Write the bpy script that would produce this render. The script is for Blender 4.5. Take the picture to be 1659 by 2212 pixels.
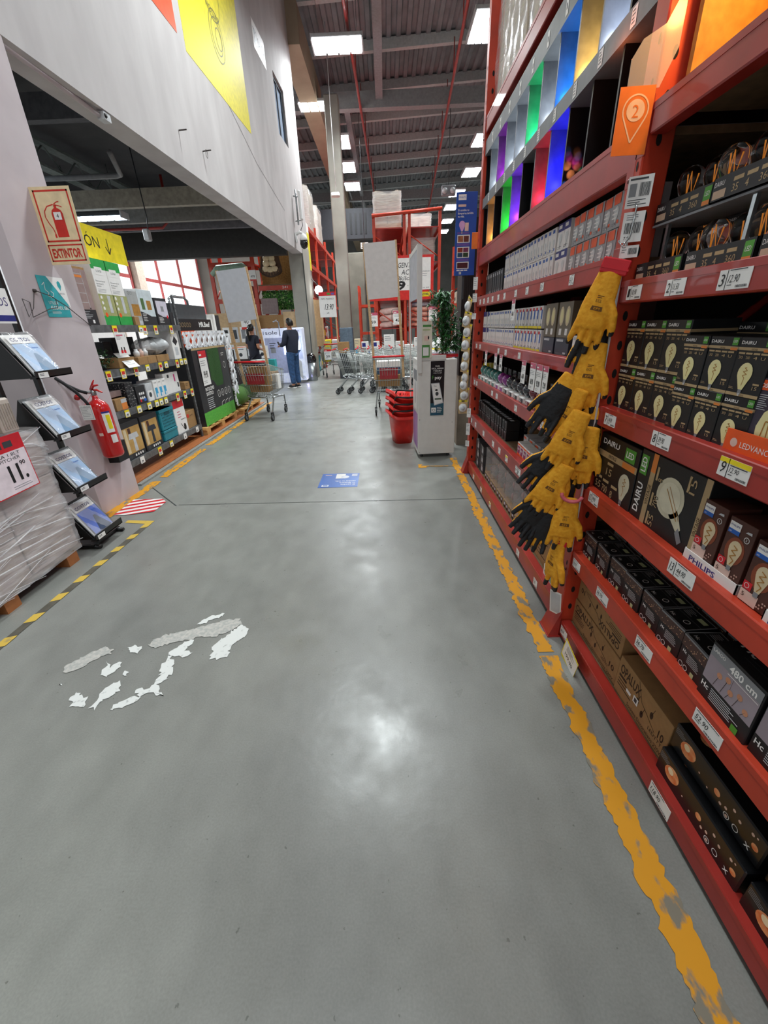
import bpy, math, random
from mathutils import Vector, Matrix
for o in list(bpy.data.objects): bpy.data.objects.remove(o)
S = bpy.context.scene
COL = S.collection
R = random.Random(7)
PI = math.pi
# ---------------------------------------------------------------- camera
cam = bpy.data.objects.new('camera', bpy.data.cameras.new('camera')); COL.objects.link(cam); S.camera = cam
cam.data.sensor_fit = 'VERTICAL'; cam.data.sensor_height = 24; cam.data.lens = 24*883/2212
cam.data.clip_start = .02; cam.data.clip_end = 200
RT = Vector((.9994213, .00257457, -.03391815)); DN = Vector((-.02977273, -.41605041, -.90885403)); FW = Vector((-.01645157, .90933791, -.41573299))
m4 = Matrix((( RT.x, -DN.x, -FW.x, 0), (RT.y, -DN.y, -FW.y, 0), (RT.z, -DN.z, -FW.z, 1.48), (0, 0, 0, 1)))
cam.matrix_world = m4
# ---------------------------------------------------------------- view, world, light
S.view_settings.view_transform = 'Standard'; S.view_settings.look = 'None'
S.view_settings.exposure = 0.0; S.view_settings.gamma = 1; S.view_settings.use_curve_mapping = False
W = bpy.data.worlds.new('world'); S.world = W; W.use_nodes = True
W.node_tree.nodes['Background'].inputs[0].default_value = (.92, .96, 1, 1)
W.node_tree.nodes['Background'].inputs[1].default_value = .55
LAMP = 215          # watts of each high bay fixture
# high bay fixtures: x, y, z, turned
FIX = [(-1.0, 14.45, 8.0, 1), (-1.96, 17.55, 8.0, 1), (-1.55, 20.5, 8, 0), (-1.52, 23.3, 8, 0), (-1.46, 26.1, 8, 0), (-1.4, 31.4, 8, 0), (-1.36, 33.8, 8, 0), (-1.36, 36.8, 8, 0),
       (2.7, 14.0, 8.0, 0), (4.1, 20.9, 8, 0), (4.35, 24.7, 8, 0), (4.2, 28.1, 8, 0), (4.3, 31.1, 8, 0), (4.6, 34.9, 8, 0), (4.75, 38.5, 8, 0),
       (-.5, 7.0, 8, 1), (-.5, .5, 8, 1), (-.6, -5.5, 8, 1), (3.2, 7.2, 8, 0), (3.2, .5, 8, 0)]
def lin(c):
    c = c/255
    return c/12.92 if c <= .04045 else ((c+.055)/1.055)**2.4
def rgb(h): return tuple(lin(int(h[i:i+2], 16)) for i in (0, 2, 4)) + (1,)
MATS = {}
def mat(name, h, rough=.55, metal=0., var=.07, sc=14., bump=0., emit=None, es=0., trans=0., coat=0., alpha=1., ior=1.45, stretch=None, h2=None, thr=.5, soft=.1):
    if name in MATS: return MATS[name]
    m = bpy.data.materials.new(name); m.use_nodes = True; nt = m.node_tree; N = nt.nodes; L = nt.links
    b = N['Principled BSDF']; c = rgb(h)
    tc = N.new('ShaderNodeTexCoord'); nz = N.new('ShaderNodeTexNoise'); nz.inputs['Scale'].default_value = sc; nz.inputs['Detail'].default_value = 5
    if stretch:
        mp = N.new('ShaderNodeMapping'); mp.inputs['Scale'].default_value = stretch
        L.new(tc.outputs['Object'], mp.inputs[0]); L.new(mp.outputs[0], nz.inputs['Vector'])
    else: L.new(tc.outputs['Object'], nz.inputs['Vector'])
    rp = N.new('ShaderNodeValToRGB'); L.new(nz.outputs[0], rp.inputs[0])
    if h2:
        c2 = rgb(h2); e = rp.color_ramp.elements; e[0].position = max(0, thr-soft); e[1].position = min(1, thr+soft)
        e[0].color = c; e[1].color = c2
    else:
        e = rp.color_ramp.elements; e[0].position = .3; e[1].position = .7
        e[0].color = tuple(max(0, x*(1-var*2)) for x in c[:3])+(1,); e[1].color = tuple(min(1, x*(1+var*1.6)) for x in c[:3])+(1,)
    L.new(rp.outputs[0], b.inputs['Base Color'])
    b.inputs['Roughness'].default_value = rough; b.inputs['Metallic'].default_value = metal
    b.inputs['Transmission Weight'].default_value = trans; b.inputs['Coat Weight'].default_value = coat; b.inputs['IOR'].default_value = ior
    if alpha < 1: b.inputs['Alpha'].default_value = alpha
    if emit: b.inputs['Emission Color'].default_value = rgb(emit); b.inputs['Emission Strength'].default_value = es
    if bump:
        bp = N.new('ShaderNodeBump'); bp.inputs['Strength'].default_value = bump; bp.inputs['Distance'].default_value = .01
        L.new(nz.outputs[0], bp.inputs['Height']); L.new(bp.outputs[0], b.inputs['Normal'])
    MATS[name] = m
    return m
# palette -------------------------------------------------------
red = mat('rack red paint', 'a32f27', .38, var=.1, sc=6, coat=.2)
red2 = mat('rack orange red paint', 'bd3e27', .4, var=.1, sc=6)
blk = mat('black print', '17181a', .45, var=.1)
wht = mat('white print', 'eceae6', .5, var=.02)
grn = mat('green tag', '4f9a35', .5)
tan = mat('tan print', 'b59b72', .55)
orng = mat('orange print', 'e0843a', .5)
org2 = mat('vivid orange print', 'ee5a1e', .45)
blu = mat('blue print', '1f5fb8', .45)
nav = mat('navy print', '2a2f7c', .5)
yel = mat('yellow print', 'f2dc1e', .5)
redp = mat('red print', 'd2202c', .45)
kraft = mat('kraft cardboard', 'a17c50', .75, var=.05, sc=30)
kraftd = mat('dark cardboard print', '3a2717', .7)
bulby = mat('pale amber bulb print', 'dcd08a', .4, h2='efe7b4', sc=9, soft=.3)
fila = mat('filament print', 'a8742c', .5)
gry = mat('mid grey', '85878a', .5)
lgry = mat('light grey', 'c4c6c8', .5)
dgry = mat('dark grey', '3c3f42', .5)
brown = mat('dark brown print', '3e211b', .45, h2='5a3226', sc=12, soft=.35)
pink = mat('pale pink print', 'e3c2b4', .5)
plast = mat('white plastic', 'e4e4e2', .35, var=.02)
steel = mat('zinc steel', '9ea3a4', .28, .9, var=.1, sc=30)
chrome = mat('chrome wire', 'b4b8ba', .25, .9, var=.05)
rubber = mat('dark rubber', '2a2a2b', .7)
wood = mat('pale pine', 'c9a57a', .6, var=.1, sc=5, stretch=(1, 1, 9))
woodp = mat('pallet pine', 'c89a5d', .7, var=.14, sc=6)
osb = mat('strand board', 'b58a4f', .7, h2='8f6632', sc=22, soft=.2)
osbd = mat('shelf board', '7a6146', .75, var=.14, sc=20)
skin = mat('skin', 'b57f62', .5, var=.04)
bulbg = mat('clear bulb glass', 'fbfbfb', .02, var=0, trans=1, ior=1.3)
glassc = mat('clear blister', 'ffffff', .05, alpha=.1, var=0, coat=1)
film = mat('stretch film', 'f2eef0', .2, alpha=.4, var=.12, sc=5, bump=.5, coat=.5, stretch=(1, 1.4, 9))

class MB:
    def __init__(s): s.v = []; s.f = []; s.m = []; s.s = []; s.mats = []
    def mi(s, m):
        if m not in s.mats: s.mats.append(m)
        return s.mats.index(m)
    def add(s, vs, fs, m, sm=False):
        k = len(s.v); s.v += [tuple(v) for v in vs]; i = s.mi(m)
        for f in fs: s.f.append(tuple(a+k for a in f)); s.m.append(i); s.s.append(sm)
        return s
    def box(s, x0, y0, z0, x1, y1, z1, m, b=0, skip=''):
        if x1 < x0: x0, x1 = x1, x0
        if y1 < y0: y0, y1 = y1, y0
        if z1 < z0: z0, z1 = z1, z0
        if b <= 0:
            vs = [(x, y, z) for x in (x0, x1) for y in (y0, y1) for z in (z0, z1)]
            fs = {'l': (0, 1, 3, 2), 'r': (4, 6, 7, 5), 'f': (0, 4, 5, 1), 'k': (2, 3, 7, 6), 'b': (0, 2, 6, 4), 't': (1, 5, 7, 3)}
            return s.add(vs, [q for k, q in fs.items() if k not in skip], m)
        b = min(b, (x1-x0)*.45, (y1-y0)*.45, (z1-z0)*.45); P = ((x0, x1), (y0, y1), (z0, z1)); vs = []; ix = {}
        for c in [(i, j, k) for i in (0, 1) for j in (0, 1) for k in (0, 1)]:
            for a in range(3):
                ix[c, a] = len(vs)
                vs.append(tuple(P[d][c[d]] if d == a else P[d][c[d]]+(b if c[d] == 0 else -b) for d in range(3)))
        fs = []
        def setc(d): return tuple(d[i] for i in range(3))
        for a in range(3):
            o, p = [d for d in range(3) if d != a]
            for v in (0, 1): fs.append([ix[setc({a: v, o: i, p: j}), a] for i, j in ((0, 0), (1, 0), (1, 1), (0, 1))])
            for i in (0, 1):
                for j in (0, 1):
                    c0 = setc({a: 0, o: i, p: j}); c1 = setc({a: 1, o: i, p: j}); fs.append([ix[c0, o], ix[c1, o], ix[c1, p], ix[c0, p]])
        for c in [(i, j, k) for i in (0, 1) for j in (0, 1) for k in (0, 1)]: fs.append([ix[c, 0], ix[c, 1], ix[c, 2]])
        ce = Vector(((x0+x1)/2, (y0+y1)/2, (z0+z1)/2)); out = []
        for f in fs:
            p = [Vector(vs[i]) for i in f]; n = (p[1]-p[0]).cross(p[2]-p[0]); c = sum(p, Vector())/len(p)
            out.append(f if n.dot(c-ce) > 0 else f[::-1])
        return s.add(vs, out, m)
    def tube(s, pts, r, m, n=8, closed=False, sm=True):
        P = [Vector(p) for p in pts]; k = len(P); rs = r if isinstance(r, (list, tuple)) else [r]*k; vs = []; fs = []; up = None
        for i in range(k):
            a = P[i-1] if (i or closed) else P[i]; c = P[(i+1) % k] if (i < k-1 or closed) else P[i]
            d = (c-a).normalized() if (c-a).length > 1e-9 else Vector((0, 0, 1))
            if up is None: up = Vector((0, 0, 1)) if abs(d.z) < .9 else Vector((1, 0, 0))
            x = d.cross(up)
            if x.length < 1e-6: x = d.cross(Vector((0, 1, 0)))
            x.normalize(); y = x.cross(d).normalized(); up = y
            for j in range(n):
                t = 2*PI*j/n; vs.append(P[i]+(x*math.cos(t)+y*math.sin(t))*rs[i])
        for i in range(k if closed else k-1):
            for j in range(n):
                a = i*n+j; b = i*n+(j+1) % n; i2 = (i+1) % k; fs.append((a, b, i2*n+(j+1) % n, i2*n+j))
        if not closed: fs += [tuple(range(n-1, -1, -1)), tuple(range((k-1)*n, k*n))]
        return s.add(vs, fs, m, sm)
    def lathe(s, prof, m, c=(0, 0, 0), n=20, M=None, sm=True, sx=1, sy=1):
        vs = []; fs = []; k = len(prof)
        for r, z in prof:
            for j in range(n):
                t = 2*PI*j/n; v = Vector((r*math.cos(t)*sx, r*math.sin(t)*sy, z)); v = (M @ v) if M else v; vs.append(v+Vector(c))
        for i in range(k-1):
            for j in range(n): fs.append((i*n+j, i*n+(j+1) % n, (i+1)*n+(j+1) % n, (i+1)*n+j))
        if prof[0][0] > 1e-5: fs.append(tuple(range(n-1, -1, -1)))
        if prof[-1][0] > 1e-5: fs.append(tuple(range((k-1)*n, k*n)))
        return s.add(vs, fs, m, sm)
    def grid(s, fn, nu, nv, m, sm=True, cu=False):
        vs = [fn(i/(nu-1 if not cu else nu), j/(nv-1)) for i in range(nu) for j in range(nv)]; fs = []
        for i in range(nu if cu else nu-1):
            for j in range(nv-1): a = i*nv+j; b = ((i+1) % nu)*nv+j; fs.append((a, b, b+1, a+1))
        return s.add(vs, fs, m, sm)
    def prism(s, poly, fr, d, m):
        o, u, v, w = fr.o, fr.u, fr.v, fr.n; k = len(poly)
        a = [o+u*x+v*y for x, y in poly]; b = [p-w*d for p in a]
        return s.add(a+b, [tuple(range(k)), tuple(range(2*k-1, k-1, -1))]+[(i, i+k, (i+1) % k+k, (i+1) % k) for i in range(k)], m)
    def join(s, o, M):
        k = len(s.v); s.v += [tuple(M @ Vector(v)) for v in o.v]; mp = [s.mi(x) for x in o.mats]
        for f, i, q in zip(o.f, o.m, o.s): s.f.append(tuple(a+k for a in f)); s.m.append(mp[i]); s.s.append(q)
        return s
    def build(s, name, parent=None, **k):
        me = bpy.data.meshes.new(name); me.from_pydata(s.v, [], s.f)
        for x in s.mats: me.materials.append(x)
        me.polygons.foreach_set('material_index', s.m); me.polygons.foreach_set('use_smooth', s.s); me.update()
        o = bpy.data.objects.new(name, me); COL.objects.link(o)
        if parent: o.parent = parent
        return tag(o, **k)
def tag(o, label=None, cat=None, group=None, kind=None, loc=None, rz=None):
    if label: o['label'] = label
    if cat: o['category'] = cat
    if group: o['group'] = group
    if kind: o['kind'] = kind
    if loc is not None: o.location = loc
    if rz is not None: o.rotation_euler.z = rz
    return o
def empty(name, loc, rz=0, **k):
    o = bpy.data.objects.new(name, None); COL.objects.link(o); o.empty_display_size = .1
    return tag(o, loc=loc, rz=rz, **k)
KIDS = {}
def dup(o, loc=None, rz=None, label=None, group=None, par=None):
    c = o.copy(); COL.objects.link(c)
    if par: c.parent = par
    for ch in [x for x in o.children if x.name in S.objects]: dup(ch, par=c)
    return tag(c, loc=loc, rz=rz, label=label, group=group)
def struct(mb, name, **k): return mb.build(name, kind='structure', **k)
# text --------------------------------------------------------------
TX = {}
def glyphs(t, bold=0, res=2):
    k = (t, bold)
    if k not in TX:
        cu = bpy.data.curves.new('t', 'FONT'); cu.body = t; cu.size = 1; cu.offset = bold; cu.resolution_u = res; cu.fill_mode = 'FRONT'
        ob = bpy.data.objects.new('t', cu); me = bpy.data.meshes.new_from_object(ob)
        vs = [(v.co.x, v.co.y) for v in me.vertices]; fs = [tuple(p.vertices) for p in me.polygons]
        bpy.data.objects.remove(ob); bpy.data.meshes.remove(me); bpy.data.curves.remove(cu)
        x0 = min([v[0] for v in vs], default=0); x1 = max([v[0] for v in vs], default=1)
        TX[k] = ([(x-x0, y) for x, y in vs], fs, x1-x0)
    return TX[k]
class Fr:
    "a drawing plane: origin, u to the reader's right, v up"
    def __init__(s, mb, o, u=(1, 0, 0), v=(0, 0, 1), e=.0005):
        s.mb = mb; s.o = Vector(o); s.u = Vector(u).normalized(); s.v = Vector(v).normalized(); s.n = s.u.cross(s.v); s.e = e
    def P(s, x, y, l=1): return s.o+s.u*x+s.v*y+s.n*(s.e*l)
    def rect(s, x, y, w, h, m, l=1): s.mb.add([s.P(x, y, l), s.P(x+w, y, l), s.P(x+w, y+h, l), s.P(x, y+h, l)], [(0, 1, 2, 3)], m); return s
    def poly(s, pts, m, l=1): s.mb.add([s.P(x, y, l) for x, y in pts], [tuple(range(len(pts)))], m); return s
    def disc(s, x, y, r, m, l=1, ry=None, n=16, rot=0):
        ry = ry or r; c, d = math.cos(rot), math.sin(rot)
        return s.poly([(x+r*math.cos(2*PI*i/n)*c-ry*math.sin(2*PI*i/n)*d, y+r*math.cos(2*PI*i/n)*d+ry*math.sin(2*PI*i/n)*c) for i in range(n)], m, l)
    def line(s, pts, w, m, l=1):
        for (x0, y0), (x1, y1) in zip(pts, pts[1:]):
            d = math.hypot(x1-x0, y1-y0) or 1; a, b = -(y1-y0)/d*w/2, (x1-x0)/d*w/2
            s.poly([(x0+a, y0+b), (x0-a, y0-b), (x1-a, y1-b), (x1+a, y1+b)], m, l)
        return s
    def ring(s, x, y, r, w, m, l=1, n=14, ry=None):
        ry = ry or r
        return s.line([(x+r*math.cos(2*PI*i/n), y+ry*math.sin(2*PI*i/n)) for i in range(n+1)], w, m, l)
    def border(s, x, y, w, h, t, m, l=1): return s.rect(x, y, w, t, m, l).rect(x, y+h-t, w, t, m, l).rect(x, y, t, h, m, l).rect(x+w-t, y, t, h, m, l)
    def text(s, t, x, y, h, m, l=2, w=None, al='l', bold=0, rot=0, sh=0):
        vs, fs, tw = glyphs(t, bold); sy = h/.7; sx = (w/tw) if w else sy; W_ = tw*sx; dx = -W_/2 if al == 'c' else (-W_ if al == 'r' else 0); c, d = math.cos(rot), math.sin(rot)
        q = []
        for a, b in vs: a, b = a*sx+dx+b*sy*sh, b*sy; q.append(s.P(x+a*c-b*d, y+a*d+b*c, l))
        s.mb.add(q, fs, m); return s
    def lines(s, x, y, w, n, dy, h, m, l=1, rr=None):
        rr = rr or random.Random(int(x*9999+y*777+n))
        for i in range(n): s.rect(x, y-i*dy, w*rr.uniform(.6, 1), h, m, l)
        return s
    def bars(s, x, y, w, h, m, l=2):
        rr = random.Random(3); a = x
        while a < x+w: b = w*rr.choice((.02, .035, .05)); s.rect(a, y, b, h, m, l); a += b+w*rr.choice((.025, .045))
        return s
def sub(fr, x, y, w, h):  # a child plane scaled in metres from the same origin
    return Fr(fr.mb, fr.P(x, y, 0), fr.u, fr.v, fr.e)
TH = ['first', 'second', 'third', 'fourth', 'fifth', 'sixth', 'seventh', 'eighth', 'ninth', 'tenth', 'eleventh', 'twelfth', 'thirteenth', 'fourteenth', 'fifteenth', 'sixteenth', 'seventeenth', 'eighteenth', 'nineteenth', 'twentieth', 'twenty-first', 'twenty-second', 'twenty-third', 'twenty-fourth', 'twenty-fifth', 'twenty-sixth', 'twenty-seventh', 'twenty-eighth', 'twenty-ninth', 'thirtieth', 'thirty-first', 'thirty-second', 'thirty-third', 'thirty-fourth']
WORN = [[(-1.63, 1.496), (-1.628, 1.527), (-1.596, 1.559), (-1.567, 1.598), (-1.517, 1.638), (-1.46, 1.629), (-1.448, 1.594), (-1.498, 1.562), (-1.528, 1.518), (-1.561, 1.487), (-1.594, 1.474)],
 [(-1.284, 1.645), (-1.279, 1.695), (-1.23, 1.724), (-1.129, 1.759), (-1.017, 1.803), (-0.942, 1.838), (-0.872, 1.843), (-0.846, 1.796), (-0.879, 1.75), (-0.955, 1.699), (-1.02, 1.704), (-1.151, 1.669), (-1.217, 1.635), (-1.254, 1.627)],
 [(-1.091, 1.797), (-1.086, 1.838), (-1.035, 1.879), (-0.973, 1.894), (-0.971, 1.873), (-1.03, 1.836), (-1.076, 1.8)],
 [(-0.846, 1.796), (-0.802, 1.77), (-0.789, 1.708), (-0.827, 1.658), (-0.845, 1.609), (-0.834, 1.547), (-0.874, 1.536), (-0.925, 1.541), (-0.927, 1.598), (-0.946, 1.633), (-0.923, 1.668), (-0.881, 1.726)],
 [(-1.091, 1.674), (-1.07, 1.685), (-1.055, 1.651), (-1.08, 1.603), (-1.028, 1.587), (-1.053, 1.555), (-1.106, 1.563), (-1.148, 1.578), (-1.129, 1.632)],
 [(-1.145, 1.571), (-1.088, 1.523), (-1.066, 1.448), (-1.081, 1.402), (-1.106, 1.38), (-1.037, 1.323), (-1.101, 1.335), (-1.129, 1.336), (-1.153, 1.316), (-1.189, 1.349), (-1.171, 1.365), (-1.131, 1.358), (-1.121, 1.391), (-1.117, 1.438), (-1.141, 1.481), (-1.14, 1.531)],
 [(-1.148, 1.315), (-1.147, 1.289), (-1.185, 1.265), (-1.25, 1.252), (-1.233, 1.286), (-1.198, 1.317)],
 [(-1.385, 1.641), (-1.351, 1.654), (-1.302, 1.631), (-1.319, 1.597), (-1.361, 1.609)],
 [(-1.434, 1.531), (-1.421, 1.534), (-1.388, 1.488), (-1.383, 1.52), (-1.355, 1.538), (-1.342, 1.499), (-1.362, 1.469), (-1.381, 1.439), (-1.414, 1.446), (-1.424, 1.477), (-1.412, 1.495)],
 [(-1.306, 1.455), (-1.3, 1.477), (-1.278, 1.469), (-1.286, 1.445)],
 [(-1.341, 1.375), (-1.315, 1.408), (-1.292, 1.408), (-1.262, 1.351), (-1.291, 1.325), (-1.314, 1.304), (-1.31, 1.258), (-1.342, 1.267), (-1.333, 1.299), (-1.347, 1.342)],
 [(-1.469, 1.324), (-1.462, 1.353), (-1.417, 1.333), (-1.377, 1.306), (-1.364, 1.275), (-1.395, 1.268), (-1.437, 1.277)],
 [(-1.582, 1.399), (-1.567, 1.407), (-1.559, 1.392)]]
# ================================================================ setting
def concrete_floor():
    m = bpy.data.materials.new('sealed concrete floor'); m.use_nodes = True; nt = m.node_tree; N = nt.nodes; L = nt.links; b = N['Principled BSDF']
    tc = N.new('ShaderNodeTexCoord')
    def noise(sc, det=6, dist=0, st=None):
        n = N.new('ShaderNodeTexNoise'); n.inputs['Scale'].default_value = sc; n.inputs['Detail'].default_value = det; n.inputs['Distortion'].default_value = dist
        if st:
            mp = N.new('ShaderNodeMapping'); mp.inputs['Scale'].default_value = st; L.new(tc.outputs['Object'], mp.inputs[0]); L.new(mp.outputs[0], n.inputs['Vector'])
        else: L.new(tc.outputs['Object'], n.inputs['Vector'])
        return n
    def ramp(n, p0, c0, p1, c1):
        r = N.new('ShaderNodeValToRGB'); L.new(n.outputs[0], r.inputs[0]); e = r.color_ramp.elements; e[0].position = p0; e[1].position = p1; e[0].color = c0; e[1].color = c1; return r
    def mix(t, f, a, bb):
        x = N.new('ShaderNodeMixRGB'); x.blend_type = t
        if isinstance(f, float): x.inputs[0].default_value = f
        else: L.new(f, x.inputs[0])
        L.new(a, x.inputs[1]); L.new(bb, x.inputs[2]); return x
    big = ramp(noise(.8, 9, .1), .3, rgb('7d7e7a'), .72, rgb('94958f'))
    mid = ramp(noise(7, 9, .15, (1, .6, 1)), .32, (.87, .87, .86, 1), .72, (1.06, 1.06, 1.05, 1))
    fine = ramp(noise(160, 4), .3, (.9, .9, .9, 1), .7, (1.06, 1.06, 1.06, 1))
    spots = ramp(noise(46, 2), .25, (.6, .6, .58, 1), .27, (1, 1, 1, 1))
    c = mix('MULTIPLY', 1., big.outputs[0], mid.outputs[0]); c = mix('MULTIPLY', 1., c.outputs[0], fine.outputs[0]); c = mix('MULTIPLY', 1., c.outputs[0], spots.outputs[0])
    L.new(c.outputs[0], b.inputs['Base Color'])
    rr = ramp(noise(5, 9, .1), .3, (.27, .27, .27, 1), .72, (.43, .43, .43, 1)); L.new(rr.outputs[0], b.inputs['Roughness'])
    b.inputs['Specular IOR Level'].default_value = .62
    bp = N.new('ShaderNodeBump'); bp.inputs['Strength'].default_value = .12; bp.inputs['Distance'].default_value = .004; L.new(noise(22, 6).outputs[0], bp.inputs['Height']); L.new(bp.outputs[0], b.inputs['Normal'])
    return m
FLM = concrete_floor()
b = MB(); b.add([(-16, -7, 0), (9, -7, 0), (9, 48, 0), (-16, 48, 0)], [(0, 1, 2, 3)], FLM); struct(b, 'floor')
conc = mat('pale concrete wall', 'b0aaa9', .75, h2='c9c4c2', sc=3.2, soft=.3, bump=.2, stretch=(1, 1, .35))
concc = mat('column concrete', 'b5a9ab', .8, h2='cdc2c3', sc=3, soft=.35, bump=.25)
concg = mat('grey concrete', '8f8c84', .8, h2='a8a499', sc=2.5, soft=.35, bump=.2)
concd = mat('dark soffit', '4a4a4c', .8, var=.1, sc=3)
joint = mat('joint filler', '3b4140', .6)
b = MB()
def fl(pts, z=.002): return [(x, y, z) for x, y in pts]
for y, x0, x1, w in ((3.5, -2.0, .85, .006), (7.3, -2.6, 1.9, .007), (11.1, -2.3, 2, .008), (-1.5, -3, .9, .006)): b.add(fl([(x0, y+.03), (x1, y-.03), (x1, y-.03+w), (x0, y+.03+w)]), [(0, 1, 2, 3)], joint)
b.add(fl([(-2.595, 4.11), (-2.017, 3.51), (-2.01, 3.518), (-2.588, 4.118)]), [(0, 1, 2, 3)], joint)
struct(b, 'floor_joint')
white = mat('worn white paint', 'dddfdb', .5, h2='b9bcb8', sc=45, thr=.66, soft=.06)
b = MB(); whs = mat('faded paint ghost', 'a9aaa5', .5, h2='c0bdb6', sc=60, thr=.5, soft=.1)
for i, p in enumerate(WORN):
    q = []; rr = random.Random(i)
    for (x0, y0), (x1, y1) in zip(p, p[1:]+p[:1]):
        n = max(2, int(math.hypot(x1-x0, y1-y0)/.012))
        for k in range(n): t = k/n; q.append((x0+(x1-x0)*t+rr.uniform(-.009, .009), y0+(y1-y0)*t+rr.uniform(-.009, .009)))
    b.add(fl(q, .003), [tuple(range(len(q)))], whs if i in (0, 1) else white)
struct(b, 'floor_marking')
ylp = mat('worn yellow paint', 'd8951a', .55, h2='80796a', sc=14, thr=.575, soft=.04, stretch=(1.6, .8, 1))
def strip(x0, x1, y0, y1, jag, seed, z=.003, st=.02, gaps=()):
    b = MB(); rr = random.Random(seed); y = y0; a = c = 0; rows = []
    while y < y1:
        a = a*.6+rr.uniform(-jag, jag); c = c*.6+rr.uniform(-jag, jag)*.8; t = (y-y0)/(y1-y0); xx = x0[0]+(x0[1]-x0[0])*t; xw = x1[0]+(x1[1]-x1[0])*t
        g = any(p < y < q for p, q in gaps); rows.append((xx+a, xw+c, y+rr.uniform(-.004, .004), g)); y += st
    for p, q in zip(rows, rows[1:]):
        if p[3]: continue
        b.add([(p[0], p[2], z), (p[1], p[2], z), (q[1], q[2], z), (q[0], q[2], z)], [(0, 1, 2, 3)], ylp)
    return b
b = strip((.675, .728), (.757, .80), -.6, 4.75, .009, 3, st=.012, gaps=((1.505, 1.525),))
b.add(fl([(.33, 4.40), (.42, 4.40), (.42, 4.44), (.73, 4.42), (.73, 4.44), (.38, 4.47), (.38, 4.52), (.33, 4.52)], .0035), [(0, 1, 2, 3, 4, 5, 6, 7)], ylp)
struct(b, 'floor_line')
b = strip((-2.6, -2.64), (-2.5, -2.56), 3.1, 9.3, .01, 5, gaps=((4.2, 4.35), (5.5, 5.7), (6.6, 6.7))); struct(b, 'floor_line')
b = strip((-2.13, -2.1), (-2.08, -2.05), .2, 3.18, .002, 6, st=.15); b.mats[0] = tapd = mat('grimy black tape', '5a564c', .6, var=.15)
tapy = mat('yellow tape', 'cfae4b', .5, h2='7a7468', sc=9, thr=.68, soft=.06)
for k in range(15): y = .25+k*.2; b.add(fl([(-2.13+y*.008, y), (-2.075+y*.008, y+.02), (-2.075+y*.008, y+.1), (-2.13+y*.008, y+.08)], .004), [(0, 1, 2, 3)], tapy)
b.add(fl([(-2.3, 3.17), (-2.06, 3.13), (-2.05, 3.19), (-2.3, 3.22)]), [(0, 1, 2, 3)], tapy); struct(b, 'floor_line')
# hazard plate and timber plinth
b = MB(); f = Fr(b, (-2.5, 3.33, .0), (1, 0, 0), (0, 1, 0), e=.001); f.poly([(0, 0), (-.02, .37), (.26, .37), (.34, .29), (.34, .06), (.12, 0)], wht, 4)
PL = [(0, 0), (-.02, .37), (.26, .37), (.34, .29), (.34, .06), (.12, 0)]
def clip(poly, cl):
    cl = cl[::-1] if sum((q[0]-p[0])*(q[1]+p[1]) for p, q in zip(cl, cl[1:]+cl[:1])) > 0 else cl
    for p, q in zip(cl, cl[1:]+cl[:1]):
        ins = lambda a: (q[0]-p[0])*(a[1]-p[1])-(q[1]-p[1])*(a[0]-p[0]) >= 0; out = []
        for a, c in zip(poly, poly[1:]+poly[:1]):
            if ins(a) != ins(c):
                d1 = (q[0]-p[0])*(a[1]-p[1])-(q[1]-p[1])*(a[0]-p[0]); d2 = (q[0]-p[0])*(c[1]-p[1])-(q[1]-p[1])*(c[0]-p[0]); t = d1/(d1-d2); m_ = (a[0]+(c[0]-a[0])*t, a[1]+(c[1]-a[1])*t)
                out += [a, m_] if ins(a) else [m_]
            elif ins(a): out.append(a)
        poly = out
        if not poly: break
    return poly
for k in range(-2, 6):
    y = .01+k*.095; q = clip([(-.2, y-.1), (.5, y+.22), (.5, y+.265), (-.2, y-.055)], PL)
    if len(q) > 2: f.poly(q, redp, 5)
b.build('hazard_plate', label='red and white striped hazard plate flat on the floor at column foot', cat='floor plate')
plank = mat('orange timber plinth', 'b9713f', .55, h2='8d4f2a', sc=7, soft=.25, stretch=(12, 1, 1))
b = MB(); b.box(-4.2, 4.1, .0, -2.71, 9.2, .03, plank); b.box(-2.71, 4.1, 0, -2.66, 9.2, .02, mat('grey kerb', '8b8d88', .7)); struct(b, 'floor_platform')
# blue floor sticker
b = MB(); b.box(-.735, 3.87, 0, -.33, 4.29, .002, mat('sticker blue', '2450a0', .3, h2='3f78c8', sc=3, soft=.3)); f = Fr(b, (-.33, 4.29, .002), (-1, 0, 0), (0, -1, 0), e=.0006)
for i, t in enumerate(('Si cambia', 'tu lámpara,', 'cambia tu vida.')): f.text(t, .03, .33-.05*i, .035, wht, 1, w=(.15, .17, .22)[i], bold=.01)
f.rect(.3, .35, .07, .045, wht, 1).rect(.31, .36, .05, .02, blu, 2).rect(.15, .02, .1, .14, wht, 1).disc(.15, .12, .045, MATS.get('pinkish bulb print') or mat('pale bulb sticker', 'd9dbe4', .4), 2).rect(.02, .03, .06, .02, wht).rect(.02, .07, .06, .02, wht).rect(.3, .04, .07, .02, pink)
b.build('floor_sticker', label='blue lamp advert sticker on the floor in the middle of the aisle', cat='sticker')
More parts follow.
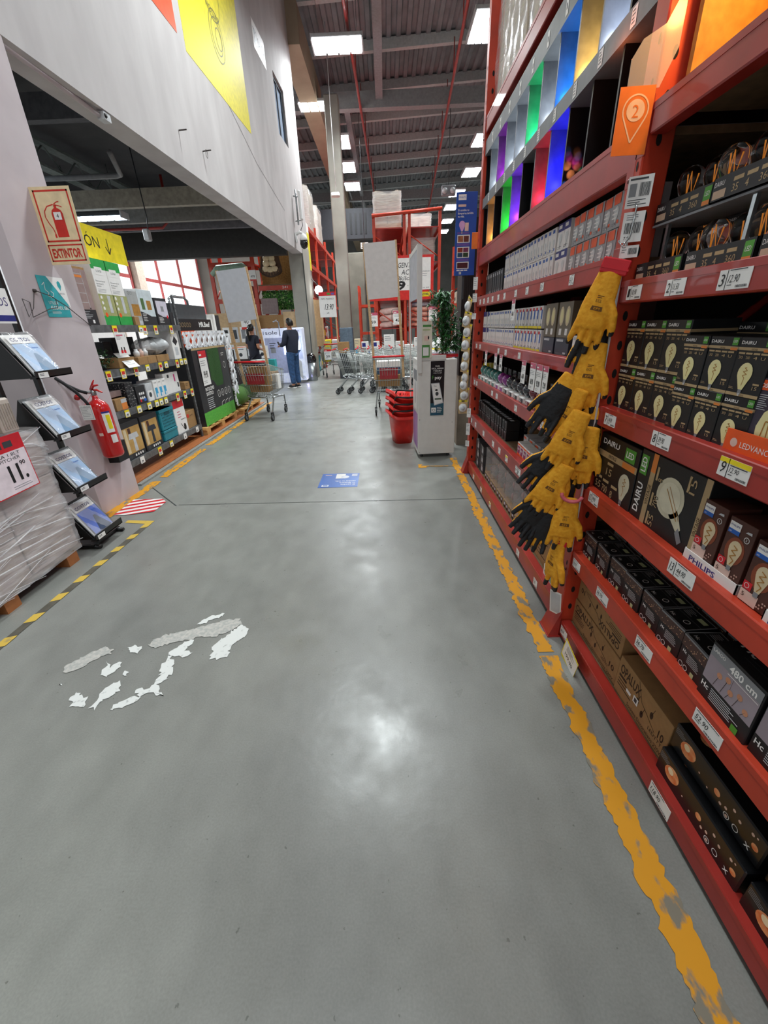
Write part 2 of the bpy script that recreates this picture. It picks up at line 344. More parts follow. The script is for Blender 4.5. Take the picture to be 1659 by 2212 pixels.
# leaning mezzanine wall (runs a touch off the aisle axis)
WA = -.0334
def wp(x, y, z): return (-2.72+.0334*y+x, y, z)
def wroot(o): o.location = (-2.72, 0, 0); o.rotation_euler.z = WA; return o
b = MB(); z0 = 3.39
ys = [-6, 12.05, 13.1, 14.2]  # window opening 12.2-13.1
b.box(-.28, -6, z0, 0, 12.2, 9.4, conc); b.box(-.28, 13.1, z0, 0, 14.4, 9.4, conc); b.box(-.28, 12.2, z0, 0, 13.1, 5.58, conc); b.box(-.28, 12.2, 6.66, 0, 13.1, 9.4, conc)
crk = mat('hairline crack', '6e6b68', .8)
f = Fr(b, (0, 0, 0), (0, 1, 0), (0, 0, 1), e=.002)
f.line([(8.3, 4.95), (9.0, 4.72), (10, 4.4), (11.9, 4.05)], .012, crk); f.line([(11.8, 3.42), (11.83, 3.85)], .01, crk)
wroot(struct(b, 'wall_left'))
alum = mat('dark window frame', '5a6067', .4, .5); pane = mat('window pane', 'aebfd6', .08, var=.03)
b = MB(); b.box(-.1, 12.2, 5.58, -.04, 12.27, 6.66, alum); b.box(-.1, 13.03, 5.58, -.04, 13.1, 6.66, alum); b.box(-.1, 12.2, 5.58, -.04, 13.1, 5.64, alum); b.box(-.1, 12.2, 6.6, -.04, 13.1, 6.66, alum); b.box(-.09, 12.63, 5.6, -.05, 12.68, 6.64, alum)
w = wroot(struct(b, 'window_1')); b = MB(); b.box(-.08, 12.25, 5.6, -.07, 13.05, 6.64, pane); b.build('window_pane', w)
b = MB(); b.box(-.40, 13.5, 0, .01, 14.4, 3.6, concg); b.box(-.02, 13.49, 0, .0, 13.5, 3.6, joint); wroot(struct(b, 'column_2'))
b = MB(); vs = [(-3.25, 3.42), (-2.68, 3.30), (-2.605, 3.36), (-2.592, 3.93), (-2.65, 4.0), (-3.25, 4.0)]; n = 6
b.add([(x, y, z) for z in (0, z0+.03) for x, y in vs], [tuple(range(n)), tuple(range(n, 2*n))]+[(i, (i+1) % n, (i+1) % n+n, i+n) for i in range(n)], concc); struct(b, 'column_1')
# low area behind the wall
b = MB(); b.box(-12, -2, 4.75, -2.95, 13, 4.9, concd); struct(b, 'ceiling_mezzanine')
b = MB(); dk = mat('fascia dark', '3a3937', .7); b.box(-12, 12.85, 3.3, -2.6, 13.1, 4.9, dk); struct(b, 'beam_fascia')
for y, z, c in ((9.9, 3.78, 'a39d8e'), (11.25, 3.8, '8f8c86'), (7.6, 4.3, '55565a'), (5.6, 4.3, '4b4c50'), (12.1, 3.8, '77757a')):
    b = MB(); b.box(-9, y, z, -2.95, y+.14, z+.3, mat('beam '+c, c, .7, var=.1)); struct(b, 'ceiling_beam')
gir = mat('girder grey green', '6f7a78', .55, var=.12)
b = MB(); b.box(-5.95, 1, 4.15, -5.75, 12.8, 4.19, gir); b.box(-5.95, 1, 4.5, -5.75, 12.8, 4.55, gir)
for k in range(14): y = 1+k*.85; b.tube([(-5.85, y, 4.17), (-5.85, y+.42, 4.52), (-5.85, y+.84, 4.17)], .018, gir, 6)
struct(b, 'ceiling_girder')
b = MB(); pv = mat('duct grey', '7f7f80', .5)
b.tube([(-6.2, 8.9, 4.0), (-4.6, 8.9, 4.0), (-4.5, 8.85, 4.0), (-4.1, 7.9, 4.0)], .04, pv, 10); b.build('drain_pipe', label='grey pipe bending under the dark low ceiling', cat='pipe')
b = MB(); b.tube([(-8, 11.6, 3.75), (-5.2, 11.6, 3.75), (-5.0, 11.6, 3.9), (-5, 11.6, 4.76)], .03, red, 8); b.build('sprinkler_pipe', label='thin red pipe under the low ceiling left of the wall', cat='pipe')
def fixture(x, y, z, w, d, lab, es=14, turn=0, emit='f4f8ff', grp='high bay lights over the aisle'):
    r = empty('ceiling_light', (x, y, z), turn, label=lab, cat='light', group=grp)
    hs = MB(); hs.box(-w/2, -d/2, .02, w/2, d/2, .1, dgry if es < 9 else lgry, .01); hs.box(-w/2-.03, -d/2, -.02, -w/2, d/2, .1, lgry); hs.box(w/2, -d/2, -.02, w/2+.03, d/2, .1, lgry); hs.build('housing', r)
    t = MB(); k = 4
    for i in range(k): xx = -w/2+w*(i+.5)/k; t.box(xx-w/k*.42, -d/2+.02, -.015, xx+w/k*.42, d/2-.02, .02, mat('lamp tube %s' % es, 'ffffff', .4, emit=emit, es=es))
    t.build('tube', r)
    c = MB()
    for sx in (-1, 1): c.tube([(sx*w*.4, 0, .1), (sx*w*.4, 0, .9)], .006, steel, 5)
    c.build('suspension_cable', r)
    return r
WHERE = ['nearest fixture of the row by the grey wall', 'fixture beside the concrete beam near the wall top', 'third fixture out along the concrete beam', 'fourth fixture along the concrete beam', 'fifth fixture, just above the round column', 'small far fixture above the detergent rack, first of three', 'small far fixture above the detergent rack, middle of three', 'farthest fixture seen behind the round column']
for i, (x, y, z, t) in enumerate(FIX):
    la = bpy.data.lights.new('bay lamp', 'AREA'); la.shape = 'RECTANGLE'; la.size = 1.2 if t else .8; la.size_y = .7 if t else 1.3; la.energy = LAMP*(.52 if y < 3 and x < 2 else 1.35 if y == 7.0 else 1 if y < 24 else .8); la.color = (.91, .98, 1); la.spread = 2.6
    lo = bpy.data.objects.new('bay_lamp', la); COL.objects.link(lo); lo.location = (x, y, z-.05)
    if i < 15:
        w, d = (1.2, .62) if t else (.75, 1.25)
        if i in (0,): w, d = 1.25, .7
        fixture(x, y, z, w, d, ('long white ceiling light, '+WHERE[i]) if i < 8 else 'bright ceiling light of the right-hand row, %s from the front' % TH[i-8], 14)
r = fixture(-5.95, 10.3, 3.7, 1.15, .3, 'bluish tube light under the low ceiling behind the column', 7, .0, 'cfe8ff', None)
r2 = fixture(-6.4, 8.3, 3.85, 1.15, .3, 'second tube light under the low ceiling, mostly behind the column', 7.5, .0, 'cfe8ff', None)
for x, y in ((-5.95, 10.3), (-6.2, 8.3), (-5.5, 5.5), (-5.5, 15.5)):  # the last has no fixture: added to brighten the garden rack like window daylight
    la = bpy.data.lights.new('low area light', 'AREA'); la.shape = 'RECTANGLE'; la.size = 1.1; la.size_y = .3; la.energy = 60 if y < 14 else 320; la.color = (.9, .96, 1); lo = bpy.data.objects.new('low_area_light', la); COL.objects.link(lo); lo.location = (x, y, 3.6 if y < 14 else 5)
# roof
deck = mat('roof deck', '777a7e', .6, var=.1, sc=2); purl = mat('purlin grey', 'b4b8b8', .5, var=.06); concb = mat('brown concrete beam', '93826e', .8, h2='a6947e', sc=2, soft=.3)
b = MB(); vs = []; fs = []; x = -12; k = 0
while x < 10:
    for dx, dz in ((0, 0), (.12, 0), (.15, .07), (.27, .07)):
        vs += [(x+dx, -7, 9.35+dz+(x+dx)*.04), (x+dx, 48, 9.35+dz+(x+dx)*.04)]
    x += .3
n = len(vs)//2; b.add(vs, [(2*i, 2*i+1, 2*i+3, 2*i+2) for i in range(n-1)], deck); struct(b, 'ceiling')
for i in range(14):
    y = 10.2+i*2.33; b = MB(); b.add([(-12, y, 8.62), (9.5, y, 9.5), (9.5, y, 9.76), (-12, y, 8.88), (-12, y+.16, 8.62), (9.5, y+.16, 9.5), (9.5, y+.16, 9.76), (-12, y+.16, 8.88)], [(0, 1, 2, 3), (4, 5, 6, 7), (0, 1, 5, 4), (2, 3, 7, 6)], purl)
    struct(b, 'ceiling_purlin')
b = MB(); b.box(-2.5, 14.3, 8.0, -1.95, 46, 8.8, concb); struct(b, 'ceiling_beam')
for y in (18.6, 30): b = MB(); b.box(-12, y, 8.3, 9, y+.3, 8.75, mat('steel beam', '8d9092', .6)); struct(b, 'ceiling_beam')
b = MB(); b.box(-.1, 9, 8.5, .14, 19, 8.62, gry); b.build('cable_tray', label='grey cable tray straight along the roof, front piece', cat='cable tray')
b = MB(); b.box(-1.25, 19.2, 8.5, -1.05, 40, 8.62, gry); b.box(-1.25, 19.0, 8.5, .14, 19.2, 8.62, gry); b.build('cable_tray', label='long cable tray offset to the side beyond the steel beam', cat='cable tray')
b = MB(); b.tube([(-2.6, 9, 8.4), (-2.0, 21, 8.4), (-1.5, 40, 8.4)], .05, gry, 8); b.build('drain_pipe', label='pale pipe under the roof beside the brown beam', cat='pipe')
for (x0, x1, lab) in ((-.74, -.35, 'long red sprinkler pipe over the middle of the aisle'), (2.15, 3.0, 'long red sprinkler pipe over the tall shelf row')):
    r = empty('sprinkler_pipe', (0, 0, 0), 0, label=lab, cat='pipe'); b = MB(); b.tube([(x0-.12, 8, 8.3), (x0, 13.4, 8.3), (x1, 31, 8.3), (x1+.2, 40, 8.3)], .045, red, 8); b.build('pipe_run', r)
    for k in range(11): y = 14.6+k*2.33; x = x0+(x1-x0)*(y-13.4)/17.6; b = MB(); b.tube([(x, y, 8.3), (x, y, 9.2)], .016, red, 5); b.build('hanger_rod', r)
b = MB(); b.tube([(-4.8, 20, 6.5), (-2.4, 30, 6.2)], .05, red, 6); b.build('sprinkler_pipe', label='red pipe sloping down behind the round column', cat='pipe')
b = MB(); b.box(-12, 47, 0, 9, 47.3, 10, mat('far wall', '7b7a77', .8, var=.1, sc=1)); struct(b, 'wall_back')
b = MB(); b.box(7.5, 3, 0, 7.7, 48, 10, mat('side wall', '77736c', .8, var=.1, sc=1)); struct(b, 'wall_right')
b = MB(); b.box(-14, 20.5, 0, -4.2, 20.7, 9, mat('side wall', '77736c')); struct(b, 'wall_garden')
b = MB(); b.box(-1.72, 17, 0, -1.27, 17.45, 8.1, concg, .03); b.box(-1.74, 16.98, 0, -1.25, 17.47, 1.45, mat('blue grey column paint', '6f8496', .6, var=.1), .03); struct(b, 'column_3')
b = MB(); b.box(-2.1, 24.5, 0, -1.0, 24.9, 4.9, mat('olive concrete', '77756a', .85, var=.1, sc=2), .03); struct(b, 'column_4')
b = MB(); b.box(-3.2, 25.2, 5.6, -.3, 25.8, 6.9, mat('dark duct unit', '2f3136', .6)); [b.box(-1.9+.25*k, 25.18, 5.8, -1.8+.25*k, 25.2, 6.7, blk) for k in range(5)]; struct(b, 'ceiling_duct')
# windows at the far side
lit = mat('bright daylight glass', 'ffffff', .3, emit='f6f9ff', es=1.5, h2='e6ecf4', sc=4, soft=.3); frost = mat('frosted panel', 'e8ebec', .5, emit='eef2f3', es=.62)
mull = mat('red mullion', '9b4644', .5)
b = MB(); b.box(-8.15, 12, 0, -8.0, 20.5, 2.15, wht); b.box(-8.3, 13.2, 0, -7.9, 13.6, 5, mat('plaster pillar', 'b9a99a', .7)); b.box(-8.2, 14.9, 2.1, -7.8, 15.35, 5.2, MATS['plaster pillar']); struct(b, 'wall_windows')
for i, (y0, y1) in enumerate(((13.0, 14.9), (15.35, 16.75), (16.75, 18.5), (18.5, 20.4))):
    b = MB(); b.box(-8.08, y0, 3.1, -8.0, y1, 3.2, mull); b.box(-8.08, y0, 2.12, -8.0, y1, 2.18, mull); b.box(-8.1, y1-.09, 2.15, -7.98, y1, 5.4, mull); w = struct(b, 'window_%d' % (i+2))
    b = MB(); b.box(-8.05, y0, 2.18, -8.03, y1-.05, 3.1, lit); b.build('window_pane', w)
    b = MB(); b.box(-8.05, y0, 3.2, -8.03, y1-.05, 5.4, frost); b.build('window_panel', w)
# ================================================================ red rack on the aisle's right
RX = .84
B1 = [(2.83, 2.93), (1.92, 2.045), (1.60, 1.68), (1.245, 1.31), (.915, .995), (.53, .635), (.03, .14)]
B2 = [(2.9, 3.0), (1.99, 2.07), (1.52, 1.592), (1.085, 1.162), (.745, .825), (.415, .50), (.02, .10)]
rack = empty('storage_rack', (0, 0, 0), 0, label='tall red steel rack filled with bulbs and lamps, beside the yellow floor line', cat='rack')
slot = mat('slot hole', '120a08', .8)
def upright(y0, y1, x0, x1, z1, front=True):
    b = MB(); b.box(x0, y0, 0, x1, y1, z1, red2 if front else red, .004)
    fs = Fr(b, (x0, y0, 0), (1, 0, 0), (0, 0, 1), e=.0012); ff = Fr(b, (x0, y1, 0), (0, -1, 0), (0, 0, 1), e=.0012); z = .18
    while z < min(z1, 3.2) and front:
        fs.disc((x1-x0)*.45, z, .009, slot, 1, .017, 10); ff.disc((y1-y0)*.72, z+.04, .006, slot, 1, .014, 8); z += .1
    return b
for y0, y1, z1 in ((1.655, 1.735, 4.9), (4.19, 4.27, 4.9)):
    u = upright(y0, y1, RX-.005, RX+.085, z1).build('upright', rack)
    b = MB(); b.box(RX-.06, y0-.02, 0, RX+.1, y1+.02, .008, red); b.add([(RX-.055, y0-.015, .008), (RX-.055, y1+.015, .008), (RX-.004, y1+.015, .16), (RX-.004, y0-.015, .16)], [(0, 1, 2, 3)], red)
    b.add([(RX-.055, y0-.015, .008), (RX-.004, y0-.015, .16), (RX-.004, y0-.015, .008)], [(0, 1, 2)], red); b.build('foot_plate', u)
    upright(y0, y1, 1.72, 1.8, z1, False).build('upright', rack)
    b = MB()
    for z in (.3, 1.1, 2.1, 3.1): b.tube([(RX+.08, (y0+y1)/2, z), (1.73, (y0+y1)/2, z+.7)], .015, red, 6)
    b.build('brace', rack)
bolt = mat('bolt head', '5c2420', .4, .3)
def beam(y0, y1, z0, z1, m):
    b = MB(); s = .022; b.box(RX, y0, z0, RX+.05, y1, z1, m, .004); b.box(RX-.0015, y0, z1-.02, RX, y1, z1-.002, m)
    for y, d in ((y0, 1), (y1, -1)):
        b.box(RX-.006, y, z0-.05, RX, y-d*.05, z1+.02, m, .002); b.lathe([(0, 0), (.007, 0), (.007, .004), (0, .005)], bolt, (RX-.006, y-d*.028, z0-.03), 8, Matrix.Rotation(-PI/2, 4, 'Y'))
    return b
for z0, z1 in B1:
    beam(1.74, 4.19, z0, z1, red).build('beam', rack)
    b = MB(); b.box(RX+.05, 1.74, z1-.03, 1.75, 4.19, z1-.008, osbd); b.build('shelf_board', rack)
for z0, z1 in B2:
    beam(-1.1, 1.65, z0, z1, red2 if .3 < z1 < 1 else red).build('beam', rack)
    b = MB(); b.box(RX+.05, -1.1, z1-.03, 1.75, 1.65, z1-.008, osbd); b.build('shelf_board', rack)
b = MB(); b.box(1.8, -1.1, 0, 1.84, 4.3, 4.9, mat('added dark backing', '241c18', .8)); b.build('back_panel', rack)  # added dark sheet behind the shelves: blocks the view, stands for shaded interiors
b = MB(); b.box(.95, 4.275, 0, 1.8, 4.285, 2.9, MATS['added dark backing']); b.build('added_end_backing', rack)  # added dark sheet closing the far frame, in place of the darkness there
# ---- products: local frame, width +x (reader's right when seen from the front), front at y=0, up +z
def place(o, y, z, x=RX, rz=-PI/2): o.location = (x, y, z); o.rotation_euler.z = rz; return o   # y is the far (left) edge for goods that face the aisle
def bulb_print(f, cx, cy, r, l=2, m=None, neck=1., fil=True):
    m = m or bulby
    f.disc(cx, cy, r, m, l, r*1.1, 20); f.poly([(cx-r*.8, cy-r*.62), (cx+r*.8, cy-r*.62), (cx+r*.28, cy-r*1.75*neck), (cx-r*.28, cy-r*1.75*neck)], m, l+.2)
    f.rect(cx-r*.24, cy-r*2.25*neck, r*.48, r*.52*neck, gry, l+.4); f.disc(cx, cy-r*2.27*neck, r*.15, wht, l+.4)
    if fil: f.line([(cx, cy-r*1.3), (cx+r*.1, cy-r*.5), (cx-r*.22, cy-r*.25), (cx+r*.3, cy-r*.1), (cx-r*.25, cy+r*.15), (cx+r*.28, cy+.3*r), (cx-r*.15, cy+r*.55), (cx+r*.12, cy+r*.6)], r*.07, fila, l+.6)
def dairu(w, h, d=.14):
    b = MB(); b.box(0, 0, 0, w, d, h, blk, .0015); f = Fr(b, (0, 0, 0))
    f.text('DAIRU', w*.06, h*.88, h*.055, wht, w=w*.42, bold=.02).rect(w*.78, h*.85, w*.18, h*.13, grn, 2).text('LED', w*.87, h*.9, h*.04, wht, 3, w=w*.13, al='c')
    f.rect(0, h*.78, w, h*.05, tan, 1).text('VINTAGE', w*.4, h*.785, h*.03, kraftd, 2, w=w*.18).rect(w*.76, h*.765, w*.22, h*.045, orng, 2)
    for i, t in enumerate(('30', '200', '4', 'U')): f.rect(w*(.06+.22*i), h*.715, w*.19, h*.03, tan, 2).text(t, w*(.15+.22*i), h*.635, h*.05, tan, 2, al='c', w=w*.12)
    bulb_print(f, w*.42, h*.40, w*.22, 2); f.text('15', w*.76, h*.14, h*.06, tan, 2, w=w*.14).rect(w*.75, h*.22, w*.18, h*.03, tan, 2).lines(w*.05, h*.14, w*.2, 2, h*.025, h*.008, tan, 2)
    f.rect(0, 0, w, h*.055, tan, 2).text('VINTAGE', w*.5, h*.01, h*.03, kraftd, 3, w=w*.18, al='c')
    s = Fr(b, (0, d, 0), (0, -1, 0)); s.rect(0, h*.78, d, h*.05, tan); s.text('DAIRU', d*.1, h*.88, h*.05, wht, w=d*.4)
    s = Fr(b, (w, 0, 0), (0, 1, 0)); s.rect(0, h*.78, d, h*.05, tan); s.rect(d*.1, h*.2, d*.5, h*.4, lgry); return b
def lay(proto, spots, labels, group, x=RX):
    for i, ((y, z, *rest), lb) in enumerate(zip(spots, labels)):
        o = proto if i == 0 else dup(proto)
        place(o, y, z, rest[0] if rest else x, -PI/2+(rest[1] if len(rest) > 1 else 0)); tag(o, label=lb, group=group)
z = 1.154; G = 'black amber bulb boxes on the middle shelf'
p = dairu(.112, .155).build('bulb_box', cat='box')
lay(p, [(1.64-.002-i*.114, z+.156*j, .885) for j in (0, 1) for i in range(3)], ['black amber bulb box, %s from the red upright, %s row of the middle shelf' % (TH[i], ('lower', 'upper')[j]) for j in (0, 1) for i in range(3)], G)
p = dairu(.1, .135).build('bulb_box', cat='box')
lay(p, [(1.292-i*.1015, z+.1355*j, .872, R.uniform(-.03, .03)) for j in (0, 1) for i in range(3)], ['smaller black amber bulb box, %s of three beside the orange box, %s row' % (TH[i], ('lower', 'upper')[j]) for j in (0, 1) for i in range(3)], 'smaller black bulb boxes on the middle shelf')
p = dairu(.125, .16).build('bulb_box', cat='box', label='dark bulb box set back on top behind the smaller boxes'); place(p, 1.30, z+.14, 1.02)
p = dairu(.125, .16).build('bulb_box', cat='box', label='dark bulb box deep in the shelf behind the orange box'); place(p, 1.05, z+.02, 1.12)
# orange trade box with tray
purp = mat('plum print', '3a3342', .45)
def osram():
    r = empty('bulb_box', (0, 0, 0), 0, label='plum boxed filament bulb with orange top band in an orange counter tray', cat='box'); w, h, d = .1, .185, .1
    b = MB(); b.box(0, 0, .01, w, d, h, purp, .001); f = Fr(b, (0, 0, 0)); f.rect(0, h*.86, w, h*.12, org2, 1).text('OSRAM', w*.06, h*.89, h*.05, wht, 2, w=w*.5, bold=.02)
    f.lines(w*.08, h*.8, w*.3, 8, h*.025, h*.008, lgry); f.poly([(w*.35, h*.1), (w*.28, h*.42), (w*.38, h*.6), (w*.55, h*.68), (w*.72, h*.6), (w*.82, h*.42), (w*.75, h*.1)], bulby, 2).line([(w*.45, h*.12), (w*.5, h*.5), (w*.6, h*.5), (w*.66, h*.12)], w*.03, fila, 3)
    b.box(.03, .01, h+.001, .06, .06, h+.004, purp); b.build('carton', r)
    t = MB(); t.box(-.035, -.012, 0, w+.01, -.009, .06, org2); t.box(-.035, -.009, 0, -.032, d, .055, org2); t.box(-.035, -.009, 0, w+.01, d, .002, org2)
    f = Fr(t, (-.035, -.012, 0)); f.disc(.03, .03, .011, pink, 1).text('LEDVANCE', .05, .022, .014, wht, 1, w=.092); t.build('tray', r); return r
lay(osram(), [(1.0, z, .875), (.845, z, .87)], ['plum boxed filament bulb in an orange counter tray, nearest the dark boxes', 'second plum boxed filament bulb in an orange tray, at the photo edge'], 'plum bulb boxes in orange trays')
# ---- price labels: paper in a sleeve on a beam
inkm = mat('label ink', '22222a', .5)
def ticket(w, h, price, num=None, top=None, red_=False, lines=3):
    b = MB(); b.box(0, -.0015, 0, w, 0, h, wht); f = Fr(b, (0, -.0015, 0), e=.0004); x = 0
    if top: f.rect(0, h*.74, w, h*.26, top, 1)
    if num: f.text(num, h*.12, h*.2, h*.6, blk, 2, w=h*.32, sh=.15).line([(h*.62, 0), (h*.62, h)], h*.05, blk, 1); x = h*.66
    f.text(price, x+(w-x)*.06, h*.34, h*(.38 if not top else .25), blk, 2, w=(w-x)*.46, sh=.2); f.lines(x+(w-x)*.06, h*.92 if not top else h*.66, (w-x)*.85, 1, 1, h*.05, dgry, 2); f.bars(x+(w-x)*.45, h*.08, (w-x)*.48, h*.12, inkm, 2); f.rect(x+(w-x)*.06, h*.2, (w-x)*.2, h*.04, dgry, 2)
    return b
def tickets(items, grp, x=RX):
    for (y, z, w, h, price, num, top, lb) in items: place(ticket(w, h, price, num, top).build('price_label', label=lb, cat='price label', group=grp), y, z, x-.0008)
tickets([(1.60, 1.53, .085, .042, '10.90', '1', None, 'white price label 10.90 with handwritten 1 on the red beam'), (1.385, 1.53, .085, .042, '11.50', '2', None, 'white price label 11.50 with handwritten 2 on the red beam'), (1.175, 1.53, .1, .044, '12.90', '3', None, 'white price label 12.90 with handwritten 3 on the red beam'),
 (1.592, 1.103, .08, .042, '44.90', '7', None, 'white price label 44.90 with handwritten 7 by the gloves'), (1.285, 1.105, .09, .045, '39.90', '8', None, 'white price label 39.90 under the black bulb boxes'), (.998, 1.105, .095, .048, '12.90', '9', yel, 'yellow topped clearance label below the orange tray'),
 (1.6, .775, .08, .045, '99.90', '12', None, 'white price label 99.90 with handwritten 12'), (1.065, .77, .11, .048, '44.90', '13', None, 'white price label 44.90 with handwritten 13 under the brown bulb boxes'),
 (1.63, .435, .07, .04, '36.70', None, None, 'white price label 36.70 nearest the upright'), (1.4, .435, .09, .045, '36.70', None, None, 'white price label 36.70 second from the upright'), (1.11, .435, .09, .045, '36.70', None, None, 'white price label 36.70 under the small black cartons'), (.815, .435, .1, .045, '52.90', None, None, 'white price label 52.90 under the 480 cm box'),
 (1.63, .04, .07, .045, '28.90', None, None, 'grimy price label on the lowest beam by the upright'), (.865, .03, .1, .05, '118.90', None, None, 'price label 118.90 on the lowest beam')], 'labels on the near rack bay', RX)
# yellow edged card hanging below the lowest beam
b = MB(); f = Fr(b, (0, 0, 0), e=.0006); b.box(0, -.001, 0, .14, .001, .12, yel); f.o += Vector((0, -.001, 0)); f.rect(.006, .016, .134, .1, wht, 1).text('199.90', .03, .04, .022, blk, 2, w=.08).lines(.03, .1, .08, 4, .008, .002, dgry, 2)
o = b.build('price_card', label='large 199.90 price card with yellow edge sticking out below the lowest beam', cat='price card'); place(o, 1.52, -.0+.004, RX-.035); o.rotation_euler = (0, .22, -PI/2)
# ---- C4 shelf: two large vintage boxes
def vint_a():
    w, h, d = .275, .24, .2; b = MB(); b.box(0, 0, 0, w, d, h, blk, .002); f = Fr(b, (0, 0, 0))
    f.text('DAIRU', w*.08, h*.84, h*.085, wht, 2, w=w*.44, bold=.02).rect(w*.68, h*.74, w*.24, h*.2, grn, 2).text('LED', w*.8, h*.8, h*.09, wht, 3, w=w*.18, al='c', bold=.02).rect(0, h*.62, w, h*.1, tan, 1).text('VINTAGE', w*.28, h*.64, h*.06, kraftd, 2, w=w*.22).rect(w*.66, h*.62, w*.3, h*.09, orng, 2)
    for i, (t, xx, yy) in enumerate((('15', .3, .36), ('55', .06, .08), ('700', .26, .06), ('8', .5, .04))): f.rect(w*xx, h*(yy+.17), w*.16, h*.045, tan, 2).text(t, w*xx, h*yy, h*.12, tan, 2, w=w*.15 if t != '8' else w*.06)
    bulb_print(f, w*.79, h*.38, w*.13, 2, mat('clear bulb print', 'cfc9ae', .4)); return b
def vint_b():
    w, h, d = .33, .25, .2; b = MB(); b.box(0, 0, 0, w, d, h, blk, .002); f = Fr(b, (0, 0, 0)); cb = MATS['clear bulb print']; r = PI/2
    f.rect(w*.02, h*.66, w*.12, h*.27, grn, 2).text('LED', w*.115, h*.7, w*.08, wht, 3, rot=r, w=h*.2, bold=.02); f.text('DAIRU', w*.13, h*.12, w*.09, wht, 2, rot=r, w=h*.42, bold=.02)
    f.rect(w*.2, 0, w*.075, h, tan, 1).text('VINTAGE', w*.262, h*.3, w*.05, kraftd, 2, rot=r, w=h*.28).rect(w*.2, h*.75, w*.075, h*.25, orng, 2); f.rect(w*.93, 0, w*.07, h, tan, 1).text('VINTAGE', w*.985, h*.3, w*.045, kraftd, 2, rot=r, w=h*.24)
    for t, yy in (('55', .06), ('700', .33), ('8', .68)): f.rect(w*.3, h*yy, w*.03, h*.18, tan, 2).text(t, w*.41, h*yy, w*.07, tan, 2, rot=r, w=h*(.16 if len(t) > 1 else .05))
    f.text('15', w*.84, h*.74, w*.08, tan, 2, rot=r, w=h*.18).rect(w*.74, h*.74, w*.03, h*.2, tan, 2); f.disc(w*.56, h*.56, h*.26, cb, 2, n=24).disc(w*.56, h*.56, h*.2, mat('bulb print core', 'dcd6bc', .4), 3, n=24)
    f.poly([(w*.68, h*.5), (w*.74, h*.4), (w*.8, h*.27), (w*.76, h*.2), (w*.66, h*.3), (w*.6, h*.36)], cb, 2).poly([(w*.77, h*.28), (w*.85, h*.14), (w*.81, h*.08), (w*.74, h*.2)], gry, 3).line([(w*.5, h*.66), (w*.72, h*.34)], .003, fila, 4).line([(w*.53, h*.7), (w*.75, h*.36)], .002, fila, 4)
    s = Fr(b, (0, 0, h), (1, 0, 0), (0, 1, 0)); s.rect(0, d*.3, w, d*.1, dgry); return b
place(vint_a().build('bulb_box', label='large black vintage LED bulb box standing beside the upright above label 12', cat='box'), 1.645, .818, .87)
place(vint_b().build('bulb_box', label='largest black vintage bulb box with big clear globe picture, turned sideways', cat='box'), 1.365, .818, .872)
glow = mat('warm glow print', '8a4326', .5); cream = mat('cream print', 'd9c6a0', .5)
def philips():
    w, h, d = .082, .165, .3; b = MB(); b.box(0, 0, 0, w, .085, h, brown, .001); f = Fr(b, (0, 0, 0))
    f.rect(w*.06, h*.82, w*.42, h*.12, wht, 2).text('PHILIPS', w*.1, h*.87, h*.03, nav, 3, w=w*.34).rect(w*.06, h*.75, w*.42, h*.07, blu, 2).text('LED', w*.1, h*.77, h*.02, wht, 3)
    f.ring(w*.78, h*.76, w*.09, w*.02, wht, 2).text('3', w*.78, h*.74, h*.04, wht, 3, al='c').poly([(w*.66, h*.86), (w*.9, h*.86), (w*.88, h*.9), (w*.74, h*.89)], lgry, 2)
    f.disc(w*.5, h*.5, w*.36, glow, 1, w*.46); f.disc(w*.52, h*.54, w*.24, cream, 2, w*.27); f.poly([(w*.29, h*.5), (w*.75, h*.5), (w*.6, h*.25), (w*.42, h*.25)], cream, 2.4).rect(w*.43, h*.17, w*.16, h*.08, gry, 3)
    f.line([(w*.5, h*.27), (w*.6, h*.36), (w*.42, h*.4), (w*.62, h*.46), (w*.42, h*.5), (w*.62, h*.55), (w*.45, h*.59)], w*.03, fila, 4)
    f.rect(w*.02, h*.2, w*.3, h*.13, redp, 1.6).ring(w*.16, h*.265, w*.08, w*.015, wht, 3); f.rect(0, 0, w*.62, h*.19, pink, 1.3).text('5', w*.08, h*.08, h*.07, brown, 3, w=w*.1)
    for k in range(6): f.disc(w*(.66+.06*(k % 3)+.02*k), h*(.06+.05*(k//2)), w*.03, mat('candle dots', 'caa292', .5), 2, n=8)
    return b
pp = philips().build('bulb_box', cat='box')
lay(pp, [(1.04, .852, .87), (.945, .845, .868), (.85, .828, .866), (.757, .828, .866), (1.03, .835, .985), (.93, .835, .985), (.83, .835, .985)],
    ['brown amber bulb box at the far end of the white tray', 'brown amber bulb box second in the white tray', 'brown amber bulb box standing outside the tray on the red beam', 'brown amber bulb box cut by the photo edge', 'brown bulb box behind, far one of the back row', 'brown bulb box behind, middle of the back row', 'brown bulb box behind, near one of the back row'], 'brown amber bulb boxes')
def tray(w, h, d, m, t, tm):
    b = MB(); b.box(0, 0, 0, w, .003, h, m); b.box(0, 0, 0, .003, d, h, m); b.box(w-.003, 0, 0, w, d, h, m); b.box(0, 0, 0, w, d, .003, m); f = Fr(b, (0, 0, 0)); f.text(t, w*.14, h*.25, h*.45, tm, 1, w=w*.5, bold=.015); return b
place(tray(.2, .036, .1, wht, 'PHILIPS', nav).build('counter_tray', label='white counter tray holding two brown amber bulb boxes', cat='tray'), 1.06, .818, .866)
place(tray(.12, .036, .1, wht, 'PHILIPS', nav).build('counter_tray', label='second white counter tray at the photo edge', cat='tray'), .768, .79+.028, .858)
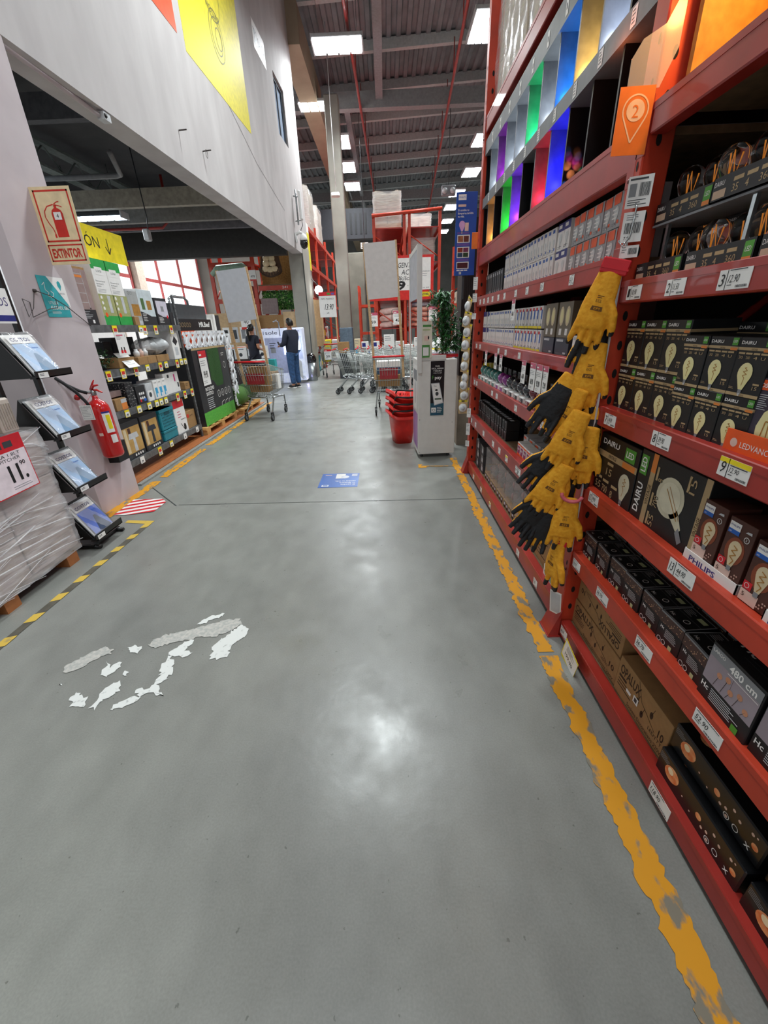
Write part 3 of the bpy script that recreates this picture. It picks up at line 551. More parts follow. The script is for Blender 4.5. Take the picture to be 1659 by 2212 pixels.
# ---- C5: small black garland boxes seen from above
spark = mat('warm sparkle print', 'e0b48a', .5, emit=None)
def garland(w=.105, h=.118, d=.1):
    b = MB(); b.box(0, 0, 0, w, d, h, blk, .0015); f = Fr(b, (0, 0, 0)); rr = random.Random(4)
    f.rect(0, h*.66, w, h*.28, mat('brown sparkle band', '4a332c', .5), 1).rect(0, h*.94, w, h*.05, gry, 1)
    for k in range(22): f.disc(rr.uniform(.03, .97)*w, rr.uniform(.66, .94)*h, .0016, spark, 2, n=5)
    f.text('Hc', w*.12, h*.5, h*.09, wht, 2, bold=.02).lines(w*.35, h*.55, w*.5, 6, h*.045, h*.014, lgry, 2).ring(w*.18, h*.14, h*.07, h*.016, wht, 2).ring(w*.38, h*.14, h*.07, h*.016, wht, 2).rect(w*.6, h*.06, w*.14, h*.14, mat('pale green label', 'b7c08f', .5), 2)
    t = Fr(b, (0, 0, h), (1, 0, 0), (0, 1, 0)); t.border(0, 0, w, d, .004, gry); t.line([(0, d*.5), (w, d*.5)], .001, gry, 2).lines(w*.1, d*.85, w*.35, 5, d*.06, .0015, lgry, 2).rect(w*.55, d*.68, w*.3, d*.16, MATS['pale green label'], 2).ring(w*.65, d*.3, .009, .002, wht, 2).text('Hc', w*.15, d*.12, .012, wht, 2)
    s = Fr(b, (w, 0, 0), (0, 1, 0)); s.lines(d*.15, h*.7, d*.6, 9, h*.06, h*.015, lgry, 1).rect(0, h*.8, d, h*.1, MATS['brown sparkle band']); return b
g = garland().build('garland_box', cat='box'); sp = []; lb = []
for i in range(7):
    y = 1.635-i*.111; sp.append((y, .492, .88+R.uniform(-.006, .006), R.uniform(-.06, .06))); lb.append('small black string light carton, front row, %s from the red upright' % TH[i])
    sp.append((y-.004, .492, 1.0, R.uniform(-.04, .04))); lb.append('small black string light carton, second row, %s from the upright' % TH[i])
for i in range(4): sp.append((1.6-i*.115, .492, 1.13, 0)); lb.append('small black string light carton deep in, %s from the upright' % TH[i])
sp.append((.87, .515, .885, -.25)); lb.append('tilted black string light carton leaning at the end of the row')
lay(g, sp, lb, 'small black string light cartons')
def box480():
    w, h, d = .175, .185, .13; b = MB(); b.box(0, 0, 0, w, d, h, blk, .002); f = Fr(b, (0, 0, 0)); li = mat('lilac photo print', 'a79aa2', .4, h2='8d8189', sc=7, soft=.3)
    f.rect(w*.02, h*.36, w*.96, h*.6, li, 1).rect(w*.02, h*.78, w*.96, h*.18, gry, 1.5).text('480 cm', w*.4, h*.8, h*.11, wht, 2, w=w*.5, bold=.02).text('LARGO', w*.05, h*.87, h*.05, wht, 2).line([(w*.4, h*.75), (w*.96, h*.75)], .0018, wht, 2)
    for x, y in ((.3, .6), (.55, .52), (.45, .66), (.7, .6), (.85, .48)): f.disc(w*x, h*y, .009, mat('peach bulbs print', 'c98d6b', .5), 2, n=10).line([(w*x, h*y), (w*x-.01, h*.38)], .0012, kraftd, 2)
    f.text('Hc', w*.05, h*.22, h*.09, wht, 2, bold=.02).lines(w*.25, h*.3, w*.6, 6, h*.035, h*.014, lgry, 2).rect(w*.74, h*.05, w*.12, h*.11, grn, 2)
    t = Fr(b, (0, 0, h), (1, 0, 0), (0, 1, 0)); t.text('Hc', w*.12, d*.4, .03, wht, 2, bold=.02).lines(w*.35, d*.7, w*.5, 6, .012, .003, dgry, 2); return b
lay(box480().build('garland_box', cat='box'), [(.86, .492, .862, -.03), (.68, .492, .862), (.5, .492, .862), (.85, .492, 1.02), (.66, .492, 1.02)], ['lilac fronted 480 cm string light box beside the tilted carton', 'second 480 cm string light box, cut by the photo edge', 'third 480 cm string light box beyond the photo edge', '480 cm string light box standing behind the lilac fronted one', '480 cm string light box behind, near the edge'], 'string light boxes marked 480 cm')
# ---- C6: kraft cartons, glossy black cartons
def opalux(w, h, flip):
    b = MB(); b.box(0, 0, 0, w, .34, h, kraft, .002); k = -1 if flip else 1
    f = Fr(b, (w, 0, h) if flip else (0, 0, 0), (-1, 0, 0) if flip else (1, 0, 0), (0, 0, -1) if flip else (0, 0, 1)); f.n = Vector((0, -1, 0))
    f.text('OPALUX', w*.05, h*.62, h*.24, kraftd, 1, w=w*.42, bold=.02).rect(w*.05, h*.5, w*.16, h*.07, kraftd, 1).lines(w*.05, h*.42, w*.3, 3, h*.08, h*.025, kraftd, 1).text('Sockets Decorativos 220V', w*.3, h*.06, h*.1, kraftd, 1, w=w*.66)
    f.text('10', w*.85, h*.36, h*.2, kraftd, 1, w=w*.09, bold=.02).text('LEDTTT', w*.7, h*.24, h*.09, kraftd, 1).line([(w*.4, h*.98), (w*.52, h*.6), (w*.62, h*.52), (w*.8, h*.36)], .0025, kraftd, 1)
    for x, y in ((.45, .5), (.56, .34), (.7, .62)): f.disc(w*x, h*y, h*.05, kraftd, 1, h*.09).line([(w*x, h*y), (w*x+.01, h*y+h*.22)], .002, kraftd, 1)
    t = Fr(b, (0, 0, h), (1, 0, 0), (0, 1, 0)); t.line([(0, .17), (w, .17)], .03, mat('packing tape', 'b58f5e', .3), 1).text('OPALUX', w*.45, .1, .04, kraftd, 2, w=w*.45, bold=.02)
    e = Fr(b, (w, 0, 0), (0, 1, 0)); e.rect(.06, h*.4, .12, h*.2, kraftd, 1); return b
place(opalux(.42, .132, False).build('kraft_carton', label='lower brown socket carton beside the upright on the bottom shelf', cat='carton'), 1.66, .094, .9)
place(opalux(.40, .125, True).build('kraft_carton', label='upper brown socket carton lying upside down on another', cat='carton'), 1.655, .228, .905)
place(opalux(.32, .17, False).build('kraft_carton', label='brown socket carton with white stickers beside the glossy black boxes', cat='carton'), 1.235, .094, .895)
b = MB(); f = Fr(b, (0, 0, 0)); f.rect(0, 0, .03, .014, wht).rect(.045, .0, .03, .03, wht).rect(.052, .006, .016, .018, dgry, 2); place(b.build('sticker', label='white sticker pair on the near brown carton', cat='sticker'), 1.16, .155, .8945)
ember = mat('ember print', 'e0682a', .5, h2='f7c08a', sc=30, soft=.2)
def glossy(w=.345, h=.1, seed=2):
    b = MB(); b.box(0, 0, 0, w, .3, h, mat('glossy black carton', '0e1013', .32, coat=.15), .004); f = Fr(b, (0, 0, 0)); rr = random.Random(seed)
    f.disc(w*.2, h*.55, h*.32, ember, 1, h*.26, n=18, rot=.4).disc(w*.18, h*.62, h*.12, mat('glow core', 'ffe2b8', .4), 2)
    for k in range(9): f.disc(w*rr.uniform(.3, .95), h*rr.uniform(.15, .85), rr.choice((.003, .005)), mat('soft glow dots', 'd9b8a6', .4), 1, n=8)
    f.disc(w*.55, h*.55, .011, ember, 1).disc(w*.93, h*.5, .01, ember, 1).ring(w*.68, h*.28, .009, .002, wht, 2).ring(w*.77, h*.28, .009, .002, wht, 2).text('X', w*.86, h*.2, .014, wht, 2, bold=.03).lines(w*.02, h*.85, w*.14, 4, h*.06, .002, gry, 1)
    t = Fr(b, (0, 0, h), (1, 0, 0), (0, 1, 0)); t.disc(w*.2, .06, .03, ember, 1).lines(w*.5, .2, w*.3, 3, .02, .003, dgry); return b
lay(glossy().build('glossy_carton', cat='carton'), [(.905, .094, .868), (.91, .197, .895), (.545, .094, .866), (.55, .197, .9)], ['glossy black glowing bulb carton, lowest beside the brown carton', 'glossy black glowing bulb carton stacked on top', 'near glossy black carton at the photo corner', 'upper near glossy black carton at the photo corner'], 'glossy black glowing bulb cartons')
# ---- C2: trays of clear vintage bulbs, two tiers
amb = mat('amber filament glow', 'd98a3a', .3, emit='ff9a3a', es=.3)
def vbulb(tall=False):
    r = empty('display_bulb', (0, 0, 0), 0, cat='bulb'); k = 1.5 if tall else 1
    b = MB(); b.lathe([(.012, .0), (.014, .012), (.028, .035*k), (.036, .06*k), (.033, .085*k), (.018, .101*k), (.001, .105*k)], bulbg, n=20); b.build('glass', r)
    b = MB(); b.tube([(-.012, 0, .08*k), (-.006, 0, .03*k), (0, .006, .085*k), (.006, 0, .03*k), (.012, 0, .08*k)], .0016, amb, 5); b.build('filament', r)
    b = MB(); b.lathe([(.005, -.02), (.013, -.012), (.013, .006)], steel, n=12); b.build('screw_base', r); return r
def dtray(w, h=.055):
    b = MB(); b.box(0, 0, 0, w, .003, h, blk); b.box(0, 0, 0, .003, .2, h, blk); b.box(w-.003, 0, 0, w, .2, h, blk); b.box(0, 0, 0, w, .2, .003, blk); f = Fr(b, (0, 0, 0))
    f.text('DAIRU', .008, h*.62, h*.2, wht, 1, w=w*.14).rect(.008, h*.12, w*.18, h*.34, mat('pale carton label', 'c7a98e', .5), 1).rect(w-.035, h*.1, .028, h*.8, grn, 1).text('LED', w-.021, h*.5, h*.2, wht, 2, al='c', w=.018).rect(w-.035, h*.1, .028, h*.2, orng, 2)
    for i, t in enumerate(('35', '4', '360')): f.rect(w*(.3+.17*i), h*.6, w*.13, h*.16, tan, 1).text(t, w*(.3+.17*i), h*.2, h*.3, tan, 1)
    return b
z = 1.584
lay(dtray(.25).build('display_tray', cat='tray'), [(1.64, z, .875, -.02), (1.38, z, .872), (1.12, z, .872), (1.63, z+.165, .9, .02), (1.37, z+.165, .895), (1.11, z+.165, .895)], ['black bulb display tray on the red beam, nearest the upright', 'black bulb display tray on the red beam, second from the upright', 'black bulb display tray on the red beam, third from the upright', 'black bulb display tray on the riser, nearest the upright', 'black bulb display tray on the riser, second from the upright', 'black bulb display tray on the riser, third from the upright'], 'black trays of clear bulbs')
b = MB(); b.box(0, 0, 0, .78, .3, .006, gry); b.box(.0, .28, -.16, .78, .286, 0, dgry); b.box(.06, .01, -.158, .072, .02, 0, steel); b.box(.4, .01, -.158, .412, .02, 0, steel); b.box(.74, .01, -.158, .752, .02, 0, steel)
place(b.build('riser_shelf', label='thin grey riser shelf carrying the upper bulb trays', cat='shelf'), 1.635, z+.158, .9)
vb = vbulb(); sp = []; lb = []
for t in range(2):
    for i in range(7): sp.append((1.56-i*.085, z+.032+t*.166, .95+.02*(i % 2))); lb.append('clear vintage bulb standing in the %s black tray row, %s from the upright' % (('lower', 'upper')[t], TH[i]))
for i, (s_, l_) in enumerate(zip(sp, lb)):
    o = vb if i == 0 else dup(vb); o.location = (s_[2], s_[0], s_[1]); tag(o, label=l_, group='clear vintage bulbs in trays')
def blister():
    r = empty('blister_pack', (0, 0, 0), 0, cat='blister pack'); b = MB(); b.box(0, .03, 0, .085, .034, .15, blk); f = Fr(b, (0, .03, 0)); f.text('DAIRU', .005, .135, .008, wht, 1).rect(.058, .125, .02, .02, grn, 1).rect(0, .12, .055, .006, tan, 1).lines(.005, .11, .06, 3, .008, .002, tan); b.build('backing_card', r)
    b = MB(); b.lathe([(.032, 0), (.034, .02), (.026, .07), (.012, .11), (.002, .12)], bulbg, (.042, .028, .004), 14); b.build('bubble', r); b = MB(); b.tube([(.03, .026, .02), (.042, .026, .08), (.054, .026, .02)], .0018, amb, 5); b.build('filament', r); return r
lay(blister(), [(1.60, z+.004, 1.0, .2), (1.47, z+.004, 1.0, .1), (1.33, z+.004, 1.0, .15), (1.2, z+.004, 1.0, .1), (1.5, z+.17, 1.0, .4), (1.3, z+.17, 1.0, .5)], ['clear teardrop blister on black card behind the lower tray, %s from the upright' % TH[i] for i in range(4)]+['tilted black blister pack above the riser, %s' % s for s in ('nearest the upright', 'second from the upright')], 'teardrop blister packs')
# ---- C1: amber lit globe bay
goldm = mat('gold lit board', 'c79448', .55, h2='a06f30', sc=30, soft=.3)
r = empty('display_cabinet', (0, 0, 0), 0, label='open plywood display bay lit amber by a large globe bulb', cat='display')
b = MB(); b.box(.9, 1.6, 2.075, 1.6, 1.62, 2.85, goldm); b.build('side_panel', r); b = MB(); b.box(1.58, .8, 2.075, 1.6, 1.6, 2.85, goldm); b.build('back_panel', r); b = MB(); b.box(.9, .8, 2.83, 1.6, 1.62, 2.85, goldm); b.build('top_panel', r)
r = empty('globe_bulb', (1.05, 1.34, 2.24), 0, label='large glowing amber globe bulb in the plywood display bay', cat='bulb')
b = MB(); b.lathe([(.02, -.2), (.03, -.16)]+[(.13*math.sin(PI*k/14), -.13*math.cos(PI*k/14)) for k in range(2, 15)], mat('amber glass glow', 'ffb347', .2, emit='ffa630', es=2.6), n=24); b.build('glass', r); b = MB(); b.lathe([(.021, -.24), (.021, -.185)], steel, n=12); b.build('screw_base', r); b = MB(); b.tube([(0, 0, .13), (0, 0, .55)], .012, dgry, 8); b.build('stem', r)
def plight(loc, e, c, rad=.03):
    la = bpy.data.lights.new('bulb light', 'POINT'); la.energy = e; la.color = c; la.shadow_soft_size = rad; lo = bpy.data.objects.new('bulb_light', la); COL.objects.link(lo); lo.location = loc
plight((.93, 1.36, 2.35), 7, (1, .5, .12)); plight((.8, 1.95, 2.3), .6, (1, .2, .05))
# ================================================================ far bay of the rack
def slim(w, h, d, base, acc, pic=None, band=None, seed=1):
    b = MB(); b.box(0, 0, 0, w, d, h, base, .001); f = Fr(b, (0, 0, 0)); rr = random.Random(seed)
    if band: f.rect(0, h*.7, w, h*.3, band, 1)
    f.rect(w*.1, h*.8, w*.5, h*.13, acc, 2)
    if pic: bulb_print(f, w*.5, h*.45, w*.24, 2, pic, fil=False)
    f.lines(w*.12, h*.14, w*.7, 2, h*.06, h*.02, gry, 2).rect(w*.66, h*.12, w*.2, h*.1, rr.choice([acc, redp, gry]), 2)
    t = Fr(b, (0, 0, h), (1, 0, 0), (0, 1, 0)); t.rect(w*.1, d*.3, w*.8, d*.3, lgry, 1); return b
plc = mat('milky bulb print', 'cfd3d2', .4)
def row(proto, y0, y1, z, n, lab, group, x=.9, jit=.006, tiers=1, th=0, gap=.001, deep=0):
    st = (y0-y1)/n; k = 0
    for t in range(tiers):
        for i in range(n):
            o = proto if k == 0 else dup(proto); k += 1
            place(o, y0-i*st, z+t*th, x+R.uniform(0, jit), -PI/2+R.uniform(-.03, .03))
            tr = '' if tiers == 1 else (', lower tier', ', upper tier', ', top tier')[t] if tiers == 3 else (', lower tier', ', upper tier')[t]
            tag(o, label='%s, %s from far end%s' % (lab, TH[i], tr), group=group)
pl = mat('lilac print', '6a55a0', .5)
z = 1.673
row(slim(.05, .17, .12, dgry, lgry).build('accessory_pack', cat='box'), 4.13, 3.56, z, 9, 'dark grey accessory pack, top goods shelf', 'dark accessory packs, top goods shelf')
row(slim(.055, .118, .12, wht, blu, plc).build('bulb_box', cat='box'), 3.52, 2.53, z, 17, 'slim white bulb box with blue corner, top goods shelf', 'slim white bulb boxes, top goods shelf', tiers=2, th=.12)
row(slim(.075, .12, .12, wht, wht, plc, nav).build('bulb_box', cat='box'), 2.51, 2.35, z, 2, 'navy topped white bulb box, top goods shelf', 'navy topped bulb boxes', tiers=2, th=.122)
b = slim(.076, .115, .13, mat('cool grey carton', 'a3a2a4', .4), org2, plc); f = Fr(b, (0, 0, 0)); f.rect(.012, .078, .05, .034, org2, 3).lines(.01, .06, .05, 3, .014, .005, wht, 3); s = Fr(b, (.076, 0, 0), (0, 1, 0)); s.rect(.0, .078, .06, .034, org2)
row(b.build('bulb_box', cat='box'), 2.32, 1.80, z, 7, 'grey bulb box with orange corner, top goods shelf', 'grey and orange bulb boxes', tiers=2, th=.118)
z = 1.303
row(slim(.06, .125, .12, wht, nav, None, nav).build('bulb_box', cat='box'), 4.13, 3.93, z, 3, 'navy striped white box, middle goods shelf', 'navy striped boxes', tiers=2, th=.127)
row(slim(.046, .12, .12, wht, blu, plc, seed=3).build('bulb_box', cat='box'), 3.92, 3.14, z, 16, 'narrow white bulb box, middle goods shelf', 'narrow white bulb boxes, middle goods shelf', tiers=2, th=.127)
b = slim(.06, .12, .12, wht, redp, plc, seed=5); Fr(b, (0, 0, 0)).rect(0, 0, .06, .014, yel, 3).rect(.035, .05, .018, .05, blu, 3)
row(b.build('bulb_box', cat='box'), 3.12, 2.58, z, 8, 'white bulb box with yellow base line, middle goods shelf', 'yellow lined white bulb boxes', tiers=2, th=.127)
olv = mat('olive brown carton', '6d6350', .45); vio = mat('dark violet carton', '2c2d3a', .35)
row(slim(.17, .085, .14, vio, lgry).build('bulb_box', cat='box'), 2.55, 2.17, z, 2, 'dark blue gift style bulb box under the brown twin box', 'dark blue boxes, middle goods shelf')
b = MB(); b.box(0, 0, 0, .17, .14, .165, olv, .001); f = Fr(b, (0, 0, 0))
for xx in (.045, .12): f.disc(xx, .1, .028, cream, 1, .045).disc(xx, .1, .017, bulby, 2, .032).rect(xx-.015, .012, .03, .03, wht, 1)
row(b.build('bulb_box', cat='box'), 2.55, 2.17, z+.087, 2, 'brown twin bulb box, middle goods shelf', 'brown twin bulb boxes')
b = MB(); b.box(0, 0, 0, .15, .14, .14, brown, .001); f = Fr(b, (0, 0, 0)); f.rect(.02, .08, .025, .03, wht).lines(.05, .12, .07, 4, .02, .004, gry).rect(.06, .01, .07, .012, redp)
row(b.build('bulb_box', cat='box'), 2.12, 1.80, z+.1, 2, 'dark brown wide box behind the gloves', 'dark brown wide boxes', x=.93)
row(slim(.1, .1, .12, wht, lgry, plc).build('bulb_box', cat='box'), 2.14, 1.80, z, 3, 'pale photo fronted box behind the top glove', 'pale boxes behind the gloves')
# coloured globe bulbs in their cartons
z = .988
def gbulb(col, name):
    r = empty('globe_bulb', (0, 0, 0), -PI/2, cat='bulb'); b = MB(); m = mat(name, col, .06, coat=1, var=.02)
    b.lathe([(.001, .125)]+[(.038*math.sin(PI*k/12), .086+.038*math.cos(PI*k/12)) for k in range(1, 10)]+[(.015, .045)], m, n=18); b.build('globe', r)
    b = MB(); b.lathe([(.014, .02), (.014, .046), (.006, .05)], steel, n=12); b.build('screw_base', r)
    b = MB(); w = .088; cm = mat('carton '+name, {'m': col}.get('x', col), .5); b.box(-w/2, -.045, 0, w/2, .045, .038, wht); f = Fr(b, (-w/2, -.045, 0)); f.rect(.004, .003, w-.008, .03, cm, 1).lines(.01, .026, .05, 3, .007, .003, wht, 2); b.build('carton', r)
    b = MB(); b.box(-.04, .05, .0, .04, .052, .15, glassc); b.build('clear_sleeve', r); return r
seq = [('2f6f66', 'teal', 5), ('8a2a86', 'purple', 2), ('2b2d33', 'smoke black', 4), ('6d1826', 'ruby red', 4), ('3c5aa0', 'blue', 1)]
i = 0; y = 3.98
for col, nm, n in seq:
    p = gbulb(col, nm+' glass')
    for k in range(n):
        o = p if k == 0 else dup(p); o.location = (.905, y, z); y -= .128; tag(o, label='%s globe bulb in its open carton, %s of its colour from the far end' % (nm, TH[k]), group=nm+' globe bulbs')
b = MB(); b.box(0, 0, 0, .1, .1, .13, yel); Fr(b, (0, 0, 0)).lines(.01, .1, .07, 3, .02, .006, blk); place(b.build('bulb_box', label='yellow box at the far end of the globe bulb shelf', cat='box'), 4.15, z, .93)
# lower shelves
z = .628
b = slim(.06, .075, .1, blk, gry); bk = b.build('spot_box', cat='box')
row(bk, 4.12, 3.1, z, 14, 'small black spotlight box on the lower shelf', 'small black spotlight boxes, front', x=.9, tiers=2, th=.077)
row(dup(bk), 4.1, 3.0, z, 12, 'small black spotlight box set deeper in the lower shelf', 'small black spotlight boxes, back', x=1.06, tiers=2, th=.077)
b = MB(); b.box(0, 0, 0, .36, .3, .003, kraft); b.box(0, 0, 0, .36, .004, .09, kraft); b.box(0, .3, 0, .36, .304, .13, kraft); b.box(0, 0, 0, .004, .3, .12, kraft); b.box(.356, 0, 0, .36, .3, .12, kraft)
b.add([(0, .3, .13), (.36, .3, .13), (.36, .2, .2), (0, .2, .2)], [(0, 1, 2, 3)], kraft); b.add([(0, 0, .12), (0, .3, .12), (-.07, .3, .17), (-.07, 0, .15)], [(0, 1, 2, 3)], kraft); b.add([(.36, 0, .12), (.36, .3, .12), (.42, .3, .16), (.42, 0, .16)], [(0, 1, 2, 3)], kraft)
place(b.build('open_carton', label='open kraft carton with raised flaps on the lower shelf', cat='carton'), 3.0, z, 1.03)
row(slim(.1, .105, .3, mat('pale grey carton', 'b5b4b3', .5), org2, plc).build('bulb_box', cat='box'), 2.9, 2.05, z, 7, 'grey topped orange edged bulb box, lower shelf', 'grey topped bulb boxes', x=.97)
mg = mat('magenta dark print', '8c2b5c', .5)
b = MB(); b.box(0, 0, 0, .062, .07, .095, wht, .001); f = Fr(b, (0, 0, 0)); f.rect(0, .0, .062, .02, org2).rect(.006, .02, .05, .05, mg, 2).rect(.0, .075, .062, .012, org2).text('LED', .01, .045, .012, wht, 3, w=.04, bold=.02)
row(b.build('bulb_box', cat='box'), 2.76, 1.78, z, 14, 'small orange and magenta bulb box, lower shelf', 'small orange and magenta bulb boxes', x=.885)
z = .133
b = MB(); b.box(0, 0, 0, .17, .2, .085, mat('charcoal carton', '4b4a4c', .45), .001); f = Fr(b, (0, 0, 0)); f.rect(.02, .03, .05, .035, blk).rect(.09, .02, .06, .04, lgry).lines(.09, .075, .06, 2, .012, .004, wht)
row(b.build('lamp_box', cat='box'), 4.13, 3.74, z, 2, 'charcoal lamp box, bottom shelf', 'charcoal lamp boxes', tiers=3, th=.088)
clr = mat('clear display box', 'cfcac8', .1, alpha=.38, coat=.6, var=.1); rose = mat('rose bulb glass', 'b9807c', .25, h2='d7a8a0', sc=25)
r = empty('display_box', (0, 0, 0), 0, cat='box'); b = MB(); b.box(0, 0, .0, .21, .22, .3, clr); b.build('clear_cover', r)
b = MB(); b.box(0, -.002, 0, .21, .2, .07, tan); b.box(.0, .12, .07, .21, .2, .2, dgry); f = Fr(b, (0, -.002, 0))
for k in range(3): f.rect(.01+.067*k, .008, .055, .05, blk, 1).rect(.02+.067*k, .03, .03, .02, lgry, 2)
f = Fr(b, (0, .12, 0)); f.rect(.01, .09, .08, .09, olv, 1).rect(.12, .1, .08, .08, blk, 1).rect(.13, .13, .03, .03, wht, 2); b.build('carton_insert', r)
for k, (xx, zz, m_) in enumerate(((.05, .2, rose), (.15, .22, rose), (.1, .11, rose), (.17, .11, gry), (.04, .1, rose))): b = MB(); b.lathe([(.001, .035)]+[(.03*math.sin(PI*q/8), .03*math.cos(PI*q/8)) for q in range(1, 7)]+[(.011, -.045)], m_, (xx, .07, zz), 12); b.build('bulb', r)
for k in range(6):
    o = r if k == 0 else dup(r); place(o, 3.66-k*.222, z, .9); tag(o, label='clear lidded box of rosy bulbs on the bottom shelf, %s from the far end' % TH[k], group='clear lidded boxes of rosy bulbs')
b = MB(); b.box(0, 0, 0, .3, .22, .17, kraft, .002); Fr(b, (0, 0, 0)).lines(.03, .14, .24, 5, .025, .006, kraftd); Fr(b, (.3, 0, 0), (0, 1, 0)).lines(.03, .14, .16, 6, .02, .005, kraftd); place(b.build('kraft_carton', label='brown carton on the bottom shelf under a black lidded box', cat='carton'), 2.33, z, .905)
b = MB(); b.box(0, 0, 0, .28, .2, .1, MATS['charcoal carton'], .002); f = Fr(b, (.28, 0, 0), (0, 1, 0)); f.rect(.02, .02, .16, .05, blk); [f.ring(.05+.05*k, .045, .012, .003, wht, 2) for k in range(3)]; place(b.build('lamp_box', label='charcoal box with three round icons on the brown carton', cat='box'), 2.32, z+.172, .91)
b = MB(); b.box(0, 0, 0, .22, .28, .07, wht, .002); f = Fr(b, (0, 0, .07), (1, 0, 0), (0, 1, 0)); f.rect(.1, .04, .1, .1, lgry, 1); te = mat('teal tube print', '4fa3a3', .4)
f.poly([(.015, .02), (.055, .01), (.2, .05), (.21, .09), (.17, .1), (.03, .06)], te, 1); g = Fr(b, (0, 0, 0)); g.poly([(.01, .03), (.03, .012), (.19, .012), (.21, .03), (.19, .055), (.03, .055)], te, 1).disc(.12, .03, .006, nav, 2)
place(b.build('lamp_box', label='white box with teal tube picture at the near end of the bottom shelf', cat='box'), 2.02, z, .875)
b = MB(); b.box(0, 0, 0, .1, .08, .02, lgry); place(b.build('blister_pack', label='clear scrap of packaging lying on the white teal box', cat='packaging'), 1.95, z+.071, .96, -PI/2+.4)
# price labels and hanging cards on the far bay
tickets([(y, 1.615, .05, .04, p, n, None, 'price label on the upper beam of the far bay, %s from the gloves' % TH[i]) for i, (y, p, n) in enumerate(((2.12, '12.90', '6'), (2.5, '9.90', 'B'), (2.75, '7.90', None), (2.98, '7.90', None), (3.25, '8.50', None), (3.42, '5.90', None), (3.6, '5.90', None), (3.75, '5.90', None), (3.9, '4.90', None), (4.05, '4.90', None)))]
 + [(y, 1.257, .05, .038, p, None, None, 'price label on the second beam of the far bay, %s from the gloves' % TH[i]) for i, (y, p) in enumerate(((2.78, '9.90'), (3.1, '9.90'), (3.3, '9.90'), (3.95, '6.90'), (4.1, '6.90')))]
 + [(y, .935, .055, .04, p, None, None, 'price label on the third beam of the far bay, %s from the gloves' % TH[i]) for i, (y, p) in enumerate(((2.25, '19.90'), (2.75, '19.90'), (3.25, '12.90'), (3.4, '12.90'), (4.0, '9.90'), (4.1, '9.90')))]
 + [(y, .558, .06, .045, p, None, (yel if i == 3 else None), 'price label on the fourth beam of the far bay, %s from the gloves' % TH[i]) for i, (y, p) in enumerate(((2.12, '9.90'), (2.55, '8.90'), (2.6, '8.90'), (2.85, '6.90'), (3.05, '6.90'), (3.25, '6.90'), (3.6, '5.90'), (3.95, '5.90'), (4.15, '5.90')))]
 + [(y, .045, .06, .045, p, None, (yel if i == 2 else None), 'price label on the lowest beam of the far bay, %s from the gloves' % TH[i]) for i, (y, p) in enumerate(((2.05, '7.90'), (2.4, '15.90'), (3.2, '15.90'), (3.55, '15.90'), (3.9, '12.90')))], 'labels on the far rack bay')
pkb = mat('pink card band', 'c85a72', .4)
def card(w, h, price, big=True, head=redp, logo=True):
    b = MB(); b.box(0, -.001, 0, w, .001, h, wht); f = Fr(b, (0, -.001, 0)); f.rect(0, h*.8, w, h*.2, head, 1).text(price, w*.5, h*.22, h*.2, blk, 2, al='c', w=w*.55, bold=.02).lines(w*.1, h*.7, w*.8, 3, h*.06, h*.015, gry, 1).lines(w*.1, h*.12, w*.5, 2, h*.05, h*.015, gry, 1).rect(w*.08, h*.86, w*.3, h*.05, wht, 2)
    if logo: f.border(w*.08, h*.5, w*.12, h*.14, w*.02, gry, 2)
    return b
for (y, w, h, p, lb) in ((2.62, .075, .13, '60', 'hanging price card marked 60 below the second beam'), (2.46, .09, .145, '60.90', 'hanging price card marked 60.90 beside the 92 card'), (2.355, .09, .145, '92.90', 'hanging price card marked 92.90 nearest the gloves'), (2.25, .07, .14, '72.90', 'hanging price card half hidden behind the gloves'), (3.15, .07, .11, '80', 'pair of far price cards, nearer one'), (3.3, .07, .11, '80', 'pair of far price cards, farther one'), (3.62, .07, .11, '60', 'farthest hanging price card above the teal bulbs'), (2.95, .07, .12, '68', 'pale price card hanging from the upper beam')):
    z = 1.25-h+.01 if p != '68' else 1.60-.12; place(card(w, h, p, head=pkb).build('price_card', label=lb, cat='price card', group='hanging price cards on the far bay'), y, z, RX-.02)
# ---- illuminated display cabinet
bd = mat('silver grey panel', '6a6d72', .3, h2='54575c', sc=24, soft=.3); edge = mat('rail grey', '6d7073', .45)
r = empty('display_cabinet', (0, 0, 0), 0, label='two tier cabinet of coloured light demonstration cells under the roof of the rack', cat='display')
ys = [4.18-.23*k if k else 4.18 for k in range(11)]; ys = [4.185, 4.04, 3.81, 3.58, 3.35, 3.12, 2.89, 2.66, 2.43, 2.20, 1.97, 1.745]
low = ['k', 'orange', 'k', 'green', 'violet', 'k', 'red', 'blue', 'multi', 'k', 'k']; up = ['k', 'white', 'purple', 'white', 'white', 'green', 'white', 'sky', 'gold', 'cool', 'k']
LC = dict(orange=(1, .38, .06), green=(.02, 1, .05), violet=(.22, .03, 1), red=(1, .02, .06), blue=(.01, .01, 1), white=(.8, .9, 1), purple=(.45, .02, .75), sky=(.02, .25, 1), gold=(1, .55, .12), cool=(.7, .8, 1)); LC['green2'] = (.02, 1, .3)
LW = dict(orange=1.0, green=1.0, violet=1.5, red=.9, blue=2.2, white=.55, purple=.7, sky=1.1, gold=1.3, cool=.7)
blkp = mat('black painted panel', '0c0c0e', .35)
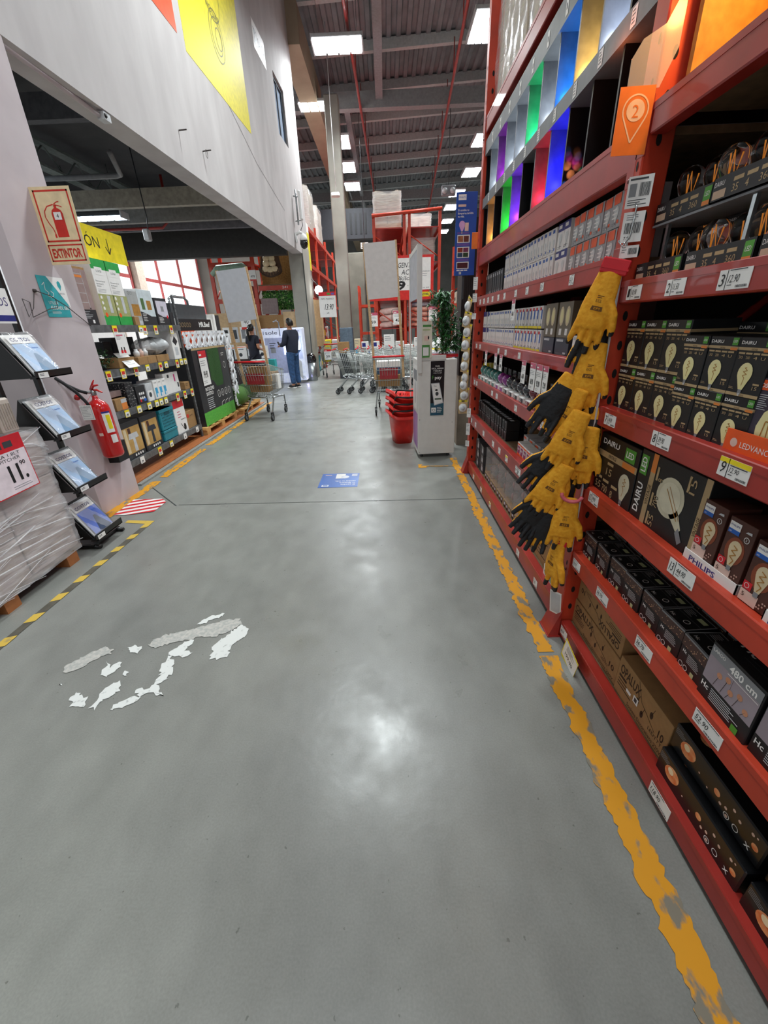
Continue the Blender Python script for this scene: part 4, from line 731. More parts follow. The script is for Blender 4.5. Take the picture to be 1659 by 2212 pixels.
for t, (z0, z1, sq) in enumerate(((2.04, 2.335, low), (2.405, 2.685, up))):
    for k, c in enumerate(sq):
        b = MB(); b.box(.86, ys[k]-.012, z0, 1.4, ys[k], z1, blkp if c == 'k' or c == 'multi' else bd); b.build('divider', r)
        if c == 'k': continue
        ym = (ys[k]+ys[k+1])/2-.01
        if c == 'multi':
            for q in range(14): cc = R.choice([(1, .05, .2), (.1, .3, 1), (.05, 1, .5), (1, .1, .8), (1, .3, .1)]); la = bpy.data.lights.new('pixel', 'SPOT'); la.energy = 1.3; la.color = cc; la.spot_size = .25; la.spot_blend = .6; la.shadow_soft_size = .003; lo = bpy.data.objects.new('pixel_light', la); COL.objects.link(lo); lo.location = (.93, ym-.04, z0+.1); d = Vector((R.uniform(.862, .95), ys[k]-.012, z0+R.uniform(0, .17)))-lo.location; lo.rotation_euler = d.to_track_quat('-Z', 'Y').to_euler()
        else: plight((.945, ym+.01, z0+(.09 if t == 0 else .08)), LW[c]*3.2, LC['green2' if (c == 'green' and t) else c], .02)
        b = MB(); em = mat('lit bulb '+c, 'ffffff', .3, emit={'orange': 'ff8c2a', 'green': '30ff50', 'violet': '7040ff', 'red': 'ff2020', 'blue': '2020ff', 'white': 'f0f6ff', 'purple': 'a030e0', 'sky': '30a0ff', 'gold': 'ffc060', 'cool': 'e0ecff', 'multi': 'ff60c0'}[c], es=2)
        b.lathe([(.012, 0), (.03, .04), (.03, .065), (.001, .09)], em, (1.08, ym, z0+.09), 12); b.lathe([(.013, 0), (.013, -.03)], steel, (1.08, ym, z0+.09), 10); b.build('bulb', r)
    b = MB(); b.box(.85, ys[-1]-.0, z0-.004, 1.42, 4.185, z0, edge); b.box(1.4, 1.745, z0, 1.42, 4.185, z1, blkp); b.build('tier_panel', r)
b = MB(); b.box(.845, 1.745, 2.335, .865, 4.185, 2.402, edge); b.box(.865, 1.745, 2.335, 1.42, 4.185, 2.345, edge); b.build('middle_rail', r)
b = MB(); b.box(.845, 1.745, 2.685, .865, 4.185, 2.78, edge); b.box(.865, 1.745, 2.685, 1.42, 4.185, 2.7, edge); b.build('top_rail', r)
b = MB()
f = Fr(b, (.8445, 4.185, 0), (0, -1, 0), (0, 0, 1))
for k in range(1, 11): f.rect(4.185-ys[k]+.06, 2.345, .035, .05, wht, 1).lines(4.185-ys[k]+.065, 2.385, .022, 4, .01, .003, dgry, 2); f.rect(4.185-ys[k]+.08, 2.7, .03, .06, wht, 1).rect(4.185-ys[k]+.087, 2.72, .012, .02, dgry, 2)
b.build('number_label', r)
# wrapped loads on top of the rack
crm = mat('cream cartons', 'cbbfae', .6, h2='b8a993', sc=4, soft=.3); r = empty('wrapped_load', (0, 0, 0), 0, cat='pallet load')
b = MB(); b.box(0, 0, 0, .76, .8, .04, osbd); b.build('board', r); cb = MB(); cb.box(.02, .02, .04, .255, .3, .6, crm, .004); cb = cb.build('carton', r)
for i in range(3):
    for j in range(2):
        if i+j: o = dup(cb, par=r); o.location = (i*.24, 0, j*.565)
b = MB(); b.grid(lambda u, v: (-.005+.77*u+.004*math.sin(40*v), .006+.008*math.sin(u*31+v*9)*math.sin(v*23), .03+1.2*v), 24, 24, film); b.build('film_wrap', r)
for k in range(3):
    o = r if k == 0 else dup(r); place(o, 4.16-k*.81, 2.924, .88); tag(o, label='cream cartons under stretch film on top of the rack, %s from the far end' % TH[k], group='wrapped loads on the rack')
# ---- gloves on a clip strip
gy = mat('amber knit', 'e39a1c', .8, h2='f0ac2c', sc=60, bump=.3); gb = mat('black latex dip', '1b1b1e', .5, bump=.5, sc=50); gpr = mat('glove print', '6b4412', .7)
def glove(spread=1., seed=0):
    rr = random.Random(seed); b = MB(); k = gy
    b.grid(lambda u, v: (lambda t, w, d: (w*math.cos(t), d*math.sin(t), -.005-.17*v))(2*PI*u, .034+.016*min(1, v*1.6)-.004*max(0, v-.85)*6, .016+.003*math.sin(v*3)), 24, 12, k, cu=True)
    n = len(b.v); b.f.append(tuple(j*12 for j in range(24))); b.m.append(0); b.s.append(True); b.f.append(tuple(j*12+11 for j in range(23, -1, -1))); b.m.append(0); b.s.append(True)
    for i, (x, l) in enumerate(((-.037, .068), (-.0125, .086), (.0125, .09), (.036, .078))):
        a = (i-1.5)*.09*spread+rr.uniform(-.05, .05); c = rr.uniform(-.01, .025)
        b.tube([(x, 0, -.15), (x+math.sin(a)*l*.5, c*.3, -.165-l*.5), (x+math.sin(a)*l, c, -.165-l)], [.0125, .0115, .0095], k, 10)
    b.tube([(.03, 0, -.09), (.056, -.002, -.125), (.068, .0, -.16), (.072, .004, -.185)], [.016, .0155, .013, .01], k, 10)
    o = b.build('tmp'); m = o.modifiers.new('r', 'REMESH'); m.mode = 'VOXEL'; m.voxel_size = .0042; m.use_smooth_shade = True; s = o.modifiers.new('s', 'SMOOTH'); s.iterations = 3
    me = bpy.data.meshes.new_from_object(o.evaluated_get(bpy.context.evaluated_depsgraph_get())); bpy.data.objects.remove(o)
    me.materials.clear(); me.materials.append(gy); me.materials.append(gb)
    for p in me.polygons:
        c = p.center; tip = c.z < -.222-.008*math.sin(c.x*90) or (c.x > .066 and c.z < -.172); p.material_index = 1 if (c.y > .0075 and c.z < -.05) or tip else 0
    return me
GM = [glove(1, 1), glove(.6, 2), glove(1.3, 5)]
def mkglove(gi, loc, rz, tilt, lab, roll=0, sc=1.1):
    r = empty('work_glove', loc, 0, label=lab, cat='glove', group='yellow and black work gloves on the clip strip'); r.rotation_euler = (roll, tilt, rz); r.scale = (sc,)*3
    o = bpy.data.objects.new('knit_shell', GM[gi]); COL.objects.link(o); o.parent = r
    b = MB(); f = Fr(b, (0, -.0185, -.115), (1, 0, 0), (0, 0, 1)); f.poly([(-.018, -.006), (.018, -.006), (.016, .007), (-.016, .007)], gpr, 2).text('EPI', 0, -.003, .007, gy, 4, al='c', w=.018); f.text('BURZEL', -.002, .018, .009, gpr, 2, al='c', w=.018).lines(-.01, .036, .02, 2, .005, .002, gpr, 2); b.build('print', r)
    return r
a0 = -.42
for gi, loc, rz, tilt, lab, roll in ((0, (.79, 1.635, 1.63), a0, .24, 'topmost yellow glove with red plastic tie at its cuff', 0), (2, (.795, 1.66, 1.40), a0, .12, 'yellow glove hanging just below the topmost one', 0), (1, (.765, 1.665, 1.235), a0-.5, .4, 'yellow glove turned sideways behind the second', 0), (0, (.765, 1.62, 1.15), a0, .34, 'yellow glove halfway up with fingers pointing down to the bulbs', 0),
    (2, (.815, 1.64, 1.085), a0, .10, 'yellow glove beside the upright under label 7', 0), (1, (.765, 1.655, .96), a0-.4, .42, 'half hidden yellow glove behind the middle ones', 0), (0, (.745, 1.635, .93), a0, .45, 'yellow glove sticking out furthest to the aisle', 0), (2, (.775, 1.63, .78), a0+.1, .06, 'lowest full sized yellow glove in the bundle', 0), (1, (.775, 1.66, .55), a0-.9, .1, 'single yellow glove seen edge-on at the very bottom', 0)):
    mkglove(gi, loc, rz, tilt, lab, roll)
for k, (loc, tilt) in enumerate((((.80, 1.69, 1.50), .05), ((.74, 1.69, 1.28), .45), ((.82, 1.67, 1.16), .0), ((.74, 1.68, 1.02), .5), ((.79, 1.69, .88), .2), ((.72, 1.67, .80), .5), ((.73, 1.67, .74), .3))):
    mkglove(k % 3, loc, a0+PI, -tilt, 'black palm glove behind the yellow ones, %s from the top' % TH[k])
b = MB(); b.box(-.045, -.012, -.002, .045, .012, .045, redp, .004); b.box(-.045, -.014, .012, .045, .014, .018, redp); o = b.build('glove_header', label='red plastic tie over the cuff of the topmost glove', cat='tie'); o.location = (.79, 1.63, 1.615); o.rotation_euler = (0, .24, a0)
b = MB(); b.box(-.032, -.012, -.002, .03, .012, .03, redp, .004); o = b.build('glove_header', label='red plastic tie over the lowest glove', cat='tie'); o.location = (.775, 1.65, .535); o.rotation_euler = (0, .1, a0-.4)
b = MB(); b.tube([(.04*math.cos(t), -.02, .03*math.sin(t)) for t in [PI+PI*k/8 for k in range(9)]], .008, mat('pink plastic tie', 'd0606a', .4), 6); o = b.build('glove_header', label='pink loop tie between the middle gloves', cat='tie'); o.location = (.775, 1.62, .80); o.rotation_euler = (0, .1, a0)
r = empty('clip_strip', (.83, 1.645, 0), 0, label='metal hook and clip strip carrying the gloves on the upright', cat='hook'); b = MB(); b.box(-.003, 0, .5, .003, .006, 1.74, lgry); b.build('strip', r)
b = MB(); b.tube([(0, -.002, 1.82), (-.005, -.03, 1.80), (-.012, -.035, 1.72), (-.03, -.03, 1.69), (-.04, -.02, 1.71)], .003, chrome, 6); b.build('hook', r)
# papers on the upright
def paper(name, lab, w, h, loc, rz, mk, rx=0, cat='paper label', grp=None):
    b = MB(); b.box(0, -.0006, 0, w, .0006, h, wht); mk(Fr(b, (0, -.0006, 0))); o = b.build(name, label=lab, cat=cat, group=grp); o.location = loc; o.rotation_euler = (rx, 0, rz); return o
paper('paper_label', 'curled white barcode paper taped to the upright, upper of three', .07, .085, (.80, 1.645, 1.80), -.5, lambda f: f.rect(.005, .074, .05, .005, dgry).bars(.035, .03, .028, .036, inkm).rect(.006, .03, .02, .035, gry).lines(.006, .02, .055, 3, .006, .002, dgry))
paper('paper_label', 'white barcode paper on the upright, middle of three', .062, .085, (.803, 1.645, 1.705), -.5, lambda f: f.bars(.008, .025, .045, .03, inkm).text('7.90', .01, .008, .009, blk).lines(.01, .075, .04, 3, .006, .002, gry))
paper('paper_label', 'small white barcode paper above the red tie', .055, .036, (.81, 1.645, 1.66), -.5, lambda f: f.bars(.025, .01, .025, .018, inkm).lines(.005, .03, .015, 3, .007, .002, gry))
paper('paper_label', 'white paper drooping from the foot of the upright under the gloves', .06, .15, (.80, 1.70, .12), -.9, lambda f: f.rect(.006, .01, .048, .13, lgry), .2)
for k, (y, z, h) in enumerate(((4.15, 1.74, .1), (4.15, 1.64, .07), (4.15, 1.5, .05), (4.15, .6, .09), (4.15, .42, .12), (4.15, .3, .06))): paper('paper_label', 'white paper tag on the far upright, %s from the top' % TH[k], .04, h, (.80, 4.18, z), -.5, lambda f, h=h: f.lines(.004, h-.01, .03, max(2, int(h/.02)), .014, .004, gry))
# aisle number tag with clear holder
r = empty('aisle_tag', (.712, 1.61, 1.93), -.06, label='orange aisle tag with 2 in a map pin, in a clear holder', cat='sign'); ot = mat('orange tag', 'e8792c', .4, emit='e8792c', es=.0)
b = MB(); b.box(0, -.001, 0, .1, .001, .16, ot); f = Fr(b, (0, -.001, 0), e=.0007); pw = mat('faded white print', 'f0c9a6', .5)
f.disc(.052, .105, .026, pw, 1, n=24).text('2', .052, .088, .03, ot, 2, al='c').line([(.052+.036*math.cos(t), .105+.036*math.sin(t)) for t in [-.55+k*(PI+1.1)/16 for k in range(17)]]+[(.05, .03), (.083, .086)], .004, pw, 1); b.build('card', r)
hold = mat('clear acrylic holder', 'd9d4d0', .15, alpha=.32, var=0); b = MB(); f = Fr(b, (0, 0, 0)); b.prism([(.02, .155), (.02, .22), (.045, .262), (.1, .29), (.13, .35), (.145, .35), (.145, .24), (.11, .155)], Fr(b, (0, .004, 0)), .003, hold); b.build('holder', r)
o = MB(); o.box(0, 0, 0, .055, .004, .125, ot, .002); o = o.build('aisle_tag', label='small blank orange tag at the far upright beside the blue poster', cat='sign'); o.location = (.79, 4.3, 2.07); o.rotation_euler.z = -.1
# push light cards hanging down the far upright
kr2 = mat('tan backing card', 'c9a978', .5); r = empty('push_light', (0, 0, 0), 0, cat='push light')
b = MB(); b.box(-.045, 0, -.07, .045, .003, .07, kr2); Fr(b, (-.045, 0, -.07)).rect(.005, .118, .08, .014, yel).rect(.03, .12, .03, .01, blk, 2).lines(.01, .02, .06, 2, .008, .003, gry); b.build('backing_card', r)
b = MB(); b.lathe([(.042, 0), (.042, .012), (.03, .024), (.001, .028)], plast, (0, 0, -.01), 20, Matrix.Rotation(PI/2, 4, 'X')); b.build('lamp_head', r); b = MB(); b.lathe([(.022, .0), (.022, .004)], lgry, (0, -.025, -.01), 16, Matrix.Rotation(PI/2, 4, 'X')); b.build('lens', r)
for k, (z, rz, ry) in enumerate(((1.62, -1.3, .5), (1.50, -.9, .25), (1.40, -.9, .2), (1.29, -.8, .1), (1.19, -1.1, .05), (1.10, -.8, .1), (.99, -1.1, .05), (.92, -.8, .1), (.82, -.35, .05), (.70, -.25, -.03))):
    o = r if k == 0 else dup(r); o.location = (.775-.01*(k % 2), 4.22, z); o.rotation_euler = (0, ry, rz); tag(o, label='round white push light on a carded pack, %s from the top of the string' % TH[k], group='push lights hanging on the far upright')
# blue poster and brown clad column
r = empty('poster_board', (.672, 4.5, 1.885), .0, label='tall blue lamp poster with small coloured photos hanging beside the rack end', cat='poster')
b = MB(); b.box(0, 0, 0, .19, .01, .65, mat('poster blue', '1d3f95', .35, h2='2a62bd', sc=3, soft=.3), .001); f = Fr(b, (0, 0, 0)); f.rect(.02, .59, .07, .042, wht).text('PHILIPS', .055, .605, .012, blu, 2, al='c', w=.055).rect(.02, .54, .07, .018, pink, 1)
f.text('Si cambia tu', .018, .508, .016, wht, 2, w=.1, bold=.01).text('lámpara,cambia', .018, .484, .016, wht, 2, w=.14, bold=.01).text('tu vida.', .018, .46, .016, wht, 2, w=.06, bold=.01)
bulb_print(f, .06, .405, .028, 2, mat('pinkish bulb print', 'd9a8d6', .4), fil=False); f.rect(.085, .355, .035, .065, pink, 2).rect(.018, .335, .11, .014, pl, 1)
def fr4(y, hs, cols, nc):
    f.rect(.02, y, .115, hs, wht, 1); rows_ = len(cols)//nc; w_ = .105/nc; h_ = (hs-.01)/rows_
    for i, c in enumerate(cols): f.rect(.026+(i % nc)*w_, y+.006+(i//nc)*h_, w_-.005, h_-.004, mat('photo '+c, c, .5, h2='2a1a1a', sc=40, soft=.4, thr=.6), 2)
fr4(.265, .062, ['c4784e', '7c3a2c'], 2); f.rect(.018, .24, .115, .02, pl, 1); fr4(.145, .088, ['24547e', '24502e', 'b2442a', '8a3a62'], 2); f.rect(.018, .118, .115, .02, pl, 1); fr4(.055, .058, ['5a1624'], 1)
for k in range(3): f.rect(.022+.036*k, .038, .03, .01, wht, 2)
f.rect(.045, .01, .022, .022, lgry, 2); b.build('panel', r)
b = MB(); b.box(.08, .012, -.2, .1, .03, .66, dgry); b.box(.085, .03, .3, .26, .045, .33, dgry); b.box(.24, .03, .3, .26, .80, .33, dgry); b.build('support_bar', r)
bc = mat('brown ribbed cladding', '3a2a26', .6, stretch=(30, 30, .3), sc=3, h2='2a1e1b', soft=.2)
b = MB(); b.box(.885, 5.3, .88, 1.04, 5.62, 2.5, bc); [b.box(.887+.02*k, 5.294, .88, .897+.02*k, 5.3, 2.5, bc) for k in range(8)]; b.box(.895, 5.31, 0, 1.3, 5.6, .88, mat('dusty column base', '8c8071', .8, var=.12, sc=4)); struct(b, 'column_5')
# ================================================================ left side
# extinguisher sign, hygiene poster, extinguisher
signy = mat('ivory sign', 'e9d3a8', .35); sr = mat('sign red', 'cc2f22', .4)
r = empty('wall_sign', (-2.66, 3.72, 1.995), 0, label='ivory EXTINTOR sign with red extinguisher drawing jutting from the column', cat='sign')
b = MB(); b.box(.04, -.001, 0, .365, .001, .495, signy); b.add([(0, -.10, .0), (.04, 0, 0), (.04, 0, .495), (0, -.10, .505)], [(0, 1, 2, 3)], signy); b.add([(.0, -.098, .0), (.04, .002, 0), (.04, .002, .495), (0, -.098, .505)], [(0, 1, 2, 3)], signy)
f = Fr(b, (.04, -.001, 0), e=.0008); f.border(.045, .15, .26, .325, .011, sr).border(.035, .022, .27, .112, .009, sr).text('EXTINTOR', .17, .048, .058, sr, 2, al='c', w=.225, bold=.03)
f.poly([(.14, .18), (.225, .18), (.225, .33), (.215, .35), (.195, .362), (.165, .362), (.148, .35), (.14, .33)], sr).rect(.17, .362, .02, .02, sr).line([(.175, .385), (.215, .375), (.23, .368)], .006, sr).line([(.175, .387), (.2, .4), (.218, .402)], .006, sr)
f.line([(.17, .386), (.12, .375), (.092, .345), (.086, .31), (.1, .27), (.12, .235), (.127, .2)], .007, sr).rect(.118, .178, .014, .022, sr).rect(.155, .29, .055, .048, wht, 3).text('4', .182, .303, .024, dgry, 4, al='c'); b.build('panel', r)
for k in range(3): b = MB(); b.lathe([(0, 0), (.005, 0), (.004, .003), (0, .004)], dgry, (.018, -.056, (.38, .10, .07)[k]), 8, Matrix.Rotation(-.4, 4, 'Z') @ Matrix.Rotation(PI/2, 4, 'X')); b.build('screw', r)
teal = mat('teal poster', '37a7ad', .4)
def gel(): 
    b = MB(); b.box(0, -.001, 0, .3, .001, .285, teal); f = Fr(b, (0, -.001, 0)); f.poly([(.1, .285), (.3, .285), (.3, .04)], wht, 1).poly([(.215, .19), (.235, .225), (.232, .25), (.215, .262), (.198, .25), (.195, .225)], teal, 2).text('UTILIZA', .045, .09, .022, wht, 2, w=.1).text('ALCOHOL GEL', .045, .055, .024, wht, 2, w=.2, bold=.02).lines(.05, .04, .12, 3, .008, .002, wht, 2).text('JUNTOS', .18, .165, .012, gry, 2, w=.07)
    f.line([(.03, .22), (.06, .24), (.05, .19), (.08, .17), (.06, .15), (.09, .14), (.12, .15), (.125, .17), (.1, .185)], .005, wht, 2); return b
o = gel().build('hygiene_poster', label='teal and white alcohol gel poster with wires across it on the pinkish column', cat='poster'); o.location = (-2.597, 3.50, 1.625); o.rotation_euler = (0, 0, PI/2)
wire = mat('dull wire', '4a4340', .6)
b = MB(); b.tube([(-2.59, 3.44, 1.80), (-2.57, 3.55, 1.77), (-2.57, 3.7, 1.70), (-2.59, 3.95, 1.56)], .0035, wire, 5); b.tube([(-2.6, 3.44, 1.80), (-2.58, 3.35, 1.68), (-2.58, 3.28, 1.62), (-2.6, 3.3, 1.74), (-2.6, 3.36, 1.72), (-2.59, 3.33, 1.62), (-2.57, 3.5, 1.68), (-2.58, 3.6, 1.69), (-2.575, 3.6, 1.75)], .003, wire, 5)
b.lathe([(0, 0), (.014, .003), (.01, .02), (0, .024)], wire, (-2.605, 3.44, 1.80), 7, Matrix.Rotation(PI/2, 4, 'Y')); b.build('loose_wire', label='loose dark wire looped from a hook across the teal poster', cat='wire')
exr = mat('extinguisher red', 'c41a1a', .2, coat=.6, var=.03)
r = empty('fire_extinguisher', (-2.475, 3.56, .49), 0, label='red fire extinguisher with paper tags hanging on the column', cat='fire extinguisher'); r.rotation_euler = (0, -.02, 0)
b = MB(); b.lathe([(.07, 0), (.082, .012), (.085, .03), (.085, .40), (.08, .44), (.06, .475), (.03, .495), (.022, .51), (.022, .53)], exr, n=28); b.build('cylinder', r)
b = MB(); b.lathe([(.02, .53), (.022, .535), (.022, .57), (.012, .575)], steel, n=14); b.tube([(0, 0, .555), (-.04, -.02, .56), (-.06, -.03, .56)], .01, steel, 8); b.build('valve', r)
b = MB(); b.tube([(-.01, 0, .575), (.03, -.015, .61), (.08, -.03, .615)], [.012, .01, .006], exr, 8); b.tube([(.0, 0, .57), (.05, -.02, .575), (.1, -.035, .555)], [.01, .009, .006], exr, 8); b.tube([(-.015, 0, .58), (.02, .0, .63), (.045, -.01, .655)], [.01, .008, .004], exr, 8); b.build('handle', r)
b = MB(); b.tube([(-.03, -.03, .555), (-.07, -.06, .58), (-.12, -.12, .64), (-.14, -.18, .69), (-.12, -.2, .70), (-.09, -.18, .66), (-.05, -.13, .58), (-.02, -.10, .50), (-.01, -.09, .46)], .0125, rubber, 8); b.build('hose', r)
b = MB(); b.lathe([(.024, 0), (.024, .012)], exr, (-.08, -.09, .53), 14, Matrix.Rotation(1.2, 4, 'X')); b.build('gauge', r)
def wrapl(b, a0_, a1_, z0, z1, m, rad=.0855, n=8): b.grid(lambda u, v: (rad*math.cos(a0_+(a1_-a0_)*u), rad*math.sin(a0_+(a1_-a0_)*u), z0+(z1-z0)*v), n, 2, m)
b = MB(); wrapl(b, -.9, -.1, .22, .40, wht, .0857); wrapl(b, -.62, -.2, .25, .37, yel, .0860); wrapl(b, -.9, -.1, .385, .4, nav, .0861); wrapl(b, -.7, -.1, .13, .20, wht, .0857); wrapl(b, -1.7, -1.3, .2, .225, pink, .0857); b.build('label', r)
b = MB(); b.box(-.07, -.125, .35, .03, -.123, .47, wht); f = Fr(b, (-.07, -.125, .35)); f.border(.008, .01, .084, .09, .002, gry).text('A.S. SERVICIOS', .01, .104, .007, blk, 2, w=.08).lines(.012, .09, .07, 6, .012, .0018, dgry); b.tube([(-.02, -.124, .47), (0, -.02, .55)], .0015, redp, 4); b.build('service_tag', r)
b = MB(); b.box(-2.62, 3.64, .40, -2.5, 3.80, .58, blk); b.build('wall_bracket', label='black plate behind the foot of the fire extinguisher', cat='bracket')
# yellow ceiling banner
b = MB(); b.box(0, -.002, 0, .8, .002, .3, yel); f = Fr(b, (0, -.002, 0), e=.001); f.text('NAVEGACIÓN', .40, .1, .1, blk, 1, al='r', w=.9, bold=0) if 0 else f.text('ÓN', .1, .11, .1, blk, 1, w=.23); f.line([(.48, .22), (.48, .08)], .012, blk).line([(.43, .14), (.48, .075), (.53, .14)], .012, blk)
f.rect(-.0, -.06, .65, .06, grn, 1) if 0 else None
o = b.build('hanging_sign', label='yellow hanging sign ending in ON with a down arrow behind the EXTINTOR sign', cat='sign'); o.location = (-3.0, 4.77, 2.21); o.rotation_euler.z = PI/2
# magazine style pouch stand
r = empty('display_stand', (-2.3, 2.85, 0), 0, label='black zigzag stand with four leaning trays of bagged seat covers beside the wrapped pallet', cat='display stand')
bs = mat('black stand metal', '141415', .3, coat=.2)
b = MB()
for y in (-.12, .17): b.tube([(-.25, y, .02), (.0, y, .02), (.08, y, .012)], .018, bs, 6)
b.box(-.16, -.14, .02, .04, .19, .035, bs); b.build('base', r)
b = MB(); b.box(-.2, .16, .02, -.17, .19, 2.2, bs); b.tube([(-.18, .2, .1), (-.18, .2, 2.2)], .01, mat('white tube', 'dcdcde', .3), 8); b.build('post', r)
b = MB(); b.box(-.24, -.12, .02, -.21, -.09, 2.2, bs); b.build('post', r)
pch = mat('blue water print', '8fb0d6', .3, h2='b9cde4', sc=9, soft=.35); pdk = mat('navy photo print', '4b5fb0', .3, h2='6f86c8', sc=9, soft=.35); bagm = mat('clear bag', 'ffffff', .08, alpha=.2, bump=1, sc=14, coat=1)
for k, zz in enumerate((.11, .49, .865, 1.26)):
    b = MB(); th = .55
    ex, ez = math.sin(th), math.cos(th)
    b.add([(.08, -.17, zz), (.08, .1, zz), (.08-.30*ex, .1, zz+.30*ez), (.08-.30*ex, -.17, zz+.30*ez)], [(0, 1, 2, 3)], bs); b.box(.075, -.19, zz-.015, .12, .13, zz-.008, bs); b.box(.113, -.19, zz-.015, .12, .13, zz+.03, bs)
    b.add([(.08, -.17, zz-.01), (-.2, -.17, zz-.02), (.08-.3*ex, -.17, zz+.3*ez)], [(0, 1, 2)], bs); b.build('tray', r)
    b = MB(); b.box(.1205, -.17, zz-.012, .122, -.09, zz+.02, wht); Fr(b, (.122, -.17, zz-.01), (0, 1, 0)).lines(.01, .02, .05, 2, .008, .003, blk); b.build('price_tag', r)
for k, zz in enumerate((.11, .49, .865, 1.26)):
    for j in range(3 if k < 3 else 2):
        b = MB(); w, h = .225, .27
        b.grid(lambda u, v: (w*u-.0, -.004-.012*math.sin(PI*u)*math.sin(PI*v)*(1 if j == 0 else .3), h*v), 8, 8, lgry if j else wht); b.grid(lambda u, v: (w*u, .004, h*v), 2, 2, lgry)
        if j == 0:
            f = Fr(b, (0, -.0175, 0), e=.0006); f.rect(.012, .012, w-.024, h*.7, pdk if k == 0 else pch, 1).rect(.012, h*.76, w-.024, h*.2, wht, 1).text('COSTOS', .03, h*.81, .022, mat('violet logo', '4d4a78', .4), 2, w=.15, bold=.02)
            f.poly([(w*.3, .012), (w*.52, h*.5), (w*.62, h*.5), (w*.9, .012)], mat('slate print', '6e8fae', .4) if k else mat('dark triangle print', '3d4a63', .4), 2).text('Cobertor', w*.55, h*.62, .012, blu, 3, w=.07); f.mb.grid(lambda u, v: (w*u, -.021-.006*math.sin(9*u+7*v), h*v*1.03), 10, 10, bagm)
        o = b.build('bagged_cover', label='bagged blue seat cover, %s in the %s tray from the floor' % (('front', 'second', 'third')[j], ('lowest', 'second', 'third', 'top')[k]), cat='bagged product', group='bagged covers in the black stand')
        th = .52; o.rotation_euler = (-th, 0, PI/2); o.location = (-2.3+.088-.012*j, 2.85-.16+.004*j, zz+.006)
b = MB(); b.box(0, -.002, 0, .3, .002, .2, wht); f = Fr(b, (0, -.002, 0)); f.text('COSTOS', .03, .1, .05, MATS['violet logo'], 1, w=.25).rect(.0, .012, .3, .035, nav, 1); o = b.build('header_sign', label='white header card ending in OS at the top of the black stand', cat='sign'); o.location = (-2.39, 2.62, 1.57); o.rotation_euler.z = PI/2
# wrapped pallet
cr = mat('pale carton under film', 'c9b7ad', .6, h2='b7a39a', sc=5, soft=.3)
r = empty('wrapped_pallet', (-2.27, 2.62, 0), 0, label='stretch wrapped pallet of pale cartons with a red price sign, at the left edge', cat='pallet load')
pb = MB()
for y in (-.1, -.62, -1.15, -1.7): pb.box(-1.0, y-.06, .0, -.005, y+.04, .09, mat('orange pallet block', 'a96a3c', .6))
pb.box(-1.02, -1.8, .088, 0, 0, .105, osbd); pb.build('pallet', r)
cb = MB(); cb.box(-.33, -.42, 0, -.012, -.006, .27, cr, .006); Fr(cb, (-.012, -.42, 0), (0, 1, 0)).line([(.2, 0), (.2, .27)], .004, tan).lines(.05, .06, .1, 3, .015, .004, gry); c0 = cb.build('carton', r); c0.location = (0, 0, .106)
for i in range(4):
    for j in range(3):
        if i+j: o = dup(c0, par=r); o.location = (0, -.425*i, .106+.275*j)
b = MB()
def wrapf(u, v):
    s = -1.8+1.9*u; z = .08+.88*v; wv = .007*math.sin(v*11+u*5)+.004*math.sin(v*41-u*23)+.002*math.sin(v*90+u*60)
    if s < 0: return (.012+wv, s, z)
    return (.012+wv-s*6, .008+wv, z)
b.grid(wrapf, 90, 60, film); b.grid(lambda u, v: (.012-1.0*u, -1.8+1.8*v, .935+.01*math.sin(u*20+v*30)), 16, 30, film)
for k in range(70): z = .12+.8*R.random(); y = -1.7*R.random(); L_ = R.uniform(.3, .8); s = R.uniform(-.25, .35); b.tube([(.026, y-L_/2, z-L_*s/2), (.03, y, z), (.026, min(y+L_/2, 0), z+L_*s/2)], R.choice((.002, .003, .005)), film, 4)
b.build('film_wrap', r)
b = MB(); b.box(0, -.002, 0, .3, .002, .33, redp); f = Fr(b, (0, -.002, 0)); f.rect(.006, .006, .288, .235, mat('pinkish sign white', 'ecdde2', .5), 1).text('11.', .13, .07, .095, blk, 2, w=.12, bold=.03).text('90', .22, .15, .024, blk, 2, w=.04, bold=.02).text('JARRA 1.8LT', .25, .215, .018, dgry, 2, al='r', w=.22).text('PITCHER', .24, .19, .018, dgry, 2, al='r', w=.14).rect(.09, .265, .06, .035, dgry, 1).rect(.165, .265, .06, .035, dgry, 1).lines(.12, .04, .15, 2, .012, .003, gry, 2).lines(.1, .29, .04, 2, .01, .003, tan, 2)
o = b.build('price_sign', label='red bordered price sign reading 11.90 on the wrapped pallet', cat='price sign'); o.location = (-2.21, 2.12, .64); o.rotation_euler = (0, -.02, PI/2)
bp = mat('beige plastic', 'c4b8ac', .35); b = MB(); b.box(0, 0, 0, .12, .2, .2, bp, .01)
for k in range(6): b.box(.014+.017*k, -.004, .02, .022+.017*k, 0, .17, mat('beige plastic shade', 'a79b90', .4), .001)
p = b.build('storage_tub', cat='tub', group='beige ribbed tubs on the pallet', label='beige ribbed plastic tub at the end of the wrapped pallet'); p.location = (-2.3, 2.42, .96); p.rotation_euler.z = PI/2
for k, (x, y) in enumerate(((-2.3, 2.28), (-2.3, 2.14))): o = dup(p, loc=(x, y, .96), label='beige ribbed plastic tub on the wrapped pallet, %s from its end' % TH[k+1])
